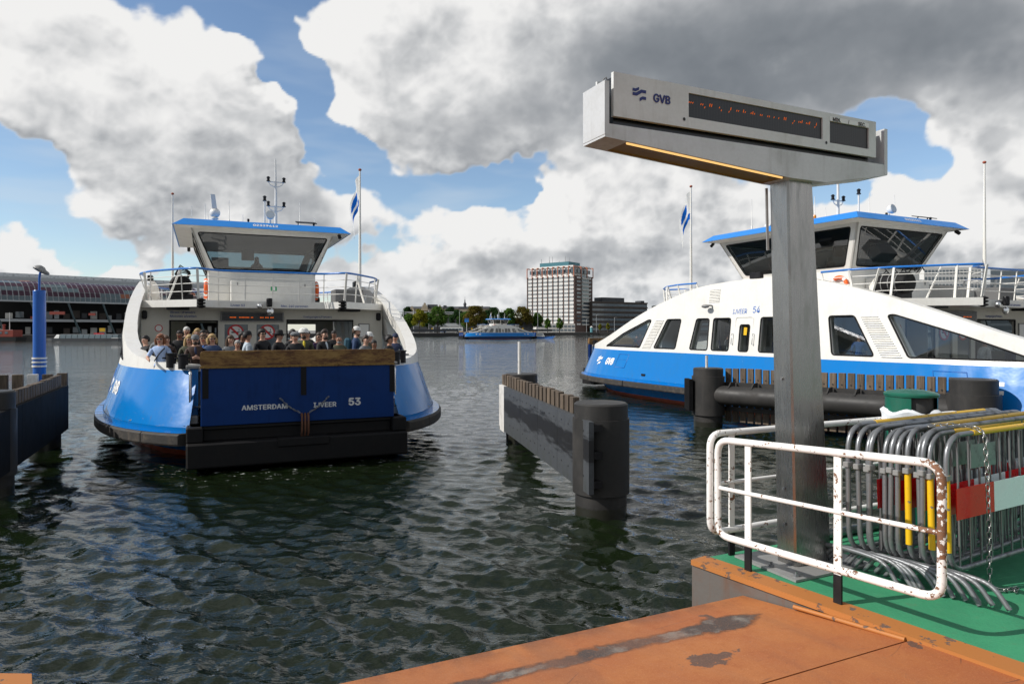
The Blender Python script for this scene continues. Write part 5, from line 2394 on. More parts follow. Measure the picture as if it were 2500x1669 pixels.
def _uhmw(t, b):
    """pale plastic fender plates with a broad black rub band"""
    P = coords(t)
    sx = t.sep(P)
    n = t.noise(t.v('MULTIPLY', P, (.7, .7, 5.0)), 1.6, 6, .62)
    n2 = t.noise(P, 7, 6, .65)
    n3 = t.noise(t.v('MULTIPLY', P, (3, 3, 1)), 2.4, 5, .6)
    band = t.m('MULTIPLY', t.ss(t.m('MULTIPLY_ADD', t.m('SUBTRACT', n, .5), .9, sx[2]), .92, 1.08), t.ss(t.m('MULTIPLY_ADD', t.m('SUBTRACT', n, .5), .9, sx[2]), 1.52, 1.36))
    c = t.mix(n3, (.040, .044, .050), (.082, .088, .094))
    c = t.mix(t.m('MULTIPLY', band, .93), c, (.010, .010, .011))
    c = t.mix(t.ss(n2, .56, .72, 0, .55), c, (.03, .032, .035))
    low = t.ss(sx[2], .95, .5)
    c = t.mix(t.m('MULTIPLY', low, t.ss(n3, .4, .65, 0, .7)), c, (.04, .045, .04))
    t.l.new(c, b.inputs['Base Color'])
    bump(t, b, n2, .003)


principled('fender_plate', (.15, .16, .17), .5, build=_uhmw)
principled('fender_plate_dark', (.01, .01, .01), .8, spec=.08, build=worn((.007, .007, .008), (.028, .027, .025), .5, 2.0, True, (.7, .9), .003))
principled('fender_white', (.72, .70, .66), .5, build=worn((.74, .72, .68), (.10, .09, .08), .7, 3.0, True, (.4, .7)))


def pile(T, x, y, r, zt=2.0, zc=1.72, rb=None, zlow=.40):
    rb = rb or r * 1.06
    mb = MB()
    mb.lathe([(0, zt), (r - .03, zt), (r, zt - .03), (r, zc)], (x, y, 0), 40)
    mb.lathe([(r, zc), (rb, zc), (rb, zlow), (r * .96, zlow)], (x, y, 0), 40, False)
    mb.lathe([(r * .96, zlow), (r * .96, .16)], (x, y, 0), 40)
    for f in range(len(mb.s)):
        mb.s[f] = True
    P = mb.build('pile', M_('pile_steel'), T)
    mb = MB()
    mb.lathe([(r * .962, .18), (r * .962, -1.0)], (x, y, 0), 32)
    mb.build('wet_band', M_('pile_wet'), P)
    return P


def slat(T, p, d, w, z0, z1, th=.10):
    mb = MB()
    h = (z1 - z0)
    dx = Vector(d).normalized()
    nx = Vector((-dx.y, dx.x, 0))
    mb.M = Matrix(((dx.x, nx.x, 0, p[0]), (dx.y, nx.y, 0, p[1]), (0, 0, 1, z0), (0, 0, 0, 1)))
    mb.box((-w / 2, -th / 2, 0), (w / 2, th / 2, h), .008)
    o = mb.build('timber_slat', M_('wood_weathered'), T)
    return o


def fender_mid():
    T = thing('fender_dolphin', 'free-standing dark fender wall with two round piles between the ferries', 'fender', (0, 0, 0))
    pile(T, 1.60, 12.30, .48)
    P2 = pile(T, .28, 20.4, .48)
    mb = MB()
    mb.cyl((.22, 20.2, 2.0), (.22, 20.2, 2.95), .05, 10)
    mb.build('marker_pole', M_('fender_white'), T)
    a = Vector((1.31, 11.62, 0))
    b = Vector((-.37, 19.7, 0))
    d = (b - a).normalized()
    nx = Vector((-d.y, d.x, 0))            # to the left of the wall as it runs away
    cuts = [0.0, .245, .44, .66, .915]
    for i in range(4):
        p0, p1 = a.lerp(b, cuts[i]), a.lerp(b, cuts[i + 1])
        p0 = p0 + d * .006
        p1 = p1 - d * .006
        o = nx * .0
        t_ = nx * -.09
        mb = MB()
        mb.hexa([p0 + UP * .49, p1 + UP * .49, p1 + t_ + UP * .49, p0 + t_ + UP * .49, p0 + UP * 1.73, p1 + UP * 1.73, p1 + t_ + UP * 1.73, p0 + t_ + UP * 1.73])
        pl = mb.build('fender_panel', M_('fender_plate'), T)
        # recessed bolts
        for k in range(4):
            for z in (.75, 1.55):
                q = p0.lerp(p1, .15 + .7 * k / 3) + UP * (z + random.uniform(-.03, .03))
                bb = MB()
                bb.tube([q + nx * .002, q + nx * .006], .018, 6)
                bb.build('bolt', M_('black_letters'), pl)
    # painted white end plate, turned away a little
    p0 = a.lerp(b, .915)
    p1 = b + Vector((.02, .25, 0))
    mb = MB()
    t_ = nx * -.09
    q1 = b.copy()
    mb.hexa([p0 + UP * .45, q1 + UP * .45, q1 + t_ + UP * .45, p0 + t_ + UP * .45, p0 + UP * 1.73, q1 + UP * 1.73, q1 + t_ + UP * 1.73, p0 + t_ + UP * 1.73])
    mb.build('end_panel', M_('fender_white'), T)
    # steel frame behind the plates
    mb = MB()
    for z in (.65, 1.15, 1.62):
        mb.bar(a - nx * .17 + UP * z, b - nx * .17 + UP * z, .14, .12)
    mb.box((1.36, 11.9, .6), (1.75, 12.4, .75))
    mb.build('frame', M_('black_steel'), T)
    # bracket gusset by the near pile
    n = 21
    s0 = a.lerp(b, .17) - nx * .17
    s1 = b - nx * .17
    for k in range(n):
        p = s0.lerp(s1, k / (n - 1))
        slat(T, p, d, .22, 1.30, 2.03 + random.uniform(-.02, .02), .13)


fender_mid()


def fender_right():
    T = thing('fender_dolphin', 'fender with timber slats and a thick steel tube in front of the moored ferry', 'fender', (0, 0, 0))
    A = Vector((6.75, 23.5, 0))
    B = Vector((12.30, 18.2, 0))
    pile(T, A.x, A.y, .50, 2.0, 1.72, .55)
    pile(T, B.x, B.y, .56, 2.0, 1.60, .63)
    mb = MB()
    mb.cyl((A.x - .05, A.y, 2.0), (A.x - .05, A.y, 2.42), .045, 10)
    mb.build('marker_pole', M_('fender_white'), T)
    d = (B - A).normalized()
    nx = Vector((d.y, -d.x, 0)) * 1.0       # towards the camera
    if nx.y > 0:
        nx = -nx
    # side plate on the left of the far pile
    mb = MB()
    mb.box((A.x - .72, A.y - .25, .55), (A.x - .58, A.y + .4, 1.62), .01)
    mb.build('fender_panel', M_('fender_plate_dark'), T)
    p0, p1 = A + d * .3 + nx * .05, B - d * .3 + nx * .05
    mb = MB()
    mb.tube([p0 + UP * 1.10, p1 + UP * 1.10], .32, 28)
    tb = mb.build('spreader_tube', M_('pile_steel'), T)
    n = 9
    mb2 = None
    for k in range(n):
        q = p0.lerp(p1, (k + .7) / n) + UP * 1.42
        g = MB()
        g.hexa([q - d * .02 + nx * .2 + UP * -.05, q + d * .02 + nx * .2 + UP * -.05, q + d * .02 - nx * .28 + UP * -.05, q - d * .02 - nx * .28 + UP * -.05, q - d * .02 + nx * .02 + UP * .12, q + d * .02 + nx * .02 + UP * .12, q + d * .02 - nx * .28 + UP * .14, q - d * .02 - nx * .28 + UP * .14])
        g.build('gusset', M_('pile_steel'), tb)
    mb = MB()
    for z in (1.45, .62):
        mb.bar(A - nx * .36 + UP * z, B - nx * .36 + UP * z, .10, .14)
    mb.build('waler', M_('pile_steel'), T)
    n = 27
    for k in range(n):
        p = A.lerp(B, (k + 1.9) / (n + 2)) - nx * .5
        slat(T, p, d, .20, .16, 1.98 + random.uniform(-.02, .02), .09)
        bb = MB()
        q = p + nx * .052 + UP * 1.62
        bb.tube([q, q + nx * .004], .025, 8)
        bb.build('bolt', M_('black_letters'), T)


fender_right()


def fender_left():
    T = thing('fender_dolphin', 'dark fender dock with timber slats at the left edge', 'fender', (0, 0, 0))
    b = Vector((-12.6, 19.4, 0))
    a = Vector((-8.9, 11.2, 0))
    d = (b - a).normalized()
    nx = Vector((d.y, -d.x, 0))             # to the right
    n = 5
    for i in range(n):
        p0, p1 = a.lerp(b, i / n) + d * .006, a.lerp(b, (i + 1) / n) - d * .006
        t_ = nx * -.10
        mb = MB()
        mb.hexa([p1 + UP * .50, p0 + UP * .50, p0 + t_ + UP * .50, p1 + t_ + UP * .50, p1 + UP * 1.73, p0 + UP * 1.73, p0 + t_ + UP * 1.73, p1 + t_ + UP * 1.73])
        mb.build('fender_panel', M_('fender_plate_dark'), T)
    mb = MB()
    for z in (.65, 1.15, 1.62):
        mb.bar(a - nx * .19 + UP * z, b - nx * .19 + UP * z, .14, .12)
    mb.build('frame', M_('black_steel'), T)
    for k in range(20):
        p = b.lerp(a, .045 + k * .030) - nx * .19
        slat(T, p, d, .21, 1.30, 2.03 + random.uniform(-.02, .02), .13)
    # the other leg of the dock
    b2 = Vector((-13.1, 19.9, 0))
    a2 = Vector((-15.2, 19.2, 0))
    d2 = (b2 - a2).normalized()
    for k in range(7):
        p = a2.lerp(b2, k / 6)
        o = slat(T, p, d2, .26, 1.20, 2.03 + random.uniform(-.02, .02), .12)
        if k == 4:
            o.data.materials[0] = M_('fender_white')
    for (x, y, r) in ((-12.55, 16.2, .48), (-11.2, 14.4, .48), (-9.9, 13.6, .46)):
        pile(T, x - .55, y, r, 2.08)
    pile(T, -13.0, 19.0, .40, 1.7)
    # inner deck beam and chain of pale studs
    mb = MB()
    mb.bar((-11.0, 13.9, 1.40), (-13.4, 19.2, 1.40), .9, .16)
    mb.build('cross_beam', M_('black_steel'), T)


fender_left()


def lamp_pole():
    x, y = -14.95, 21.6
    T = thing('lamp_pole', 'thick blue steel pole with white bands and a small lamp on top', 'lamp pole', (x, y, 0))
    blue = principled('pole_blue', (.008, .10, .42), .35, build=worn((.006, .10, .42), (.01, .06, .2), .3, 2, True, (.3, .5)))
    r = .175
    mb = MB()
    mb.lathe([(0, 4.55), (r - .01, 4.55), (r, 4.53), (r, -.8)], (0, 0, 0), 28)
    mb.build('pole', blue, T)
    for z in (2.13, 2.26, 2.38):
        mb = MB()
        mb.lathe([(r + .002, z), (r + .028, z), (r + .028, z + .055), (r + .002, z + .055)], (0, 0, 0), 28, False)
        mb.build('white_band', M_('fender_white'), T)
    mb = MB()
    mb.tube([(0, 0, 4.5), (0, 0, 4.9), (.02, 0, 5.08), (.05, 0, 5.16)], .035, 8)
    mb.build('arm', blue, T)
    mb = MB()
    mb.M = Matrix.Translation((.05, -.02, 5.22)) @ Matrix.Rotation(radians(25), 4, 'Y') @ Matrix.Rotation(radians(-22), 4, 'X')
    mb.lathe([(0, .10), (.08, .10), (.15, .05), (.20, -.05), (.20, -.07), (.14, -.03), (0, .03)], (0, 0, 0), 20)
    mb.sphere((.14, 0, -.03), .14, 12, 8, (1.4, .7, .5))
    mb.build('lamp_head', M_('grey_steel'), T)


lamp_pole()
# ------------------------------------------------------------------ the far bank
principled('quay_stone', (.06, .055, .05), .8, build=worn((.055, .05, .046), (.14, .13, .12), .6, .25, True, (.7, .9)))
principled('bank_ground', (.16, .155, .145), .85, build=worn((.17, .165, .155), (.10, .095, .09), .6, .05, False, (.8, .95)))
principled('pale_concrete', (.52, .50, .46), .7, build=worn((.56, .54, .50), (.36, .34, .31), .4, .12, True, (.6, .85)))
principled('brown_brick', (.10, .062, .048), .8, build=worn((.105, .062, .048), (.06, .045, .04), .5, .2, False, (.7, .9)))
principled('dark_brick', (.075, .06, .05), .8, build=worn((.08, .064, .054), (.04, .035, .033), .5, .2, False, (.7, .9)))
principled('dark_slate', (.045, .05, .055), .6, build=worn((.05, .054, .06), (.03, .03, .033), .5, .2, False, (.5, .7)))
principled('dutch_stone', (.34, .28, .20), .8, build=worn((.36, .30, .215), (.16, .13, .10), .5, .3, False, (.7, .9)))
principled('orange_steel', (.42, .13, .06), .6)
principled('tower_white', (.66, .65, .62), .7, build=worn((.68, .67, .64), (.5, .48, .45), .3, .12, True, (.6, .85)))
principled('teal_cladding', (.03, .13, .16), .5)
principled('white_frame', (.66, .65, .62), .6)
principled('asphalt_dark', (.03, .03, .03), .8)
principled('dark_void', (.012, .011, .011), .8)
principled('canopy_glass', (.085, .12, .135), .3, spec=.5)
principled('canopy_purple', (.045, .012, .028), .35, spec=.4)
principled('canopy_rust', (.26, .085, .04), .4)
principled('canopy_steel', (.42, .44, .45), .5)
principled('roof_lattice', (.45, .47, .48), .5, build=worn((.5, .52, .53), (.2, .21, .22), .9, 1.2, False, (.4, .7)))
principled('barge_red', (.24, .035, .02), .6, build=worn((.25, .036, .02), (.10, .03, .02), .5, .5, True, (.5, .8)))
principled('boat_white', (.62, .62, .60), .5)
principled('bus_blue', (.03, .12, .35), .4)


def fx(px, Y):
    return (px - 1250) / F * Y


def fz(py, Y):
    return H + (YH - py) / F * Y


# land beyond the river, with its quay wall
BANK = [(-40, 214), (40, 219), (345, 238), (700, 290), (985, 352), (1340, 420), (1460, 462), (1700, 470), (2100, 480), (2600, 490)]
pts = [(fx(px, Y), Y) for px, Y in BANK]
mb = MB()
L0 = [(-420, 200)] + pts + [(700, 500)]
mb.face([mb.av((x, y, 1.7)) for x, y in reversed(L0 + [(1600, 1500), (-1600, 1500)])])
o = mb.build('far_bank', M_('bank_ground'))
tag(o, kind='structure')
mb = MB()
for (a, b) in zip(L0, L0[1:]):
    mb.poly([(a[0], a[1], -1), (b[0], b[1], -1), (b[0], b[1], 1.705), (a[0], a[1], 1.705)])
o = mb.build('quay_wall', M_('quay_stone'))
tag(o, kind='structure')


# ---- office tower
def make_tower():
    Y0 = 505.0
    A = Vector((fx(1288, Y0), Y0, 1.7))           # left front corner
    B = Vector((fx(1402, 480), 480, 1.7))         # near corner between front and side
    C = Vector((fx(1446, 500), 500, 1.7))         # right rear
    T = thing('office_tower', 'tall pale office tower with orange top frame and brown brick side', 'building', (0, 0, 0))
    ztop = fz(672, 482)
    D = A + (C - B)
    front = (B - A).normalized()
    side = (C - B).normalized()
    nf = Vector((front.y, -front.x, 0))
    ns = Vector((side.y, -side.x, 0))
    mb = MB()
    mb.prism([A, B, C, D], (0, 0, ztop - 1.7))
    mb.build('wall', M_('tower_white'), T)
    mb = MB()
    e = ns * .05
    mb.prism([B + e * 1, C + e, C + e * 4, B + e * 4], (0, 0, ztop - 1.7))
    sd = mb.build('side_wall', M_('brown_brick'), T)
    W = (B - A).length
    nb, nfl = 9, 13
    z0 = 6.0
    fh = (ztop - z0) / nfl
    win = None
    for i in range(nfl):
        for j in range(nb):
            p = A + front * (W * (j + .5) / nb) + nf * .10 + UP * (z0 - 1.7 + fh * (i + .30))
            if win is None:
                mb = MB()
                bw = W / nb * .39
                mb.hexa([-front * bw, front * bw, front * bw + nf * .06, -front * bw + nf * .06, -front * bw + UP * fh * .42, front * bw + UP * fh * .42, front * bw + nf * .06 + UP * fh * .42, -front * bw + nf * .06 + UP * fh * .42])
                mb.cur = 1
                for q in (-.5, 0.0, .5):
                    c = front * (bw * q)
                    mb.hexa([c - front * .14 + nf * .05, c + front * .14 + nf * .05, c + front * .14 + nf * .14, c - front * .14 + nf * .14, c - front * .14 + nf * .05 + UP * fh * .42, c + front * .14 + nf * .05 + UP * fh * .42, c + front * .14 + nf * .14 + UP * fh * .42, c - front * .14 + nf * .14 + UP * fh * .42])
                win = mb.build('window', [M_('far_glass'), M_('white_frame')], T)
                o = win
            else:
                o = copy_obj(win, T)
            o.location = p
    for j in range(nb + 1):
        mb = MB()
        p = A + front * (W * j / nb)
        mb.hexa([p - front * .30 + nf * .05, p + front * .30 + nf * .05, p + front * .30 + nf * .45, p - front * .30 + nf * .45] + [q + UP * (ztop - 2.0) for q in (p - front * .30 + nf * .05, p + front * .30 + nf * .05, p + front * .30 + nf * .45, p - front * .30 + nf * .45)])
        mb.build('pilaster', M_('brown_brick'), T)
    S = (C - B).length
    bal = None
    for i in range(nfl):
        z = z0 - 1.7 + fh * (i + .3)
        for (f, w, m) in ((.22, .10, 'white_frame'), (.86, .05, 'white_frame')):
            p = B + side * (S * f) + ns * .22 + UP * z
            mb = MB()
            h = fh * .42
            q = [p - side * (S * w), p + side * (S * w)]
            mb.hexa([q[0], q[1], q[1] + ns * .15, q[0] + ns * .15] + [v + UP * h for v in (q[0], q[1], q[1] + ns * .15, q[0] + ns * .15)])
            mb.build('window', M_('far_glass' if i % 3 else 'white_frame'), sd)
        p = B + side * (S * .58) + ns * .22 + UP * (z - fh * .1)
        mb = MB()
        q = [p - side * (S * .20), p + side * (S * .20)]
        for (za, zb_, mm, dd) in ((0, fh * .38, 0, .9), (fh * .38, fh * .95, 1, .2)):
            mb.cur = mm
            mb.hexa([q[0] + UP * za, q[1] + UP * za, q[1] + ns * dd + UP * za, q[0] + ns * dd + UP * za] + [v + UP * zb_ for v in (q[0], q[1], q[1] + ns * dd, q[0] + ns * dd)])
        mb.build('balcony', [M_('pale_concrete'), M_('far_glass')], sd)
    # recessed upper storeys, teal roof structure, orange frame
    up = ztop - 1.7
    cen = (A + C) / 2
    def ins(p, f):
        return cen + (p - cen) * f
    mb = MB()
    mb.prism([ins(p, .86) + UP * up for p in (A, B, C, D)], (0, 0, fz(650, 482) - ztop))
    mb.build('top_storey', M_('white_frame'), T)
    zc = fz(664, 482) - 1.7
    for (pa, pb, nn, k) in ((A, B, nf, 10), (B, C, ns, 5)):
        for i in range(k):
            p = ins(pa, .95).lerp(ins(pb, .95), (i + .5) / k) + UP * (zc - .2)
            mb = MB()
            d = (pb - pa).normalized()
            w = (pb - pa).length * .95 / k * .38
            mb.hexa([p - d * w - nn * 1.6, p + d * w - nn * 1.6, p + d * w, p - d * w] + [v + UP * 2.6 for v in (p - d * w - nn * 1.6, p + d * w - nn * 1.6, p + d * w, p - d * w)])
            mb.build('top_window', M_('far_glass'), T)
    mb = MB()
    zr = fz(651, 482) - 1.7
    mb.prism([ins(p, .92) + UP * zr for p in (A, B, C, D)], (0, 0, 1.2))
    mb.build('roof_slab', M_('white_frame'), T)
    mb = MB()
    zt2 = zr + 1.2
    mb.prism([cen.lerp(p, f) + UP * zt2 for p, f in ((A, .62), (B, .62), (C, .62), (D, .62))], (0, 0, fz(638, 482) - fz(651, 482) - 1.2 + .6))
    mb.build('roof_house', M_('teal_cladding'), T)
    zf = fz(650, 482) - 1.7
    fr = []
    for i in range(nb + 1):
        fr.append((A.lerp(B, i / nb) + nf * .6, nf))
    for i in range(1, 4):
        fr.append((B.lerp(C, i / 3) + ns * .6, ns))
    for p, nn in fr:
        mb = MB()
        mb.bar(p + UP * (up - 1), p + UP * zf, .5, .5, nn)
        mb.bar(p + UP * zf, p - nn * 5.0 + UP * zf, .7, .6)
        mb.build('frame_mast', M_('orange_steel'), T)
    r = random.Random(9)
    for k in range(9):
        p = cen + (A - cen) * r.uniform(-.5, .5) + (B - cen) * r.uniform(-.5, .5) + UP * (fz(638, 482) - 1.7)
        mb = MB()
        mb.tube([p, p + UP * r.uniform(2, 7)], .12, 5)
        mb.build('antenna', M_('grey_steel'), T)


make_tower()


# ---- generic block with bands of windows
def block(label, px0, px1, Y, pytop, mat, rows, cols, name='office_block', base=1.7, depth=16, glass='far_glass', wh=.5, yaw=0.0, band=False, ww=.36, slabs=None):
    T = thing(name, label, 'building', (0, 0, 0))
    A = Vector((fx(px0, Y), Y, base))
    B = Vector((fx(px1, Y), Y + yaw, base))
    d = (B - A).normalized()
    n = Vector((d.y, -d.x, 0))
    zt = fz(pytop, Y)
    h = zt - base
    mb = MB()
    mb.prism([A, B, B - n * depth, A - n * depth], (0, 0, h))
    mb.build('wall', M_(mat), T)
    W = (B - A).length
    fh = h / (rows + .3)
    src = None
    for i in range(rows):
        for j in range(cols):
            p = A + d * (W * (j + .5) / cols) + n * .05 + UP * (fh * (i + .35))
            if src is None:
                w = W / cols * (ww if not band else .49)
                mb = MB()
                q = [-d * w, d * w, d * w + n * .08, -d * w + n * .08]
                mb.hexa(q + [v + UP * fh * wh for v in q])
                src = mb.build('window', M_(glass), T)
                o = src
            else:
                o = copy_obj(src, T)
            o.location = p
    if slabs:
        for i in range(rows + 1):
            mb = MB()
            q = [A - d * .3 + n * .1, B + d * .3 + n * .1, B + d * .3 + n * .5, A - d * .3 + n * .5]
            z = fh * (i + .05)
            mb.hexa([v + UP * z for v in q] + [v + UP * (z + fh * .26) for v in q])
            mb.build('spandrel', M_(slabs), T)
    return T, A, B, n, zt


T, A, B, n, zt = block('dark stepped office block right of the tall tower', 1446, 1600, 492, 735, 'dark_brick', 6, 14, wh=.52, band=True, yaw=30, slabs='dark_brick')
mb = MB()
q = [A.lerp(B, .22) - n * 3, A.lerp(B, .62) - n * 3, A.lerp(B, .62) - n * 12, A.lerp(B, .22) - n * 12]
mb.prism([Vector((v.x, v.y, zt)) for v in q], (0, 0, fz(724, 492) - zt))
mb.build('penthouse', M_('dark_slate'), T)
mb = MB()
q = [A.lerp(B, .93) - n * 3, A.lerp(B, 1.0) - n * 3, A.lerp(B, 1.0) - n * 9, A.lerp(B, .93) - n * 9]
mb.prism([Vector((v.x, v.y, zt)) for v in q], (0, 0, 1.6))
mb.build('roof_plant', M_('dark_slate'), T)
block('low grey-white podium at the foot of the tall tower', 1310, 1404, 470, 790, 'pale_concrete', 2, 10, name='podium_building', depth=8)
block('dark low office block reaching behind the moored ferry', 1600, 1730, 520, 745, 'dark_slate', 5, 12, band=True, depth=14)
block('white office block with square windows behind the moored ferry railing', 2256, 2395, 430, 652, 'white_frame', 9, 16, wh=.55, depth=14, ww=.33)
block('grey glass office block at the right edge', 2418, 2560, 440, 655, 'canopy_steel', 9, 12, wh=.6, band=True, depth=14)


# ---- station: long curved canopy
def make_station():
    T = thing('railway_station', 'long station hall with curved purple-patterned glass canopy above dark arcade', 'building', (0, 0, 0))
    P0 = Vector((fx(-60, 222), 222, 0))
    P1 = Vector((fx(640, 292), 292, 0))
    d = (P1 - P0).normalized()
    n = Vector((d.y, -d.x, 0))
    Lh = (P1 - P0).length
    zt, zb = fz(681, 230), fz(733, 224)
    dep = 12.0
    nx, ny = 60, 6

    def cp(u, v, off=0.0):
        a = v * pi / 2 * .93
        rr = 1 + off
        return P0 + d * (u * Lh) + n * (dep * (cos(a) * rr - 1) + 2) + UP * (zb + (zt - zb) * sin(a) * rr / sin(pi / 2 * .93))
    r = random.Random(5)
    # pattern of coloured panes in runs, as on the real roof
    for j in range(ny):
        run = 0
        kind = 0
        for i in range(nx):
            if run <= 0:
                kind = r.choice((0, 1, 1, 1, 2, 0) if j != 0 else (0,))
                run = r.randint(3, 9) if kind == 1 else (1 if kind == 2 else r.randint(3, 8))
            run -= 1
            g = .09
            mb = MB()
            u0, u1 = (i + g) / nx, (i + 1 - g) / nx
            v0, v1 = (j + .05) / ny, (j + .95) / ny
            q = [cp(u0, v0), cp(u1, v0), cp(u1, v1), cp(u0, v1)]
            qo = [cp(u0, v0, .012), cp(u1, v0, .012), cp(u1, v1, .012), cp(u0, v1, .012)]
            mb.hexa(q + qo)
            if i < 44:
                mb.build('canopy_pane', M_(('canopy_glass', 'canopy_purple', 'canopy_rust')[kind]), T)
    mb = MB()
    for i in range(nx):
        for j in range(ny):
            mb.poly([cp(i / nx, j / ny, -.004), cp((i + 1) / nx, j / ny, -.004), cp((i + 1) / nx, (j + 1) / ny, -.004), cp(i / nx, (j + 1) / ny, -.004)])
    mb.build('canopy_frame', M_('canopy_steel'), T)
    # flat roof strips above and behind
    for (z0, z1, bk, m) in ((zt - .3, fz(672, 234), 12, 'canopy_steel'), (fz(672, 238), fz(662, 238), 20, 'roof_lattice')):
        mb = MB()
        a, b = P0 - n * bk, P1 - n * bk
        mb.hexa([a + UP * z0, b + UP * z0, b - n * 8 + UP * z0, a - n * 8 + UP * z0, a + UP * z1, b + UP * z1, b - n * 8 + UP * z1, a - n * 8 + UP * z1])
        mb.build('roof_band', M_(m), T)
    # bottom gutter
    mb = MB()
    a, b = P0 + n * 2.2, P1 + n * 2.2
    mb.bar(a + UP * zb, b + UP * zb, .6, .5)
    mb.build('gutter', M_('canopy_steel'), T)
    # dark hall wall, gallery deck
    mb = MB()
    a, b = P0 - n * 14, P1 - n * 14
    mb.hexa([a + UP * 1.7, b + UP * 1.7, b - n * 2 + UP * 1.7, a - n * 2 + UP * 1.7, a + UP * zt, b + UP * zt, b - n * 2 + UP * zt, a - n * 2 + UP * zt])
    mb.build('hall_wall', M_('dark_void'), T)
    mb = MB()
    za = fz(784, 224)
    a, b = P0 - n * 3, P1 - n * 3
    mb.hexa([a + UP * za, b + UP * za, b - n * 11 + UP * za, a - n * 11 + UP * za, a + UP * (za + .9), b + UP * (za + .9), b - n * 11 + UP * (za + .9), a - n * 11 + UP * (za + .9)])
    mb.build('gallery', M_('canopy_steel'), T)
    for i in range(9):
        u = (i + .35) / 9
        p = P0 + d * (u * Lh)
        mb = MB()
        mb.tube([p + n * 2 + UP * zb, p + n * 2.4 + d * 1.5 + UP * (zb - 5), p + n * 1.0 + d * 4.2 + UP * 1.7], [.35, .30, .40], 8)
        mb.build('column', M_('teal_steel'), T)
    # shop fronts and lit odds and ends under the gallery
    for i in range(34):
        p = P0 + d * (Lh * (i + .3) / 34) - n * 9
        w = r.uniform(1.0, 2.6)
        for z0, hmax in ((1.8, 2.6), (za + 1.0, 3.0)):
            if r.random() < .8:
                h = r.uniform(1.2, hmax)
                zz = z0 + r.uniform(0, .6)
                mb = MB()
                mb.hexa([p + UP * zz, p + d * w + UP * zz, p + d * w - n * .5 + UP * zz, p - n * .5 + UP * zz, p + UP * (zz + h), p + d * w + UP * (zz + h), p + d * w - n * .5 + UP * (zz + h), p - n * .5 + UP * (zz + h)])
                mb.build('shop_front', M_(r.choice(('far_glass', 'canopy_steel', 'dark_slate', 'far_glass', 'pale_concrete', 'dark_brick'))), T)
    for (px, py, w, h, m) in ((140, 764, 5.0, 1.0, 'barge_red'), (225, 767, 2.2, .8, 'barge_red'), (250, 805, 1.8, 1.2, 'sign_yellow'), (82, 775, 2.0, .8, 'barge_red'), (242, 815, 3.4, .7, 'red_sign')):
        Y = 228
        c = Vector((fx(px, Y), Y, fz(py, Y)))
        mb = MB()
        mb.box(c - Vector((w / 2, .2, h / 2)), c + Vector((w / 2, .2, h / 2)))
        mb.build('shop_sign', M_(m), T)


principled('teal_steel', (.05, .08, .09), .5)
principled('sign_yellow', (.55, .33, .01), .5)
make_station()


# ---- palace-like gabled station front behind the trees
def make_gables():
    T = thing('gabled_building', 'old stone building with stepped gables and a small domed turret behind the trees', 'building', (0, 0, 0))
    Y = 470
    mb = MB()
    a, b = fx(985, Y), fx(1205, Y)
    mb.box((a, Y, 1.7), (b, Y + 14, fz(753, Y)))
    mb.build('wall', M_('dutch_stone'), T)
    mb = MB()
    z0, z1 = fz(753, Y), fz(747.5, Y)
    mb.hexa([(a, Y - .3, z0), (b, Y - .3, z0), (b, Y + 14, z0), (a, Y + 14, z0), (a + 3, Y + 5, z1), (b - 3, Y + 5, z1), (b - 3, Y + 9, z1), (a + 3, Y + 9, z1)])
    mb.build('roof', M_('dark_slate'), T)
    for (px, py, w) in ((1037, 739, 1.9), (1074, 744, 1.5), (1006, 747, 1.1)):
        x = fx(px, Y)
        zt = fz(py, Y)
        zb_ = fz(758, Y)
        st = [(w * 1.2, zb_), (w * 1.2, zb_ + (zt - zb_) * .45), (w * .8, zb_ + (zt - zb_) * .45), (w * .8, zb_ + (zt - zb_) * .72), (w * .4, zb_ + (zt - zb_) * .72), (w * .4, zt - .4), (.25, zt)]
        pg = [(x + q, Y - .8, z) for q, z in st] + [(x - q, Y - .8, z) for q, z in reversed(st)]
        mb = MB()
        mb.prism(pg, (0, 1.2, 0))
        mb.build('gable', M_('dutch_stone'), T)
    for (px0, px1, py) in ((1043, 1066, 743), (1082, 1088, 745), (1120, 1138, 749)):
        mb = MB()
        mb.box((fx(px0, Y), Y + 1, fz(752, Y)), (fx(px1, Y), Y + 8, fz(py, Y)))
        mb.build('mansard', M_('dark_slate'), T)
    x = fx(1134.5, Y)
    mb = MB()
    mb.lathe([(.9, fz(752, Y)), (.9, fz(744, Y)), (1.15, fz(743.5, Y)), (1.1, fz(741, Y)), (.55, fz(738, Y)), (.35, fz(736, Y)), (.35, fz(733, Y)), (.1, fz(730, Y)), (.05, fz(724, Y)), (0, fz(722, Y))], (x, Y + 2, 0), 12)
    mb.build('turret', M_('dark_slate'), T)


make_gables()

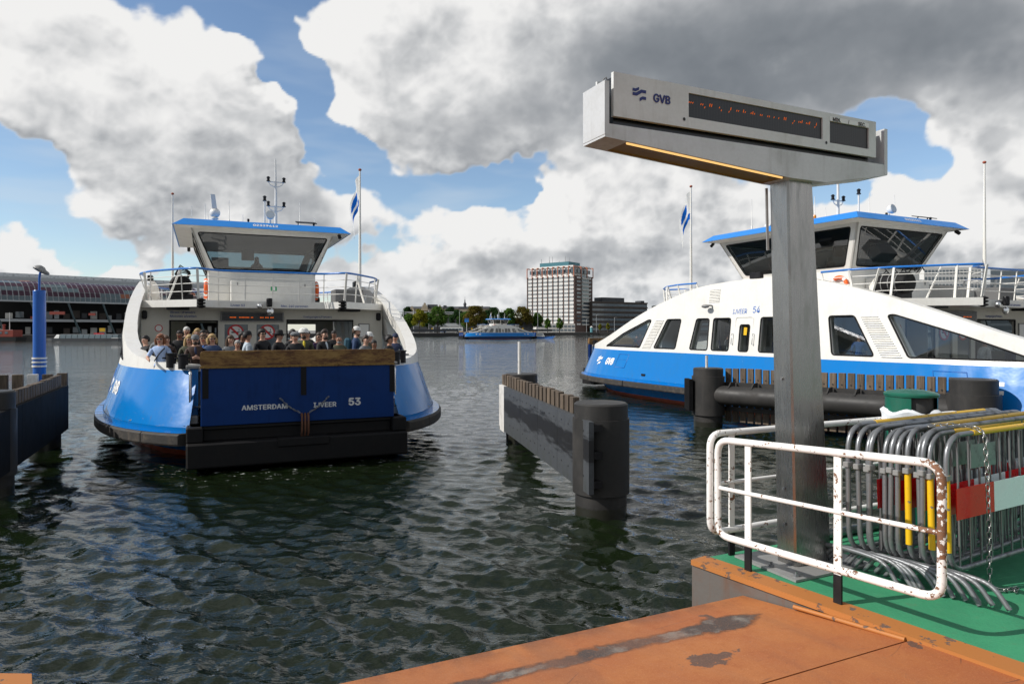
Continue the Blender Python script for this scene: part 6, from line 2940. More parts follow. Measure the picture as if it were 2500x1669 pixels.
# railway viaduct and canopy strip in front of it
mb = MB()
Y = 405
mb.box((fx(985, Y), Y, fz(797, Y)), (fx(1185, Y), Y + 3, fz(789, Y)))
o = mb.build('platform_roof', M_('canopy_steel'))
tag(o, 'long pale platform roof behind the street trees', 'roof')
T = thing('viaduct', 'dark railway viaduct behind the street trees', 'viaduct', (0, 0, 0))
mb = MB()
Y = 430
mb.box((fx(985, Y), Y, 1.7), (fx(1300, Y), Y + 4, fz(775, Y)))
mb.build('wall', M_('dark_slate'), T)
mb = MB()
Y = 425
for (py, s) in ((762, .5), (766, .35)):
    mb.box((fx(975, Y), Y, fz(py, Y) - s / 2), (fx(1215, Y), Y + .6, fz(py, Y) + s / 2))
mb.build('catenary_beam', M_('canopy_steel'), T)
for px in (985, 1010, 1047, 1058, 1122, 1160, 1198, 1225):
    mb = MB()
    mb.tube([(fx(px, Y), Y, 1.7), (fx(px, Y), Y, fz(756, Y))], .22, 6)
    mb.build('catenary_mast', M_('canopy_steel'), T)


# ---- street trees on the quay
def leafmat(name, c0, c1):
    m = bpy.data.materials.new(name)
    m.use_nodes = True
    t = NT(m.node_tree)
    t.n.clear()
    P = coords(t)
    c = t.mix(t.ss(t.noise(P, .55, 4, .6), .3, .7), c0, c1)
    d = t.new('ShaderNodeBsdfDiffuse')
    tl = t.new('ShaderNodeBsdfTranslucent')
    t.l.new(c, d.inputs[0])
    t.l.new(c, tl.inputs[0])
    mx = t.new('ShaderNodeMixShader')
    mx.inputs[0].default_value = .35
    t.l.new(d.outputs[0], mx.inputs[1])
    t.l.new(tl.outputs[0], mx.inputs[2])
    o = t.new('ShaderNodeOutputMaterial')
    t.l.new(mx.outputs[0], o.inputs[0])
    MATS[name] = m


leafmat('leaf_yellow', (.14, .16, .02), (.25, .23, .025))
leafmat('leaf_green', (.045, .10, .02), (.10, .17, .035))
leafmat('leaf_brown', (.085, .095, .02), (.15, .10, .025))
leafmat('leaf_dark', (.018, .045, .018), (.04, .075, .025))
principled('bark', (.06, .048, .035), .9)


def tree(label, px, pyb, pyt, wpx, Y, leaf, seed, name='street_tree', nleaf=3600):
    r = random.Random(seed)
    x = fx(px, Y)
    zt = fz(pyt, Y)
    W = wpx / F * Y / 2 * 1.15
    T = thing(name, label, 'tree', (x, Y, 1.7), 0, 'street trees on the far quay')
    Ht = zt - 1.7
    zc = Ht * .30
    mb = MB()
    mb.tube([(0, 0, 0), (r.uniform(-.2, .2), 0, Ht * .3), (r.uniform(-.3, .3), 0, Ht * .7)], [.35, .26, .08], 8)
    for k in range(7):
        a = r.uniform(0, 2 * pi)
        z = Ht * r.uniform(.25, .5)
        mb.tube([(0, 0, z), (cos(a) * W * .4, sin(a) * W * .4, z + Ht * .16), (cos(a) * W * .7, sin(a) * W * .7, z + Ht * .32)], [.14, .09, .03], 5)
    mb.build('trunk', M_('bark'), T)
    mb = MB()
    clumps = []
    for k in range(46):
        a = r.uniform(0, 2 * pi)
        f = r.uniform(0, 1)
        prof = sin(pi * min(1, .18 + f * .80)) ** .7
        rad = W * prof * r.uniform(.35, .86)
        clumps.append((cos(a) * rad, sin(a) * rad, zc + (Ht - zc) * (.06 + .86 * f), W * r.uniform(.22, .36)))
    for k in range(nleaf):
        cx_, cy_, cz, cr = r.choice(clumps)
        v = Vector((r.gauss(0, 1), r.gauss(0, 1), r.gauss(0, 1))).normalized() * cr * r.uniform(.55, 1.05)
        p = Vector((cx_, cy_, cz)) + v
        if p.z > Ht:
            p.z = Ht - r.uniform(0, .5)
        s = r.uniform(.30, .58)
        nrm_ = (v.normalized() + Vector((r.uniform(-.6, .6), r.uniform(-.6, .6), r.uniform(-.3, .8)))).normalized()
        u = nrm_.orthogonal().normalized()
        w = nrm_.cross(u)
        a = r.uniform(0, pi)
        u, w = u * cos(a) + w * sin(a), w * cos(a) - u * sin(a)
        mb.poly([p - u * s, p - w * s * .6, p + u * s, p + w * s * .6])
    mb.build('crown', M_(leaf), T)
    return T


tree('yellow-green street tree, leftmost of the far row', 1024, 803, 754, 34, 372, 'leaf_yellow', 1)
tree('bright green street tree beside the yellow-green one', 1068, 803, 748, 46, 376, 'leaf_green', 2)
tree('large round tree turning brown behind the distant ferry', 1160, 803, 747, 58, 384, 'leaf_brown', 3, nleaf=5200)
tree('dark tree between the brown tree and the distant ferry mast', 1205, 803, 750, 44, 420, 'leaf_dark', 4)
tree('green tree behind the distant ferry, left of the large olive one', 1242, 803, 752, 34, 420, 'leaf_green', 5)
tree('large olive tree in front of the tall tower', 1274, 803, 748, 46, 425, 'leaf_brown', 6, nleaf=4400)
tree('round green tree at the left foot of the tall tower', 1311, 806, 763, 28, 430, 'leaf_green', 7)
tree('small conical tree at the foot of the tall tower', 1337, 804, 777, 16, 440, 'leaf_green', 8, nleaf=1500)
tree('small pointed tree right of the conical one', 1366, 805, 776, 18, 445, 'leaf_green', 9, nleaf=1500)
tree('dark tree behind the gables at far left of the row', 995, 803, 748, 30, 440, 'leaf_dark', 10)
tree('dark tree between the two stone gables', 1100, 803, 748, 34, 440, 'leaf_dark', 11)
tree('thin young yellowish tree near the dark office block', 1465, 806, 790, 8, 455, 'leaf_yellow', 12, nleaf=700)
tree('thin young tree second from the dark office block', 1484, 806, 788, 9, 455, 'leaf_yellow', 13, nleaf=700)

tree('dark green tree between the bright green and the brown tree', 1118, 803, 756, 40, 410, 'leaf_dark', 21)
tree('mid green tree low behind the blue billboard', 1140, 803, 760, 40, 404, 'leaf_green', 22)
tree('dark green tree just right of the large brown tree', 1190, 803, 757, 40, 408, 'leaf_dark', 23)
tree('mid green tree left of the yellow-green one', 1000, 803, 766, 34, 404, 'leaf_green', 24)
tree('dark green tree between the yellow-green and bright green trees', 1046, 803, 762, 34, 404, 'leaf_dark', 25)
tree('dark green tree half hidden by the distant ferry mast', 1224, 803, 762, 36, 404, 'leaf_dark', 26)

# ---- lamp posts along the quay
for (px, py, wh) in ((1047, 764, 'just right of the bright green street tree'), (1122, 758, 'left of the brown tree'), (1313, 763, 'in front of the tower, beside the round green tree'), (1432, 778, 'at the right foot of the tall tower'), (1456, 768, 'between the tower and the dark office block'), (1500, 775, 'before the middle of the dark office block'), (1540, 780, 'nearest the bow of the moored ferry')):
    Y = 400 if px < 1330 else 450
    T = thing('lamp_post', 'slender grey lamp post ' + wh, 'lamp post', (fx(px, Y), Y, 1.7), 0, 'lamp posts on the far quay')
    h = fz(py, Y) - 1.7
    mb = MB()
    mb.tube([(0, 0, 0), (0, 0, h * .96), (.3, 0, h), (1.4, 0, h)], [.14, .10, .08, .06], 6)
    mb.build('pole', M_('canopy_steel'), T)
    mb = MB()
    mb.box((1.2, -.15, h - .08), (2.0, .15, h + .06), .02)
    mb.build('lamp_head', M_('grey_steel'), T)
# blue notice board, orange traffic signs, advertising column
T = thing('billboard', 'blue square billboard on a post above the far quay', 'billboard', (fx(1139.5, 360), 360, 1.7))
h = fz(777, 360) - 1.7
mb = MB()
mb.cyl((0, 0, 0), (0, 0, h - 1), .16, 8)
mb.build('post', M_('boat_white'), T)
mb = MB()
mb.box((-1.1, -.15, h - 2.0), (1.1, .15, h), .03)
bd = mb.build('board', M_('bus_blue'), T)
mb = MB()
mb.box((-1.0, -.17, h - 1.9), (1.0, -.155, h - 1.0), .01)
mb.build('poster', M_('roof_blue'), bd)
for px, lab in ((1055, 'small orange sign left of the bus'), (1152, 'small orange sign right of the bus'), (1276, 'small orange sign right of the distant ferry')):
    T = thing('traffic_sign', lab + ' on the far quay', 'sign', (fx(px, 360), 360, 1.7))
    mb = MB()
    mb.cyl((0, 0, 0), (0, 0, 2.0), .06, 6)
    mb.build('post', M_('grey_steel'), T)
    mb = MB()
    mb.tube([(0, -.06, 2.2), (0, -.10, 2.2)], .5, 14)
    mb.build('disc', M_('sign_yellow'), T)
T = thing('advertising_column', 'round pale blue advertising column near the dark office block', 'column', (fx(1444, 452), 452, 1.7))
mb = MB()
mb.lathe([(0, 3.9), (.5, 3.6), (.95, 3.3), (.85, 3.2), (.85, 0)], (0, 0, 0), 14)
mb.build('drum', principled('poster_teal', (.12, .32, .36), .6), T)
mb = MB()
mb.lathe([(0, 4.2), (.4, 4.1), (1.05, 3.35), (1.05, 3.22)], (0, 0, 0), 14)
mb.build('cap', M_('pale_concrete'), T)


# ---- bus
def make_bus(label, px, Y, L=11.0):
    T = thing('bus', label, 'bus', (fx(px, Y), Y, 1.71))
    mb = MB()
    mb.box((-L / 2, -1.25, .35), (L / 2, 1.25, 3.0), .18)
    mb.build('body', M_('boat_white'), T)
    for k in range(6):
        mb = MB()
        x0 = -L / 2 + .9 + k * (L - 1.4) / 6
        mb.box((x0, -1.275, 1.25), (x0 + (L - 1.4) / 6 - .18, -1.252, 2.5), .02)
        mb.build('window', M_('far_glass'), T)
    mb = MB()
    mb.box((-L / 2 - .02, -1.1, 1.1), (-L / 2 - .001, 1.1, 2.6), .02)
    mb.build('windscreen', M_('far_glass'), T)
    mb = MB()
    mb.box((-L / 2 + .1, -1.27, .5), (-L / 2 + 3, -1.251, 1.15))
    mb.build('stripe', M_('bus_blue'), T)
    for x0 in (-L / 2 + 2.2, L / 2 - 2.8):
        mb = MB()
        mb.tube([(x0, -1.28, .48), (x0, -1.0, .48)], .48, 16)
        mb.build('wheel', M_('black_rubber'), T)


make_bus('white and blue city bus parked on the far quay', 1103, 366, 12)

# ---- floating landing stage in front of the far quay
T = thing('landing_stage', 'long black floating landing stage along the far quay', 'jetty', (0, 0, 0))
a = Vector((fx(985, 338), 338, 0))
b = Vector((fx(1350, 400), 400, 0))
mb = MB()
mb.bar(a + UP * .75, b + UP * .75, 4, 1.5)
mb.build('pontoon', M_('asphalt_dark'), T)
mb = MB()
d = (b - a).normalized()
mb.bar(a + Vector((0, 7, 3.1)), b + Vector((0, 7, 3.1)), .3, 1.2)
mb.build('fence', M_('dark_slate'), T)
for k in range(11):
    p = a.lerp(b, (k + .5) / 11)
    mb = MB()
    mb.tube([p + UP * 1.4 + d * -.6, p + UP * 2.4 + d * -.6, p + UP * 2.4 + d * .6, p + UP * 1.4 + d * .6], .06, 5)
    mb.build('hoop', M_('boat_white'), T)


# ---- boats
def make_barge():
    Y = 206
    T = thing('barge', 'red-hulled work barge moored below the station', 'boat', (fx(5, Y), Y, 0))
    mb = MB()
    mb.hexa([(-9, -2, -.5), (5.3, -2, -.5), (5.3, 2, -.5), (-9, 2, -.5), (-9.6, -2.3, 1.2), (6.0, -2.3, 1.2), (6.0, 2.3, 1.2), (-9.6, 2.3, 1.2)])
    mb.build('hull', M_('asphalt_dark'), T)
    mb = MB()
    mb.box((-9, -2, 1.2), (4.8, 2, 3.3), .08)
    mb.build('deckhouse', M_('barge_red'), T)
    for x0 in (-3, .5, 2.3):
        mb = MB()
        mb.box((x0, -2.05, 2.1), (x0 + .9, -2.005, 2.8), .02)
        mb.build('window', M_('far_glass'), T)
    mb = MB()
    mb.cyl((.6, 0, 3.3), (.6, 0, 4.6), .32, 12)
    mb.lathe([(.3, 0), (.5, .15), (.5, .3), (0, .4)], (.6, 0, 4.6), 12)
    mb.build('funnel', M_('barge_red'), T)
    mb = MB()
    mb.tube([(2.3, 0, 3.2), (2.3, 0, 8.6)], [.12, .07], 8)
    mb.build('mast', M_('boat_white'), T)


make_barge()


def make_tourboat():
    Y = 207
    T = thing('tour_boat', 'long low glass-roofed tour boat passing below the station', 'boat', (fx(215, Y), Y, 0))
    mb = MB()
    L = 10.0
    pl = [(-L - 2.6, 0), (-L, -1.6), (L, -1.6), (L, 1.6), (-L, 1.6)]
    mb.prism([(x, y, -.3) for x, y in pl], (0, 0, 1.1))
    mb.build('hull', M_('dark_slate'), T)
    for k in range(10):
        x0 = -7.6 + k * 1.75
        mb = MB()
        mb.hexa([(x0, -1.45, .8), (x0 + 1.6, -1.45, .8), (x0 + 1.6, 1.45, .8), (x0, 1.45, .8), (x0, -1.1, 1.9), (x0 + 1.6, -1.1, 1.9), (x0 + 1.6, 1.1, 1.9), (x0, 1.1, 1.9)])
        mb.build('window', M_('canopy_glass'), T)
    mb = MB()
    mb.box((-7.7, -1.12, 1.9), (L, 1.12, 1.98), .02)
    mb.build('roof', M_('canopy_steel'), T)
    mb = MB()
    mb.hexa([(-9.6, -1.2, .8), (-8.0, -1.3, .8), (-8.0, 1.3, .8), (-9.6, 1.2, .8), (-8.9, -.9, 1.9), (-8.0, -1.0, 1.9), (-8.0, 1.0, 1.9), (-8.9, .9, 1.9)])
    mb.build('wheelhouse', M_('boat_white'), T)
    mb = MB()
    mb.box((L - 2, -1.64, .75), (L, 1.64, .95), .02)
    mb.build('stern_rail', M_('boat_white'), T)


make_tourboat()


def make_launch():
    Y = 262
    T = thing('motor_launch', 'small white and blue motor launch right of the distant ferry', 'boat', (fx(1320, Y), Y, 0))
    mb = MB()
    mb.hexa([(-4.6, -1.2, -.3), (4.2, -1.0, -.3), (4.2, 1.0, -.3), (-4.6, 1.2, -.3), (-4.8, -1.4, .7), (5.6, -.3, .95), (5.6, .3, .95), (-4.8, 1.4, .7)])
    mb.build('hull', M_('bus_blue'), T)
    mb = MB()
    mb.hexa([(-1.8, -1, .75), (1.6, -.9, .8), (1.6, .9, .8), (-1.8, 1, .75), (-1.5, -.9, 2.0), (.9, -.8, 2.0), (.9, .8, 2.0), (-1.5, .9, 2.0)])
    c = mb.build('cabin', M_('boat_white'), T)
    mb = MB()
    mb.box((-1.3, -.99, 1.35), (.8, -.93, 1.85), .01)
    mb.build('window', M_('far_glass'), c)
    mb = MB()
    mb.tube([(-1.0, 0, 2.0), (-1.0, 0, 3.2)], .05, 6)
    mb.build('mast', M_('boat_white'), T)


make_launch()
# wake of the launch and the passing tour boat
FERRY3 = make_ferry('52', 'small distant blue and white ferry crossing in the middle of the river', (fx(1216, 256), 256, 0), radians(-66), 0, arch_text=False)
# ------------------------------------------------------------------ people
def body_mesh(pose):
    """one continuous figure 1.76 m tall, facing +x, grown from a skeleton"""
    V, E, R = [], [], []

    def add(p, r, par=None):
        V.append(Vector(p))
        R.append(r if isinstance(r, tuple) else (r, r))
        if par is not None:
            E.append((par, len(V) - 1))
        return len(V) - 1
    seat = pose == 'sit'
    dz = -.43 if seat else 0.0
    pel = add((0, 0, .95 + dz), (.125, .155))
    wst = add((.005, 0, 1.08 + dz), (.105, .14), pel)
    chs = add((.0, 0, 1.27 + dz), (.120, .165), wst)
    upc = add((-.01, 0, 1.40 + dz), (.095, .13), chs)
    nk = add((.0, 0, 1.485 + dz), .056, upc)
    jaw = add((.022, 0, 1.555 + dz), (.070, .064), nk)
    hd = add((.012, 0, 1.635 + dz), (.094, .078), jaw)
    crn = add((.0, 0, 1.695 + dz), (.082, .070), hd)
    add((.118, 0, 1.612 + dz), .013, hd)            # nose
    segs = {}
    for s in (-1, 1):
        sh = add((-.005, s * .175, 1.395 + dz), .066, upc)
        if pose == 'rest' and s < 0:
            el = add((.16, s * .27, 1.17), .046, sh)
            wr = add((.36, s * .20, 1.13), .032, el)
            hn = add((.45, s * .17, 1.115), (.042, .020), wr)
        elif pose == 'fold':
            el = add((.05, s * .25, 1.13), .047, sh)
            wr = add((.24, s * .09, 1.17), .033, el)
            hn = add((.27, s * .0, 1.20), (.042, .024), wr)
        elif seat:
            el = add((.12, s * .25, 1.14 + dz), .047, sh)
            wr = add((.36, s * .20, 1.10 + dz), .033, el)
            hn = add((.44, s * .17, 1.11 + dz), (.042, .022), wr)
        else:
            el = add((-.01, s * .245, 1.12), .047, sh)
            wr = add((.07, s * .265, .88), .033, el)
            hn = add((.09, s * .26, .80), (.026, .042), wr)
        # fingers and thumb
        d = (V[hn] - V[wr]).normalized()
        sd = Vector((0, 0, 1)) if abs(d.z) < .8 else Vector((1, 0, 0))
        for q in (-1.5, -.5, .5, 1.5):
            add(V[hn] + d * (.075 - .01 * abs(q)) + sd * (.016 * q) + Vector((.0, 0, -.012)), .008, hn)
        add(V[hn] + d * .02 + sd * .05 + Vector((.015, 0, 0)), .010, hn)
        hp = add((0, s * .09, .90 + dz), .098, pel)
        if seat:
            kn = add((.44, s * .12, .90 + dz), .068, hp)
            an = add((.46, s * .12, .09), .045, kn)
        else:
            kn = add((.015, s * .10, .50), .066, hp)
            an = add((-.01, s * .105, .09), .044, kn)
        add((.06, s * .11, .045), .042, an)
        add((.17, s * .12, .035), .034, len(V) - 1)
        segs[s] = (V[sh].copy(), V[el].copy(), V[wr].copy(), V[hn].copy())
    me = bpy.data.meshes.new('figure')
    me.from_pydata(V, E, [])
    o = bpy.data.objects.new('figure', me)
    COL.objects.link(o)
    md = o.modifiers.new('skin', 'SKIN')
    md.use_smooth_shade = True
    for i, sv in enumerate(me.skin_vertices[0].data):
        sv.radius = R[i]
        sv.use_root = (i == 0)
    sb = o.modifiers.new('sub', 'SUBSURF')
    sb.levels = sb.render_levels = 2
    dg = bpy.context.evaluated_depsgraph_get()
    out = bpy.data.meshes.new_from_object(o.evaluated_get(dg))
    bpy.data.objects.remove(o)
    # regions: 0 skin, 1 top, 2 trousers, 3 shoes, 4 sleeve below the elbow
    idx = []

    def dseg(p, a, b):
        ab_ = b - a
        t_ = max(0, min(1, (p - a).dot(ab_) / ab_.length_squared))
        return (p - a - ab_ * t_).length
    for f in out.polygons:
        c = f.center
        k = 1
        if c.z > 1.47 + dz and abs(c.y) < .13:
            k = 0
        elif c.z < .96 + dz + (.0 if not seat else .02):
            k = 2
        if c.z < .11:
            k = 3
        for s in (-1, 1):
            sh, el, wr, hn = segs[s]
            d1 = dseg(c, el, wr)
            d2 = (c - hn).length
            if d2 < .10 and dseg(c, wr, hn + (hn - wr)) < .07:
                k = 0
            elif d1 < .062 and (c - sh).length > .2:
                k = 4
        idx.append(k)
    out.polygons.foreach_set('material_index', idx)
    out.polygons.foreach_set('use_smooth', [True] * len(idx))
    return out


POSES = {k: body_mesh(k) for k in ('stand', 'fold', 'rest', 'sit')}
HEAD = Vector((.006, 0, 1.635))


def flat_mat(name, c, rough=.8):
    def f(t, b):
        P = coords(t)
        n_ = t.noise(P, 26, 4, .6)
        n2 = t.noise(P, 6, 3, .5)
        k = t.m('ADD', t.m('MULTIPLY', n_, .5), t.m('MULTIPLY', n2, .5))
        t.l.new(t.mix(t.ss(k, .3, .7), tuple(x * .72 for x in c), tuple(min(1, x * 1.15) for x in c)), b.inputs['Base Color'])
        bump(t, b, n2, .012)
    return principled(name, c, rough, build=f)


SKIN = {'a': flat_mat('skin_light', (.52, .30, .21), .55), 'b': flat_mat('skin_tan', (.40, .21, .135), .55), 'c': flat_mat('skin_brown', (.20, .10, .06), .55)}
CL = {
    'lightblue': (.36, .48, .72), 'navy': (.018, .028, .07), 'black': (.012, .012, .014), 'brown': (.055, .03, .022), 'grey': (.16, .17, .18), 'paleblue': (.45, .52, .58),
    'olive': (.07, .075, .045), 'yellow': (.60, .48, .03), 'white': (.68, .68, .66), 'blue': (.04, .12, .38), 'red': (.42, .03, .025), 'pink': (.58, .27, .28), 'green': (.10, .38, .20), 'teal': (.02, .08, .12), 'darkblue': (.03, .06, .14), 'jeans': (.05, .08, .15), 'purple': (.05, .02, .08),
}
CL = {k: flat_mat('cloth_' + k, v) for k, v in CL.items()}
HR = {'auburn': (.18, .06, .02), 'black': (.010, .008, .008), 'dark': (.03, .018, .012), 'brown': (.07, .038, .02), 'blond': (.36, .24, .10), 'grey': (.28, .27, .26), 'white': (.6, .6, .58)}
HR = {k: flat_mat('hair_' + k, v, .6) for k, v in HR.items()}


def hair(root, style, col, dz, seed):
    r = random.Random(seed)
    c = HEAD + Vector((0, 0, dz))
    mb = MB()
    n, m = 20, 12
    grid = []
    for i in range(m + 1):
        th = pi * i / m
        row = []
        for j in range(n):
            ph = 2 * pi * j / n
            d = Vector((sin(th) * cos(ph), sin(th) * sin(ph), cos(th)))
            face = max(0, d.x)
            lim = .05 if d.x > .30 else ((-.02 if d.x > -.25 else -.55) if style in ('short', 'curly', 'quiff') else -.9)
            k = 1.03 + .02 * sin(11 * ph + seed) * sin(th)
            if style == 'curly':
                k = 1.16 + .06 * sin(7 * ph + 5 * th)
            if style == 'quiff' and d.z > .5 and d.x > 0:
                k = 1.2
            if style in ('long', 'bob'):
                k = 1.12
            p = Vector((d.x * .112, d.y * .095, d.z * .125)) * k * (1 + .02 * sin(9 * ph + 3 * th + seed))
            # uncover the face
            if d.x > .25 and d.z < .42:
                p = Vector((d.x * .085, d.y * .075, d.z * .10))
            if d.z < lim:
                p.z = lim * .125
                p *= .9
            row.append(mb.av(c + Vector((-.012, 0, .012)) + p))
        grid.append(row)
    for i in range(m):
        for j in range(n):
            mb.face((grid[i][j], grid[i + 1][j], grid[i + 1][(j + 1) % n], grid[i][(j + 1) % n]), True)
    if style in ('long', 'bob'):
        ln_ = .30 if style == 'long' else .16
        for s in (-1, 1):
            for q in range(5):
                a = radians(70 + q * 26) * s
                x, y = cos(a) * .085 - .02, sin(a) * .092
                z0 = c.z + .03
                mb.tube([(x, y, z0), (x * 1.1, y * 1.12, z0 - ln_ * .45), (x * 1.05 + .01, y * 1.18, z0 - ln_)], [.036, .040, .016], 7)
    mb.build('hair', HR[col], root)


def headgear(root, kind, col, dz, brimdir=1):
    c = HEAD + Vector((-.004, 0, dz))
    mb = MB()
    m = CL[col]
    if kind == 'cap':
        mb.lathe([(.0, .142), (.05, .138), (.09, .112), (.107, .06), (.110, .028)], c, 18)
        for v_ in mb.v:
            v_.y = c.y + (v_.y - c.y) * .90
        pts = []
        for k in range(9):
            a = radians(-52 + 13 * k)
            pts.append((cos(a), sin(a)))
        top = [mb.av(c + Vector((.09 * x, .09 * y, .036))) for x, y in pts] + [mb.av(c + Vector((.09 * x + .085 * max(.25, x), .095 * y, .018))) for x, y in reversed(pts)]
        mb.face(top)
    elif kind == 'flatcap':
        mb.lathe([(.0, .135), (.07, .132), (.118, .095), (.122, .06), (.100, .035)], c + Vector((.012, 0, 0)), 18)
    elif kind == 'hat':
        mb.lathe([(.0, .150), (.07, .155), (.092, .13), (.104, .055), (.106, .045), (.168, .040), (.176, .050), (.166, .030), (.10, .028)], c, 22)
    elif kind == 'helmet':
        mb.lathe([(.0, .168), (.06, .160), (.105, .12), (.128, .06), (.130, .035), (.11, .025)], c, 18)
        o = mb.build('helmet', m, root)
        for k in range(-2, 3):
            st = MB()
            st.tube([c + Vector((.10, .022 * k, .118)), c + Vector((0, .026 * k, .172 - abs(k) * .012)), c + Vector((-.10, .022 * k, .118))], .007, 5)
            st.build('vent_slot', CL['black'], o)
        return
    mb.build('hat' if kind == 'hat' else 'cap', m, root)


def person(label, loc, yaw, h, pose='stand', skin='a', top='black', legs='jeans', sleeve=None, hairs=('short', 'dark'), gear=None, shades=False, beard=None, inner=None, group=None, bag=None, seed=1):
    T = thing('person', label, 'person', loc, yaw, group)
    T.scale = (h / 1.76 * (.97 + .08 * ((seed * 7) % 5) / 5), h / 1.76 * (.95 + .12 * ((seed * 3) % 7) / 7), h / 1.76)
    T.rotation_euler = (radians(((seed * 5) % 9 - 4) * .7), radians(((seed * 11) % 7 - 2) * .9), yaw)
    dz = -.43 if pose == 'sit' else 0.0
    me = POSES[pose].copy()
    me.name = 'body'
    sl = SKIN[skin] if sleeve == 'short' else CL[sleeve or top]
    for m in (SKIN[skin], CL[top], CL[legs], CL['black'], sl):
        me.materials.append(m)
    link('body', me, T)
    c = HEAD + Vector((0, 0, dz))
    if hairs:
        hair(T, hairs[0], hairs[1], dz, seed)
    if gear:
        headgear(T, gear[0], gear[1], dz)
    # face: eyes or sunglasses, mouth
    mb = MB()
    if shades:
        for s in (-1, 1):
            mb.sphere(c + Vector((.092, s * .036, .012)), .026, 8, 6, (.45, 1.1, .8))
        mb.tube([c + Vector((.0, -.086, .016)), c + Vector((.085, -.064, .018)), c + Vector((.104, 0, .018)), c + Vector((.085, .064, .018)), c + Vector((0, .086, .016))], .006, 5)
        mb.build('sunglasses', M_('display_black'), T)
    else:
        for s in (-1, 1):
            mb.sphere(c + Vector((.092, s * .033, .008)), .011, 6, 4)
            mb.tube([c + Vector((.096, s * .018, .030)), c + Vector((.088, s * .052, .031))], .005, 5)
        mb.build('eyes', HR['dark'], T)
    mb = MB()
    mb.tube([c + Vector((.085, -.024, -.062)), c + Vector((.094, 0, -.062)), c + Vector((.085, .024, -.062))], .006, 5)
    mb.build('mouth', CL['red'] if not beard else HR['dark'], T)
    for s in (-1, 1):
        mb = MB()
        mb.sphere(c + Vector((-.006, s * .080, -.002)), .026, 8, 6, (.6, .4, 1.1))
        mb.build('ear', SKIN[skin], T)
    if beard:
        mb = MB()
        mb.sphere(c + Vector((.032, 0, -.088)), .068, 14, 8, (1.0, .96, .72))
        mb.build('beard', HR[beard], T)
    if inner:
        mb = MB()
        mb.sphere(Vector((.058, 0, 1.26 + dz)), .098, 14, 12, (.80, .56, 2.05))
        mb.build('shirt_front', CL[inner], T)
    if bag:
        mb = MB()
        if bag == 'strap':
            mb.tube([(.10, .12, 1.42), (.135, 0, 1.27), (.125, -.12, 1.08)], .016, 6)
            mb.build('strap', CL['black'], T)
        else:
            mb.box((-.30, -.15, 1.05), (-.12, .15, 1.45), .05)
            mb.build('backpack', CL[bag], T)
            for s in (-1, 1):
                st = MB()
                st.tube([(-.10, s * .11, 1.44), (.07, s * .12, 1.43), (.135, s * .11, 1.28), (.06, s * .15, 1.1)], .018, 6)
                st.build('strap', CL[bag], T)
    return T


GP = 'passengers on the deck of the arriving ferry'
f1x, f1y, f1t = -11.165, 30.097, .424


def on_ferry1(px, py, s):
    """deck position at station s under image column px; also the height seen at row py"""
    c, si = cos(f1t), sin(f1t)
    dx = (px - 1250) / F
    Y = (s + f1x * si - f1y * c) / (dx * si - c)
    return dx * Y, Y, H - (py - YH) / F * Y


BOW = f1t - pi / 2


def p1(label, cx, cy, s, turn=0.0, **kw):
    X, Y, z = on_ferry1(330 + cx * .2852, 720 + cy * .2852, s)
    h = max(1.5, min(1.98, z - 1.45))
    face = BOW + turn
    person(label, (X, Y, 1.452), face, h, group=GP, seed=int(cx), **kw)


p1('woman with auburn hair and sunglasses in a light blue shirt, arm on the bulwark', 228, 340, 12.35, -.15, pose='rest', top='lightblue', sleeve='short', hairs=('bob', 'auburn'), shades=True, bag='strap')
p1('bald older man behind the woman in light blue', 200, 305, 10.9, .1, hairs=None, top='grey')
p1('dark-haired man in black at the far left of the deck', 122, 347, 10.6, -.9, top='black', hairs=('short', 'black'))
p1('brown-haired man half hidden behind the auburn-haired woman', 282, 348, 11.2, .3, top='brown', hairs=('short', 'brown'))
p1('woman with long fair hair and sunglasses left of the grey-capped man', 432, 342, 12.0, .1, top='olive', hairs=('long', 'blond'), shades=True)
p1('bearded man in grey cap and open brown jacket beside the ramp', 512, 342, 12.9, .1, pose='fold', top='brown', hairs=('short', 'dark'), gear=('cap', 'grey'), shades=True, beard='dark', inner='navy')
p1('man in sunglasses with dark vest over a blue shirt', 597, 333, 12.2, 0, top='navy', sleeve='blue', hairs=('short', 'brown'), shades=True, inner='blue')
p1('blonde woman in sunglasses and dark blue jacket', 667, 337, 12.5, .2, top='darkblue', hairs=('bob', 'blond'), shades=True)
p1('white-haired person far back in the left passage', 440, 274, 7.0, .2, top='black', hairs=('short', 'white'))
p1('fair-haired woman far back in the left passage', 515, 290, 7.4, -.2, top='black', hairs=('bob', 'blond'))
p1('dark-haired person far back, left of the display', 575, 300, 7.6, .4, top='black', hairs=('short', 'black'))
p1('dark-haired person far back, right edge of the left passage', 635, 303, 7.2, -.3, top='navy', hairs=('short', 'dark'))
p1('person with dark hair in the left passage behind the bald man', 375, 305, 8.0, .0, top='black', hairs=('short', 'black'), skin='c')
p1('woman with long brown hair and glasses under the smoking sign', 820, 347, 12.0, .15, top='grey', hairs=('long', 'brown'))
p1('short man with thin hair and glasses just above the ramp', 868, 388, 13.0, .2, skin='b', top='black', hairs=('short', 'grey'))
p1('dark-haired person in front of the first smoking sign', 900, 318, 10.6, .6, top='black', hairs=('curly', 'black'), skin='c')
p1('man in black cap and pale grey-blue shirt with a yellow print, looking away', 968, 308, 12.3, 1.6, top='paleblue', hairs=('short', 'black'), gear=('cap', 'black'), skin='b')
p1('man in black coat and sunglasses before the second smoking sign', 1105, 295, 11.4, .5, top='black', hairs=('curly', 'black'), shades=True)
p1('man in black hat and black jacket looking right', 1212, 307, 12.7, .9, top='black', hairs=('short', 'black'), gear=('hat', 'black'), shades=True)
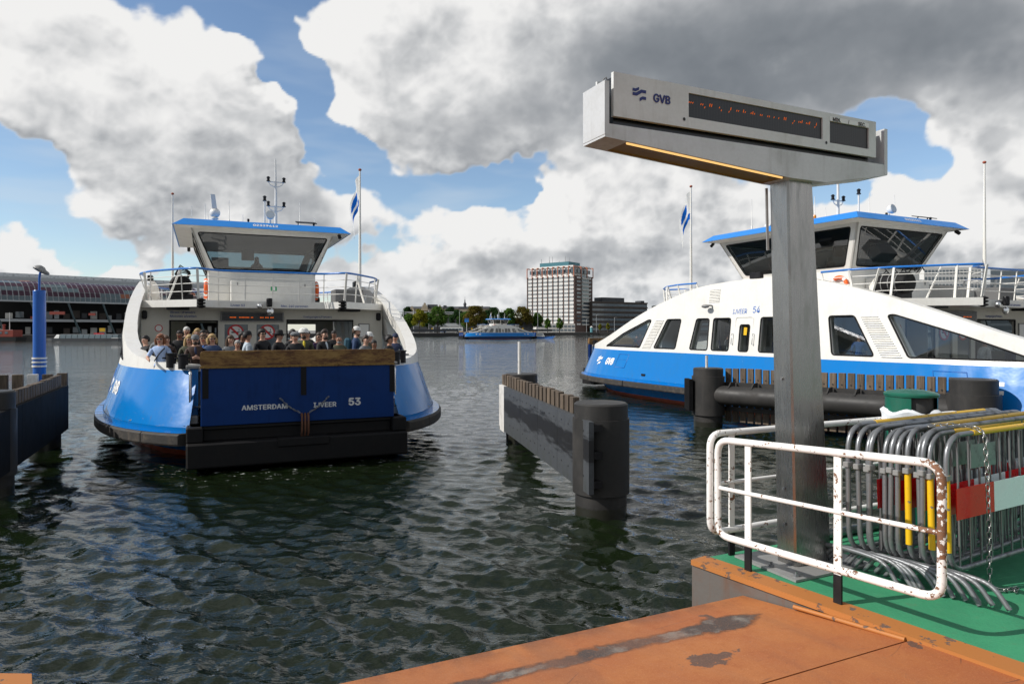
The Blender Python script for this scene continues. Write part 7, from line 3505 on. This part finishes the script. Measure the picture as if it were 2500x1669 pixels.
p1('smiling man in grey flat cap and black t-shirt', 1382, 317, 13.0, .1, top='black', sleeve='short', hairs=('short', 'brown'), gear=('flatcap', 'grey'))
p1('bearded cyclist in white helmet and yellow shirt', 1437, 293, 12.2, 0, skin='b', top='olive', hairs=('short', 'black'), gear=('helmet', 'white'), beard='dark', inner='yellow')
p1('person with dark hair left of the cyclist in the white helmet', 1342, 300, 10.8, .3, top='black', hairs=('curly', 'black'))
p1('short-haired man in sunglasses and dark singlet right of the cyclist', 1550, 320, 12.0, .1, top='purple', sleeve='short', hairs=('short', 'dark'), shades=True)
p1('bearded man with dark quiff, dark jacket and white shirt, headphones round neck', 1625, 298, 12.8, .5, pose='fold', top='black', hairs=('quiff', 'dark'), beard='dark', inner='paleblue')
p1('dark-haired person in shade in the right passage', 1700, 306, 8.4, .2, top='black', hairs=('short', 'black'), skin='c')
p1('tall dark-haired person in shade behind the cyclist', 1490, 306, 8.2, -.2, top='black', hairs=('short', 'black'), skin='b')
p1('bald man with short beard left of the white-capped man', 1745, 342, 12.5, .1, skin='b', top='olive', hairs=None, beard='grey')
p1('tall bearded man in white cap and navy jacket with backpack, looking right', 1860, 270, 12.0, 1.25, top='darkblue', hairs=('short', 'brown'), gear=('cap', 'white'), beard='brown', bag='teal')
p1('dark-haired man with glasses in grey jacket looking down', 1962, 350, 12.9, .6, top='grey', hairs=('quiff', 'dark'))
p1('man in beige cap behind the man in grey', 2003, 318, 12.0, .7, top='olive', hairs=('short', 'grey'), gear=('cap', 'white'))
p1('short dark-haired person in green top above the ramp', 2055, 388, 13.0, .2, skin='c', top='green', hairs=('short', 'black'))
p1('man with curly dark hair in black at the right end of the ramp', 2162, 350, 12.8, .9, skin='b', top='black', hairs=('curly', 'black'))
p1('man in dark blue cap beside the right arch', 2205, 330, 12.0, -.2, top='navy', hairs=('short', 'dark'), gear=('cap', 'navy'))

# pilot in the wheelhouse of the arriving ferry
M1 = Matrix.Translation((f1x, f1y, 0)) @ Matrix.Rotation(BOW, 4, 'Z')
person('pilot sitting at the wheel behind the windshield of the arriving ferry', M1 @ Vector((.46, -.10, 5.125)), BOW, 1.76, pose='sit', top='black', legs='black', hairs=('short', 'black'))

# passengers seen through the windows of the moored ferry
f2x, f2y, f2t = 13.189, 28.646, .466
M2 = Matrix.Translation((f2x, f2y, 0)) @ Matrix.Rotation(f2t - pi / 2, 4, 'Z')
G2 = 'passengers behind the windows of the moored ferry'


def p2(label, s, t_, turn, h=1.74, **kw):
    person(label, M2 @ Vector((s, -t_, 1.452)), f2t - pi / 2 + turn, h, group=G2, seed=int(s * 100), **kw)


p2('man in navy jacket behind the first midship window', -2.75, 3.5, -1.3, top='navy', hairs=('short', 'dark'))
p2('person in white shirt at the right of the first midship window', -2.0, 3.6, .4, top='white', hairs=('short', 'black'))
p2('dark figure behind the second midship window', -1.0, 3.0, -1.0, top='black', hairs=('curly', 'black'))
p2('person in blue behind the door window of the moored ferry', .15, 3.2, .6, top='blue', hairs=('short', 'black'))
p2('woman in pink top right of the door of the moored ferry', 1.25, 3.7, 2.4, 1.66, top='pink', hairs=('bob', 'dark'))
p2('man in blue t-shirt behind the slanted window right of the post', 4.1, 3.6, -.6, top='blue', sleeve='short', hairs=('short', 'dark'))
p2('person in red jacket in the left triangular window', -8.05, 3.5, -1.2, 1.62, top='red', hairs=('short', 'blond'))
p2('person in dark blue in the left triangular window', -8.5, 3.3, -.8, 1.6, top='darkblue', hairs=('short', 'dark'))
p2('person in grey in the left triangular window', -7.5, 3.2, -1.8, 1.66, top='grey', hairs=('short', 'brown'))
p2('person in white at the right triangular window', 8.1, 3.5, 1.2, 1.62, top='white', hairs=('short', 'brown'))
p2('person in dark top at the right triangular window', 8.7, 3.4, .8, 1.6, top='navy', hairs=('short', 'dark'))

for m in POSES.values():
    if m.users == 0:
        bpy.data.meshes.remove(m)
